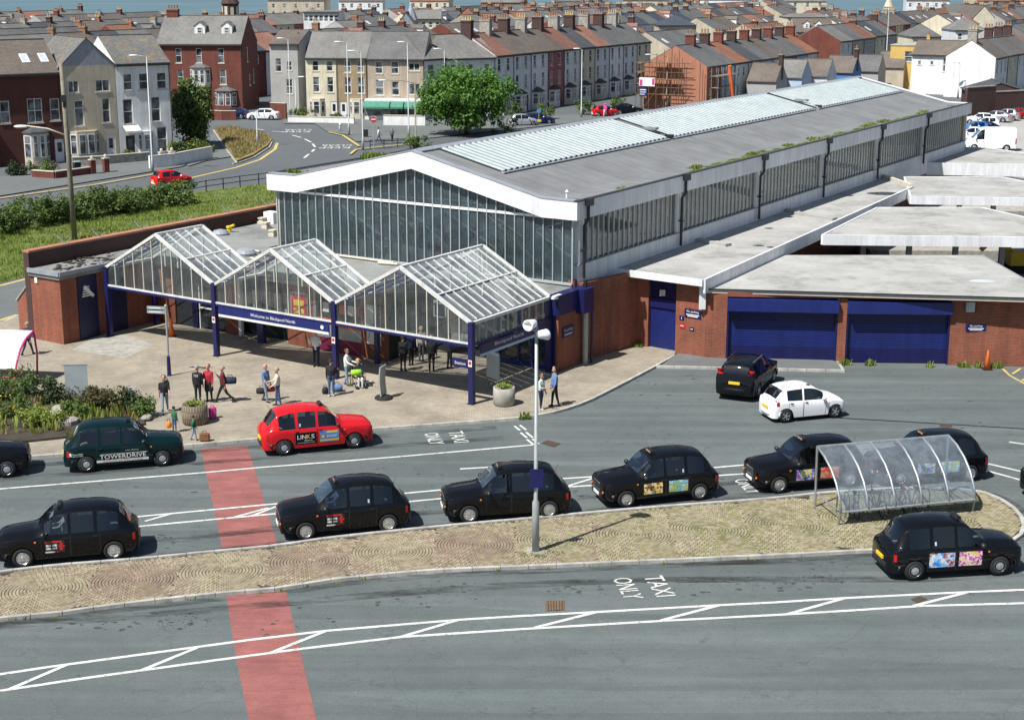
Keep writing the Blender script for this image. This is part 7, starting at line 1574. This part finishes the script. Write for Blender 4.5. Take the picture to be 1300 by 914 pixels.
# clear curved cycle shelter on the island
qa, qb = P(1066,667,.08), P(1236,650,.08); d = (qb-qa).normalized(); LSH = (qb-qa).length; t = thing('cycle_shelter', 'clear curved cycle shelter with pale hoops on the cobbled island', 'cycle shelter', qa, atan2(d.y,d.x))
arcs = [(-.05,.5),(.1,.95),(.4,1.4),(.85,1.8),(1.4,2.1),(2.0,2.28)]; nb = 5
for k in range(nb+1):
    x = LSH*k/nb; MB().tube([(x,y,z) for y,z in arcs],.045,8).build('hoop', MT['galv'], t, True)
for x in (0,LSH):
    MB().tube([(x,0.1,0),(x,-.02,.58)],.045,8).build('post', MT['galv'], t); MB().tube([(x,2.0,2.28),(x,1.95,0)],.045,8).build('rear_post', MT['galv'], t); MB().tube([(x,-.05,.55),(x,.8,.5),(x,1.95,.55)],.03,6).build('side_rail', MT['galv'], t)
for y, z in (arcs[0],arcs[-1]): MB().tube([(0,y,z),(LSH,y,z)],.045,8).build('rail', MT['galv'], t)
for k in range(nb):
    m = MB(); xa, xb = LSH*k/nb+.03, LSH*(k+1)/nb-.03; nn = len(arcs); m.add([(xa,y,z+.02) for y,z in arcs]+[(xb,y,z+.02) for y,z in arcs],[(i,nn+i,nn+i+1,i+1) for i in range(nn-1)]); m.build('roof_sheet', MT['perspex'], t, True)
def bike(par_loc, rz, col, label, grp='bicycles under the clear shelter'):
    b = thing('bicycle', label, 'bicycle', par_loc, rz, grp)
    for x in (-.52,.52):
        wl_ = link('wheel', MB().tube([(.0,-.04,0),(.0,.04,0)],.03,6).mesh('wheel', MT['galv']), b, (x,0,.34)); m = MB(); n = 20
        pts = [(.31*cos(2*pi*i/n),0,.31*sin(2*pi*i/n)) for i in range(n+1)]; m.tube(pts,.022,6); m.build('tyre', MT['rubber'], wl_, True); m = MB()
        for i in range(8): m.bar((0,0,0),(.3*cos(i*pi/4+.2),0,.3*sin(i*pi/4+.2)),.006,.006)
        m.build('spokes', MT['galv'], wl_)
    m = MB(); A, Bk, C_, D_ = (-.52,0,.34),(-.08,0,.3),(-.2,0,.82),(.36,0,.84)
    for u,v in ((A,Bk),(A,C_),(Bk,C_),(Bk,D_),(C_,D_),(D_,(.52,0,.34))): m.tube([u,v],.02,6)
    m.build('frame', MT[col], b); MB().tube([D_,(.38,0,1.0)],.018,6).tube([(.4,-.26,1.0),(.38,0,1.02),(.4,.26,1.0)],.016,6).build('handlebar', MT['black_metal'], b); MB().lathe([(.02,-.13),(.07,-.08),(.04,.1),(.01,.13)],8,0,(-.22,0,.92),'x').tube([C_,(-.22,0,.92)],.015,5).build('saddle', MT['rubber'], b); return b
def shl(x, y): v = qa+d*x+Vector((-d.y,d.x,0))*y; return (v.x,v.y,.09)
hd = atan2(d.y,d.x)+pi/2
for i, (x, y, c, lb) in enumerate([(.9,.9,'galv','silver bicycle locked near the open end of the clear shelter'),(1.75,.7,'black_metal','black bicycle leaning in the middle of the clear shelter'),(2.7,.8,'grey_paint','grey bicycle near the far hoop of the clear shelter'),(3.15,.75,'red_paint','red framed bicycle beside the grey bicycle in the shelter')]): bike(shl(x,y), hd+.15*(i-1), c, lb)
for i, x in enumerate((.5,1.35,2.2,3.0,3.8)):
    r_ = thing('cycle_stand', 'plain steel hoop stand under the clear cycle shelter', 'cycle stand', shl(x,.9), hd, 'steel hoop stands under the shelter'); MB().tube([(-.35,0,0),(-.35,0,.65),(-.25,0,.75),(.25,0,.75),(.35,0,.65),(.35,0,0)],.03,8).build('hoop', MT['galv'], r_, True); MB().box(-.42,-.06,0,-.28,.06,.02).box(.28,-.06,0,.42,.06,.02).build('base_plates', MT['galv'], r_)
pp = P(20,492,.12); bike((pp.x,pp.y,.12), .6, 'red_paint', 'red bicycle parked under the pink cycle shelter', None)
# ============================================================ PEOPLE
import numpy as np
for n_, c in dict(cl_black=(.012,.012,.014), cl_navy=(.012,.018,.05), cl_denim=(.06,.1,.2), cl_lightdenim=(.2,.27,.36), cl_white=(.72,.72,.7), cl_cream=(.55,.5,.42), cl_maroon=(.12,.015,.025), cl_red=(.4,.02,.04), cl_blue=(.12,.2,.38), cl_grey=(.16,.16,.17), cl_green=(.02,.14,.06), cl_lime=(.3,.6,.03), cl_mint=(.5,.62,.55), cl_pink=(.65,.06,.3), cl_orange=(.75,.25,.04), cl_brown=(.22,.1,.04), hair_dark=(.015,.011,.009), hair_grey=(.25,.24,.22), hair_brown=(.06,.035,.02), hair_purple=(.13,.01,.16), shoe=(.02,.018,.016), shoe_white=(.6,.6,.6), hair_sand=(.25,.17,.08)).items(): M(n_, c, .8, var=.2, sc=9, bump=.15, bsc=14)
def rot2(v, a): return Vector((v.x, v.y*cos(a)-v.z*sin(a), v.y*sin(a)+v.z*cos(a)))     # swing about x: positive sends a hanging limb forward (-y)
def person(label, q, face, top, bottom, hair='hair_dark', shoes='shoe', h=1.72, legs=(.25,-.25), knees=(.1,.25), arms=((.2,.2,.1),(-.2,.2,.1)), lean=0., sleeves=True, seated=False, loc=None, print_=None, cat='person', hat=None, skirt=False):
    """arms: (swing forward, elbow bend, out) right then left; angles in radians; the figure faces local -y"""
    p = Vector(loc) if loc is not None else P(*q,.12)
    if q and loc is None and q[1] < 300: p = P(*q,.1)
    t = thing('person', label, cat, p, R(face)); k = h/1.74; segs = []     # (a, b, ra, rb, material, flatten)
    hipz = .90 if not seated else .50
    pel = Vector((0,0,hipz)); sp = Vector((0,-sin(lean),cos(lean))); ch = pel+sp*.30; nk = pel+sp*.54; hd_ = nk+Vector((0,-.03-.05*sin(lean),.185)).lerp(sp*.185,.5)
    segs += [(pel+Vector((-.06,0,.0)),pel+Vector((.06,0,.0)),.125,.125,'b'),(pel,ch,.135,.15,'t'),(pel+Vector((-.07,0,.06)),ch+Vector((-.09,0,.05)),.105,.12,'t'),(pel+Vector((.07,0,.06)),ch+Vector((.09,0,.05)),.105,.12,'t'),(ch+Vector((-.14,0,.14)),ch+Vector((.14,0,.14)),.085,.085,'t'),(ch,nk-sp*.04,.15,.09,'t'),(nk-sp*.05,hd_-sp*.06,.058,.055,'s'),(hd_-Vector((0,0,.05))+Vector((0,-.015,0)),hd_+Vector((0,.005,.04)),.082,.1,'s'),(hd_+Vector((0,-.1,-.02)),hd_+Vector((0,-.112,-.04)),.016,.018,'s'),(hd_+Vector((-.098,.01,-.02)),hd_+Vector((-.1,.01,.02)),.014,.014,'s'),(hd_+Vector((.098,.01,-.02)),hd_+Vector((.1,.01,.02)),.014,.014,'s')]
    hands = []
    for i, sd in enumerate((-1,1)):
        hp = pel+Vector((sd*.09,0,-.02)); a = legs[i] if not seated else 1.5; kb = knees[i] if not seated else 1.5
        kn = hp+rot2(Vector((0,0,-.43)),-a); ak = kn+rot2(Vector((0,0,-.41)),-(a-kb))
        segs += [(hp,kn,.092,.062,'b'),(kn,ak,.062,.043,'b'),(ak+Vector((0,.03,-.03)),ak+Vector((0,-.14,-.045)),.045,.036,'f')]
        if skirt: segs.append((hp,hp.lerp(kn,.8),.11,.12,'b'))
        sw, eb, out = arms[i]; sh_ = ch+Vector((sd*.185,0,.15)); ua = Vector((sd*sin(out),0,-cos(out)))
        el = sh_+rot2(ua*.29,-sw); fa = Vector((sd*sin(out*.4),0,-cos(out*.4))); wr = el+rot2(fa*.25,-(sw+eb)); hn = wr+(wr-el).normalized()*.075
        segs += [(sh_,el,.062,.048,'t'),(el,wr,.046,.034,'t' if sleeves else 's'),(wr,hn,.034,.036,'s')]; hands.append((wr,hn,sd))
    m = MB()
    for a, b, ra, rb, _ in segs:
        dv = (b-a); L_ = dv.length or 1e-3; dv = dv/L_; pts = []; rs = []
        for f in (-.95,-.7,-.35,0): pts.append(a+dv*ra*f); rs.append(ra*sqrt(max(.01,1-f*f)))
        for f in (0,.35,.7,.95): pts.append(b+dv*rb*f); rs.append(rb*sqrt(max(.01,1-f*f)))
        m.tube(pts, rs, 10)
    zmin = min(v[2] for v in m.v); sh = Vector((0,0,-zmin)) if not seated else Vector((0,0,0))
    src = bpy.data.meshes.new('tmp'); src.from_pydata([tuple((Vector(v)+sh)*k) for v in m.v],[],m.f); so_ = bpy.data.objects.new('tmp', src); COL.objects.link(so_)
    md = so_.modifiers.new('r','REMESH'); md.mode = 'VOXEL'; md.voxel_size = .02; md.use_smooth_shade = True; sm_ = so_.modifiers.new('s','SMOOTH'); sm_.iterations = 2
    me = bpy.data.meshes.new_from_object(so_.evaluated_get(bpy.context.evaluated_depsgraph_get())); bpy.data.objects.remove(so_); bpy.data.meshes.remove(src); me.name = 'body'
    mats = ['skin',top,bottom,shoes]; idx = dict(s=0,t=1,b=2,f=3)
    nf = len(me.polygons); C = np.empty(nf*3); me.polygons.foreach_get('center', C); C = C.reshape(-1,3)/k-np.array(sh)
    best = np.full(nf,9e9); mi = np.zeros(nf,int)
    for a, b, ra, rb, c in segs:
        a_, b_ = np.array(a), np.array(b); ab = b_-a_; tt = np.clip(((C-a_)@ab)/max(ab@ab,1e-6),0,1); dd = np.linalg.norm(C-(a_+tt[:,None]*ab),axis=1)-(ra+(rb-ra)*tt); w_ = dd < best; best[w_] = dd[w_]; mi[w_] = idx[c]
    for n_ in mats: me.materials.append(MT[n_])
    me.polygons.foreach_set('material_index', mi.tolist()); me.polygons.foreach_set('use_smooth',[True]*nf)
    # fingers grown on to the hands
    import bmesh
    fm = MB()
    for wr, hn, sd in hands:
        dv = (hn-wr).normalized(); side = dv.cross(Vector((sd,0,0))); side = side.normalized() if side.length > .2 else Vector((0,1,0)); inn = Vector((-sd,0,0))
        for j in range(4): o = side*((j-1.5)*.019); L_ = (.055,.066,.062,.048)[j]; b0 = hn+dv*.015+o; fm.tube([(b0+sh)*k,(b0+dv*L_*.6+inn*.006+sh)*k,(b0+dv*L_+inn*.02+sh)*k],[.0095*k,.0085*k,.006*k],6)
        b0 = wr.lerp(hn,.55)+side*.03; fm.tube([(b0+sh)*k,(b0+side*.025+dv*.03+sh)*k,(b0+side*.028+dv*.06+sh)*k],[.011*k,.01*k,.007*k],6)
    bm = bmesh.new(); bm.from_mesh(me); off = len(bm.verts); vs = [bm.verts.new(v) for v in fm.v]
    for f in fm.f: bm.faces.new([vs[i] for i in f]).material_index = 0
    bm.to_mesh(me); bm.free()
    link('body', me, t)
    H_ = (hd_+sh)*k
    if hair:
        m = MB(); rings = []; 
        for i in range(6):
            th_ = (i/5)*1.75; r_ = .112*sin(th_)+.004; z = .122*cos(th_); rings.append([(r_*cos(a)*.98, r_*sin(a)*1.08+.018-(.0 if sin(a) > -.3 else -.03*(i/5)), z+(.05 if (i >= 4 and sin(a) < -.35) else 0)) for a in [2*pi*j/14 for j in range(14)]])
        for rg in rings: m.v += [tuple((Vector(v)*1.0+Vector((0,0,.02)))*k+H_) for v in rg]
        for i in range(5):
            for j in range(14): m.f.append((i*14+j,(i+1)*14+j,(i+1)*14+(j+1)%14,i*14+(j+1)%14)); m.m.append(0)
        m.f.append(tuple(range(14))); m.m.append(0)
        m.build('hair', MT[hair], t, True, uv=False)
    m = MB(); 
    for s_ in (-.034,.034): m.lathe([(.004,-.012),(.012,0),(.004,.006)],6,0,tuple(H_+Vector((s_,-.094,.012))*k),'y')
    m.build('eyes', MT['hair_dark'], t, uv=False)
    if print_: m = MB(); c = (ch+Vector((0,.17,.1))+sh)*k; add_text(m, print_, .2, .12, lambda x,y:(c.x-x,c.y,c.z+y)); m.build('back_print', MT['cl_white'], t, uv=False)
    return t
walk = dict(legs=(.38,-.32), knees=(.08,.35), arms=((-.3,.25,.12),(.35,.35,.12)))
stand = dict(legs=(.03,-.04), knees=(.02,.03), arms=((.05,.2,.12),(.08,.15,.12)))
talk = dict(legs=(.05,-.06), knees=(.03,.05), arms=((.3,1.5,.15),(.1,.2,.12)))
person('man in black tee shirt and jeans walking with a backpack', (210,524), 10, 'cl_black','cl_lightdenim', sleeves=False, **walk)
person('person in black jacket with white back print behind the ribbed planter', (252,512), 170, 'cl_black','cl_black', 'hair_grey', print_='TOUR', **stand)
person('woman with purple hair in red and black beside the ribbed planter', (266,510), -15, 'cl_red','cl_black','hair_purple', **talk, skirt=True)
person('man in maroon top striding past with a holdall over his shoulder', (284,511), -80, 'cl_maroon','cl_black', 'hair_grey', legs=(.45,-.4), knees=(.1,.4), arms=((.4,2.1,.2),(-.3,.3,.1)))
person('small child in dark green top holding an orange bag', (222,549), 150, 'cl_green','cl_denim','hair_dark', h=1.12, **stand)
person('small child in green top pulling an orange ride on case', (247,559), 100, 'cl_green','cl_lightdenim','hair_dark', h=1.06, legs=(.2,-.2), knees=(.05,.2), arms=((-.4,.1,.1),(.2,.2,.1)))
person('bald man in blue tee shirt carrying two bags', (338,510), 60, 'cl_blue','cl_lightdenim', None, sleeves=False, legs=(.2,-.2), knees=(.05,.2), arms=((.35,.4,.1),(.1,.15,.1)))
person('man in cream jacket and jeans facing the bald man', (353,515), -75, 'cl_cream','cl_denim','hair_grey', legs=(.1,-.1), knees=(.03,.08), arms=((.5,.9,.1),(.3,.7,.1)))
person('man in white shirt, dark tie and navy trousers with hand raised to his face', (402,465), -10, 'cl_white','cl_navy','hair_sand', h=1.8, legs=(.04,-.04), knees=(.02,.02), arms=((.5,2.3,.25),(.4,2.2,.3)))
person('woman in black top and jeans standing over luggage', (421,503), 175, 'cl_black','cl_denim','hair_dark', 'shoe_white', **talk)
person('woman in white top pushing a wheelchair', (441,489), 70, 'cl_white','cl_lightdenim','hair_brown', legs=(.1,-.15), knees=(.05,.1), arms=((.6,.7,.1),(.6,.7,.1)))
person('dark clothed person standing deep under the glass canopy by the doors', (512,471), 160, 'cl_black','cl_black','hair_dark', **stand); person('second dark suited person standing close behind under the deep canopy', (522,464), -150, 'cl_navy','cl_black','hair_brown', **stand)
person('person in long dark coat standing alone below the deep canopy', (548,472), 175, 'cl_black','cl_black','hair_grey', h=1.78, **stand); person('person in dark uniform leaning slightly near the blue corner post', (571,468), 120, 'cl_navy','cl_black','hair_dark', **talk)
person('man in beige top inside the entrance behind the canopy glass', (535,458), 20, 'cl_cream','cl_grey','hair_sand', **stand)
person('woman in mint top and navy trousers talking at the kerb', (687,520), 60, 'cl_mint','cl_navy','hair_brown','shoe_white', h=1.62, sleeves=False, **talk)
person('tall man in blue denim jacket and black trousers by the kerb', (704,516), -70, 'cl_blue','cl_black','hair_dark', h=1.8, legs=(.12,-.15), knees=(.03,.1), arms=((.1,.2,.1),(.15,.3,.1)))
person('person in navy coat walking away past the brick block', (36,451), 160, 'cl_navy','cl_navy','hair_grey', lean=.15, **walk)
person('far pedestrian in white top crossing by the no entry sign', (481,181), 100, 'cl_white','cl_denim','hair_brown', **walk); person('far pedestrian in dark jacket at the junction', (498,181), 20, 'cl_grey','cl_black','hair_dark', **walk); person('far pedestrian in pink and white by the terrace gardens', (768,148), -20, 'cl_pink','cl_white','hair_sand', **walk)
# wheelchair and its sitter
wc = P(455,490,.12); t = thing('wheelchair', 'dark wheelchair facing the plaza near the blue post', 'wheelchair', wc, R(20))
MB().box(-.24,-.25,.44,.24,.2,.49).build('seat', MT['cl_black'], t); MB().box(-.24,.2,.49,.24,.24,.95).build('backrest', MT['cl_black'], t)
for s_ in (-1,1):
    w_ = link('wheel', MB().lathe([(.03,-.03),(.03,.03)],8,0,(0,0,0),'x').mesh('wheel', MT['galv']), t, (s_*.3,.1,.31)); n = 22; MB().tube([(0,.29*cos(2*pi*i/n),.29*sin(2*pi*i/n)) for i in range(n+1)],.02,6).build('tyre', MT['rubber'], w_, True); m = MB()
    for i in range(6): m.bar((0,0,0),(0,.28*cos(i*1.05),.28*sin(i*1.05)),.006,.006)
    m.build('spokes', MT['galv'], w_); MB().lathe([(.09,-.02),(.09,.02)],10,0,(s_*.22,-.4,.09),'x').build('castor', MT['rubber'], t); MB().tube([(s_*.25,.24,.95),(s_*.25,.42,.95)],.018,6).tube([(s_*.25,.22,.2),(s_*.25,.24,.95)],.014,6).tube([(s_*.25,-.3,.68),(s_*.25,.22,.68)],.018,6).tube([(s_*.22,-.25,.45),(s_*.22,-.5,.12)],.014,6).build('frame', MT['galv'], t); MB().box(s_*.2-.08,-.62,.08,s_*.2+.08,-.45,.11).build('footrest', MT['black_metal'], t)
person('seated person in dark top and pale trousers in the wheelchair', None, 20, 'cl_navy','cl_white','hair_sand', loc=(wc.x,wc.y,.12), seated=True, arms=((.5,.8,.1),(.5,.8,.1)))
# luggage
def bag(label, loc, rz, size, col, kind='holdall', name='holdall_bag', cat='bag'):
    t = thing(name, label, cat, loc, rz); l, d_, h_ = size; m = MB()
    if kind == 'holdall': m.lathe([(h_*.3,-l/2),(h_*.47,-l/2+.04),(h_*.5,0),(h_*.47,l/2-.04),(h_*.3,l/2)],12,0,(0,0,h_*.5),'x')
    elif kind == 'pack': m.lathe([(.7*l/2,0),(l/2,.06),(l/2*.95,h_*.7),(l/2*.6,h_*.95),(.02,h_)],12); m.v = [(x,y*d_/l,z) for x,y,z in m.v]
    else: m.prism([(-l/2,-d_/2+.04),(-l/2+.04,-d_/2),(l/2-.04,-d_/2),(l/2,-d_/2+.04),(l/2,d_/2-.04),(l/2-.04,d_/2),(-l/2+.04,d_/2),(-l/2,d_/2-.04)],.05,h_)
    m.build('body', MT[col], t, kind != 'case', uv=False)
    z = h_ if kind != 'holdall' else h_*.95; MB().tube([(-l*.2,0,z-.02),(-l*.15,0,z+.1),(l*.15,0,z+.1),(l*.2,0,z-.02)],.015,6).build('handle', MT['black_metal'], t)
    if kind == 'case':
        for x in (-l*.35,l*.35): MB().lathe([(.035,-.02),(.035,.02)],8,0,(x,0,.035),'y').build('wheel', MT['rubber'], t)
    return t
def near(q, dx, dy, z): p = P(*q,.12); return (p.x+dx, p.y+dy, .12+z)
bag('black backpack on the man in the black tee shirt', near((210,524),.04,.24,1.0), 0, (.32,.18,.46), 'cl_grey', 'pack', 'backpack'); bag('dark holdall slung behind the man in maroon', near((284,511),.33,.05,.85), .1, (.55,.3,.34), 'cl_navy')
bag('orange carrier bag held by the small child', near((222,549),-.22,-.05,.22), .3, (.24,.14,.3), 'cl_orange', 'pack', 'carrier_bag'); bag('orange brown childs ride on case on the paving', near((260,560),.0,.0,0), .1, (.42,.22,.34), 'cl_brown', 'case', 'suitcase', 'suitcase'); bag('bright pink suitcase leaning by the ribbed planter', near((268,532),.05,.1,0), .5, (.32,.22,.5), 'cl_pink', 'case', 'suitcase', 'suitcase')
bag('black sports bag hanging from the bald mans hand', near((332,508),.05,-.1,.32), .1, (.5,.26,.3), 'cl_black'); bag('red and black bag held between the two men', near((342,508),.1,-.05,.4), .3, (.36,.22,.26), 'cl_red'); bag('blue holdall on the paving beside the blue post', near((428,497),.0,.0,0), .2, (.5,.3,.36), 'cl_blue'); bag('black rucksack on the paving by the blue post', near((413,500),.0,.0,0), .2, (.3,.24,.34), 'cl_black', 'pack', 'rucksack'); bag('lime green bag on the lap of the seated person', (wc.x-.05,wc.y-.35,.72), .3, (.5,.26,.3), 'cl_lime')


# drivers
def driver(car, label, top, hair, x=.12, y=-.38):
    a = car.rotation_euler.z; c = car.location; lx, ly = x*cos(a)-y*sin(a), x*sin(a)+y*cos(a)
    person(label, None, math.degrees(a)+90, top, 'cl_navy', hair, loc=(c.x+lx,c.y+ly,c.z+.2), seated=True, h=1.7, arms=((.8,.7,.1),(.8,.7,.1)))
driver(t4, 'driver in white shirt inside the taxi leaving past the crossing', 'cl_white', 'hair_grey'); driver(t5, 'driver in pale blue shirt inside the taxi at the crossing', 'cl_blue', 'hair_dark'); driver(t7, 'driver in grey top inside the taxi with the crowd advert', 'cl_grey', 'hair_grey'); driver(t10, 'driver in bright blue top inside the taxi passing the island end', 'cl_blue', 'hair_brown'); driver(t2, 'driver in dark top inside the driving school taxi', 'cl_grey', 'hair_sand'); driver(ht, 'driver in white top inside the small white hatchback', 'cl_white', 'hair_brown', .05, -.33)

# ============================================================ WEAR ON THE ROAD
M('oil', (.062,.067,.066), .6, var=.3, sc=6)
ob = MB(); rr = random.Random(5)
def blob(p, s):
    k = 7; vs = [(p.x+s*(.5+.7*rr.random())*cos(2*pi*i/k)*1.5, p.y+s*(.5+.7*rr.random())*sin(2*pi*i/k), .0125) for i in range(k)]; ob.add(vs, [tuple(range(k))])
for (xa,ya,xb,yb,n,sp) in [(195,795,270,786,70,6),(480,758,610,748,80,6),(690,752,770,745,60,5),(850,742,1010,735,70,6),(560,672,600,664,30,5),(700,640,740,634,40,6),(905,610,940,606,30,5),(500,650,545,645,30,5),(170,690,240,680,30,5),(640,520,700,505,14,4),(800,500,890,480,40,14),(1000,735,1080,728,70,8),(330,800,420,790,30,10),(1100,560,1250,545,20,18),(750,560,900,545,25,18),(100,640,300,622,30,10),(400,610,560,598,30,10),(60,800,180,790,30,6)]:
    for i in range(n):
        t_ = rr.random(); blob(P(xa+(xb-xa)*t_+rr.gauss(0,4), ya+(yb-ya)*t_+rr.gauss(0,sp)), .012+.075*rr.random()**4)
tag(ob.build('oil_spots', MT['oil'], None, uv=False), 'small dark oil drips scattered over the road', 'oil stain', kind='stuff')
t = NT('grime'); t.t.nodes.remove(t.b); tr = t.n('BsdfTransparent'); df = t.n('BsdfDiffuse'); df.inputs[0].default_value = (.045,.047,.045,1); mx = t.n('MixShader')
g = t.n('NewGeometry'); mp = t.n('Mapping'); mp.inputs['Rotation'].default_value = (0,0,R(-13)); mp.inputs['Scale'].default_value = (.35,1.6,1); t.l(g.outputs['Position'], mp.inputs[0])
t.l(t.ramp(t.noise(1., 8, .75, mp.outputs[0]), [(.42,0.),(.62,.55)]), mx.inputs[0]); t.l(tr.outputs[0], mx.inputs[1]); t.l(df.outputs[0], mx.inputs[2]); t.l(mx.outputs[0], t.t.nodes['Material Output'].inputs[0])
def grime(pts, wd, z): b = MB(); strip(b, pts, wd, z); return tag(struct(b.build('tyre_track', MT['grime'], uv=False)))
for off in (0,1.5):
    for base in ([(-60,735),(150,716),(386,688),(595,666),(793,646),(987,627)], [(-80,616),(108,602),(209,593),(359,580),(451,571),(640,557)], [(-60,800),(200,782),(540,752),(820,738),(1160,737),(1300,729)]):
        l = [P(*q) for q in base]; l = [p+Vector((-.22,.97,0))*(off+.1) for p in l]; grime(smooth_line(l,3), .5, .0165+.0004*off)
for line, o in ((pk,-.25),(kt,.25),(kb,.25)): grime([p+(Vector(((line[min(i+1,len(line)-1)]-line[max(i-1,0)]).y, -(line[min(i+1,len(line)-1)]-line[max(i-1,0)]).x, 0)).normalized())*(-o if line is not pk else -o*-1) for i, p in enumerate(line)], .42, .0105)
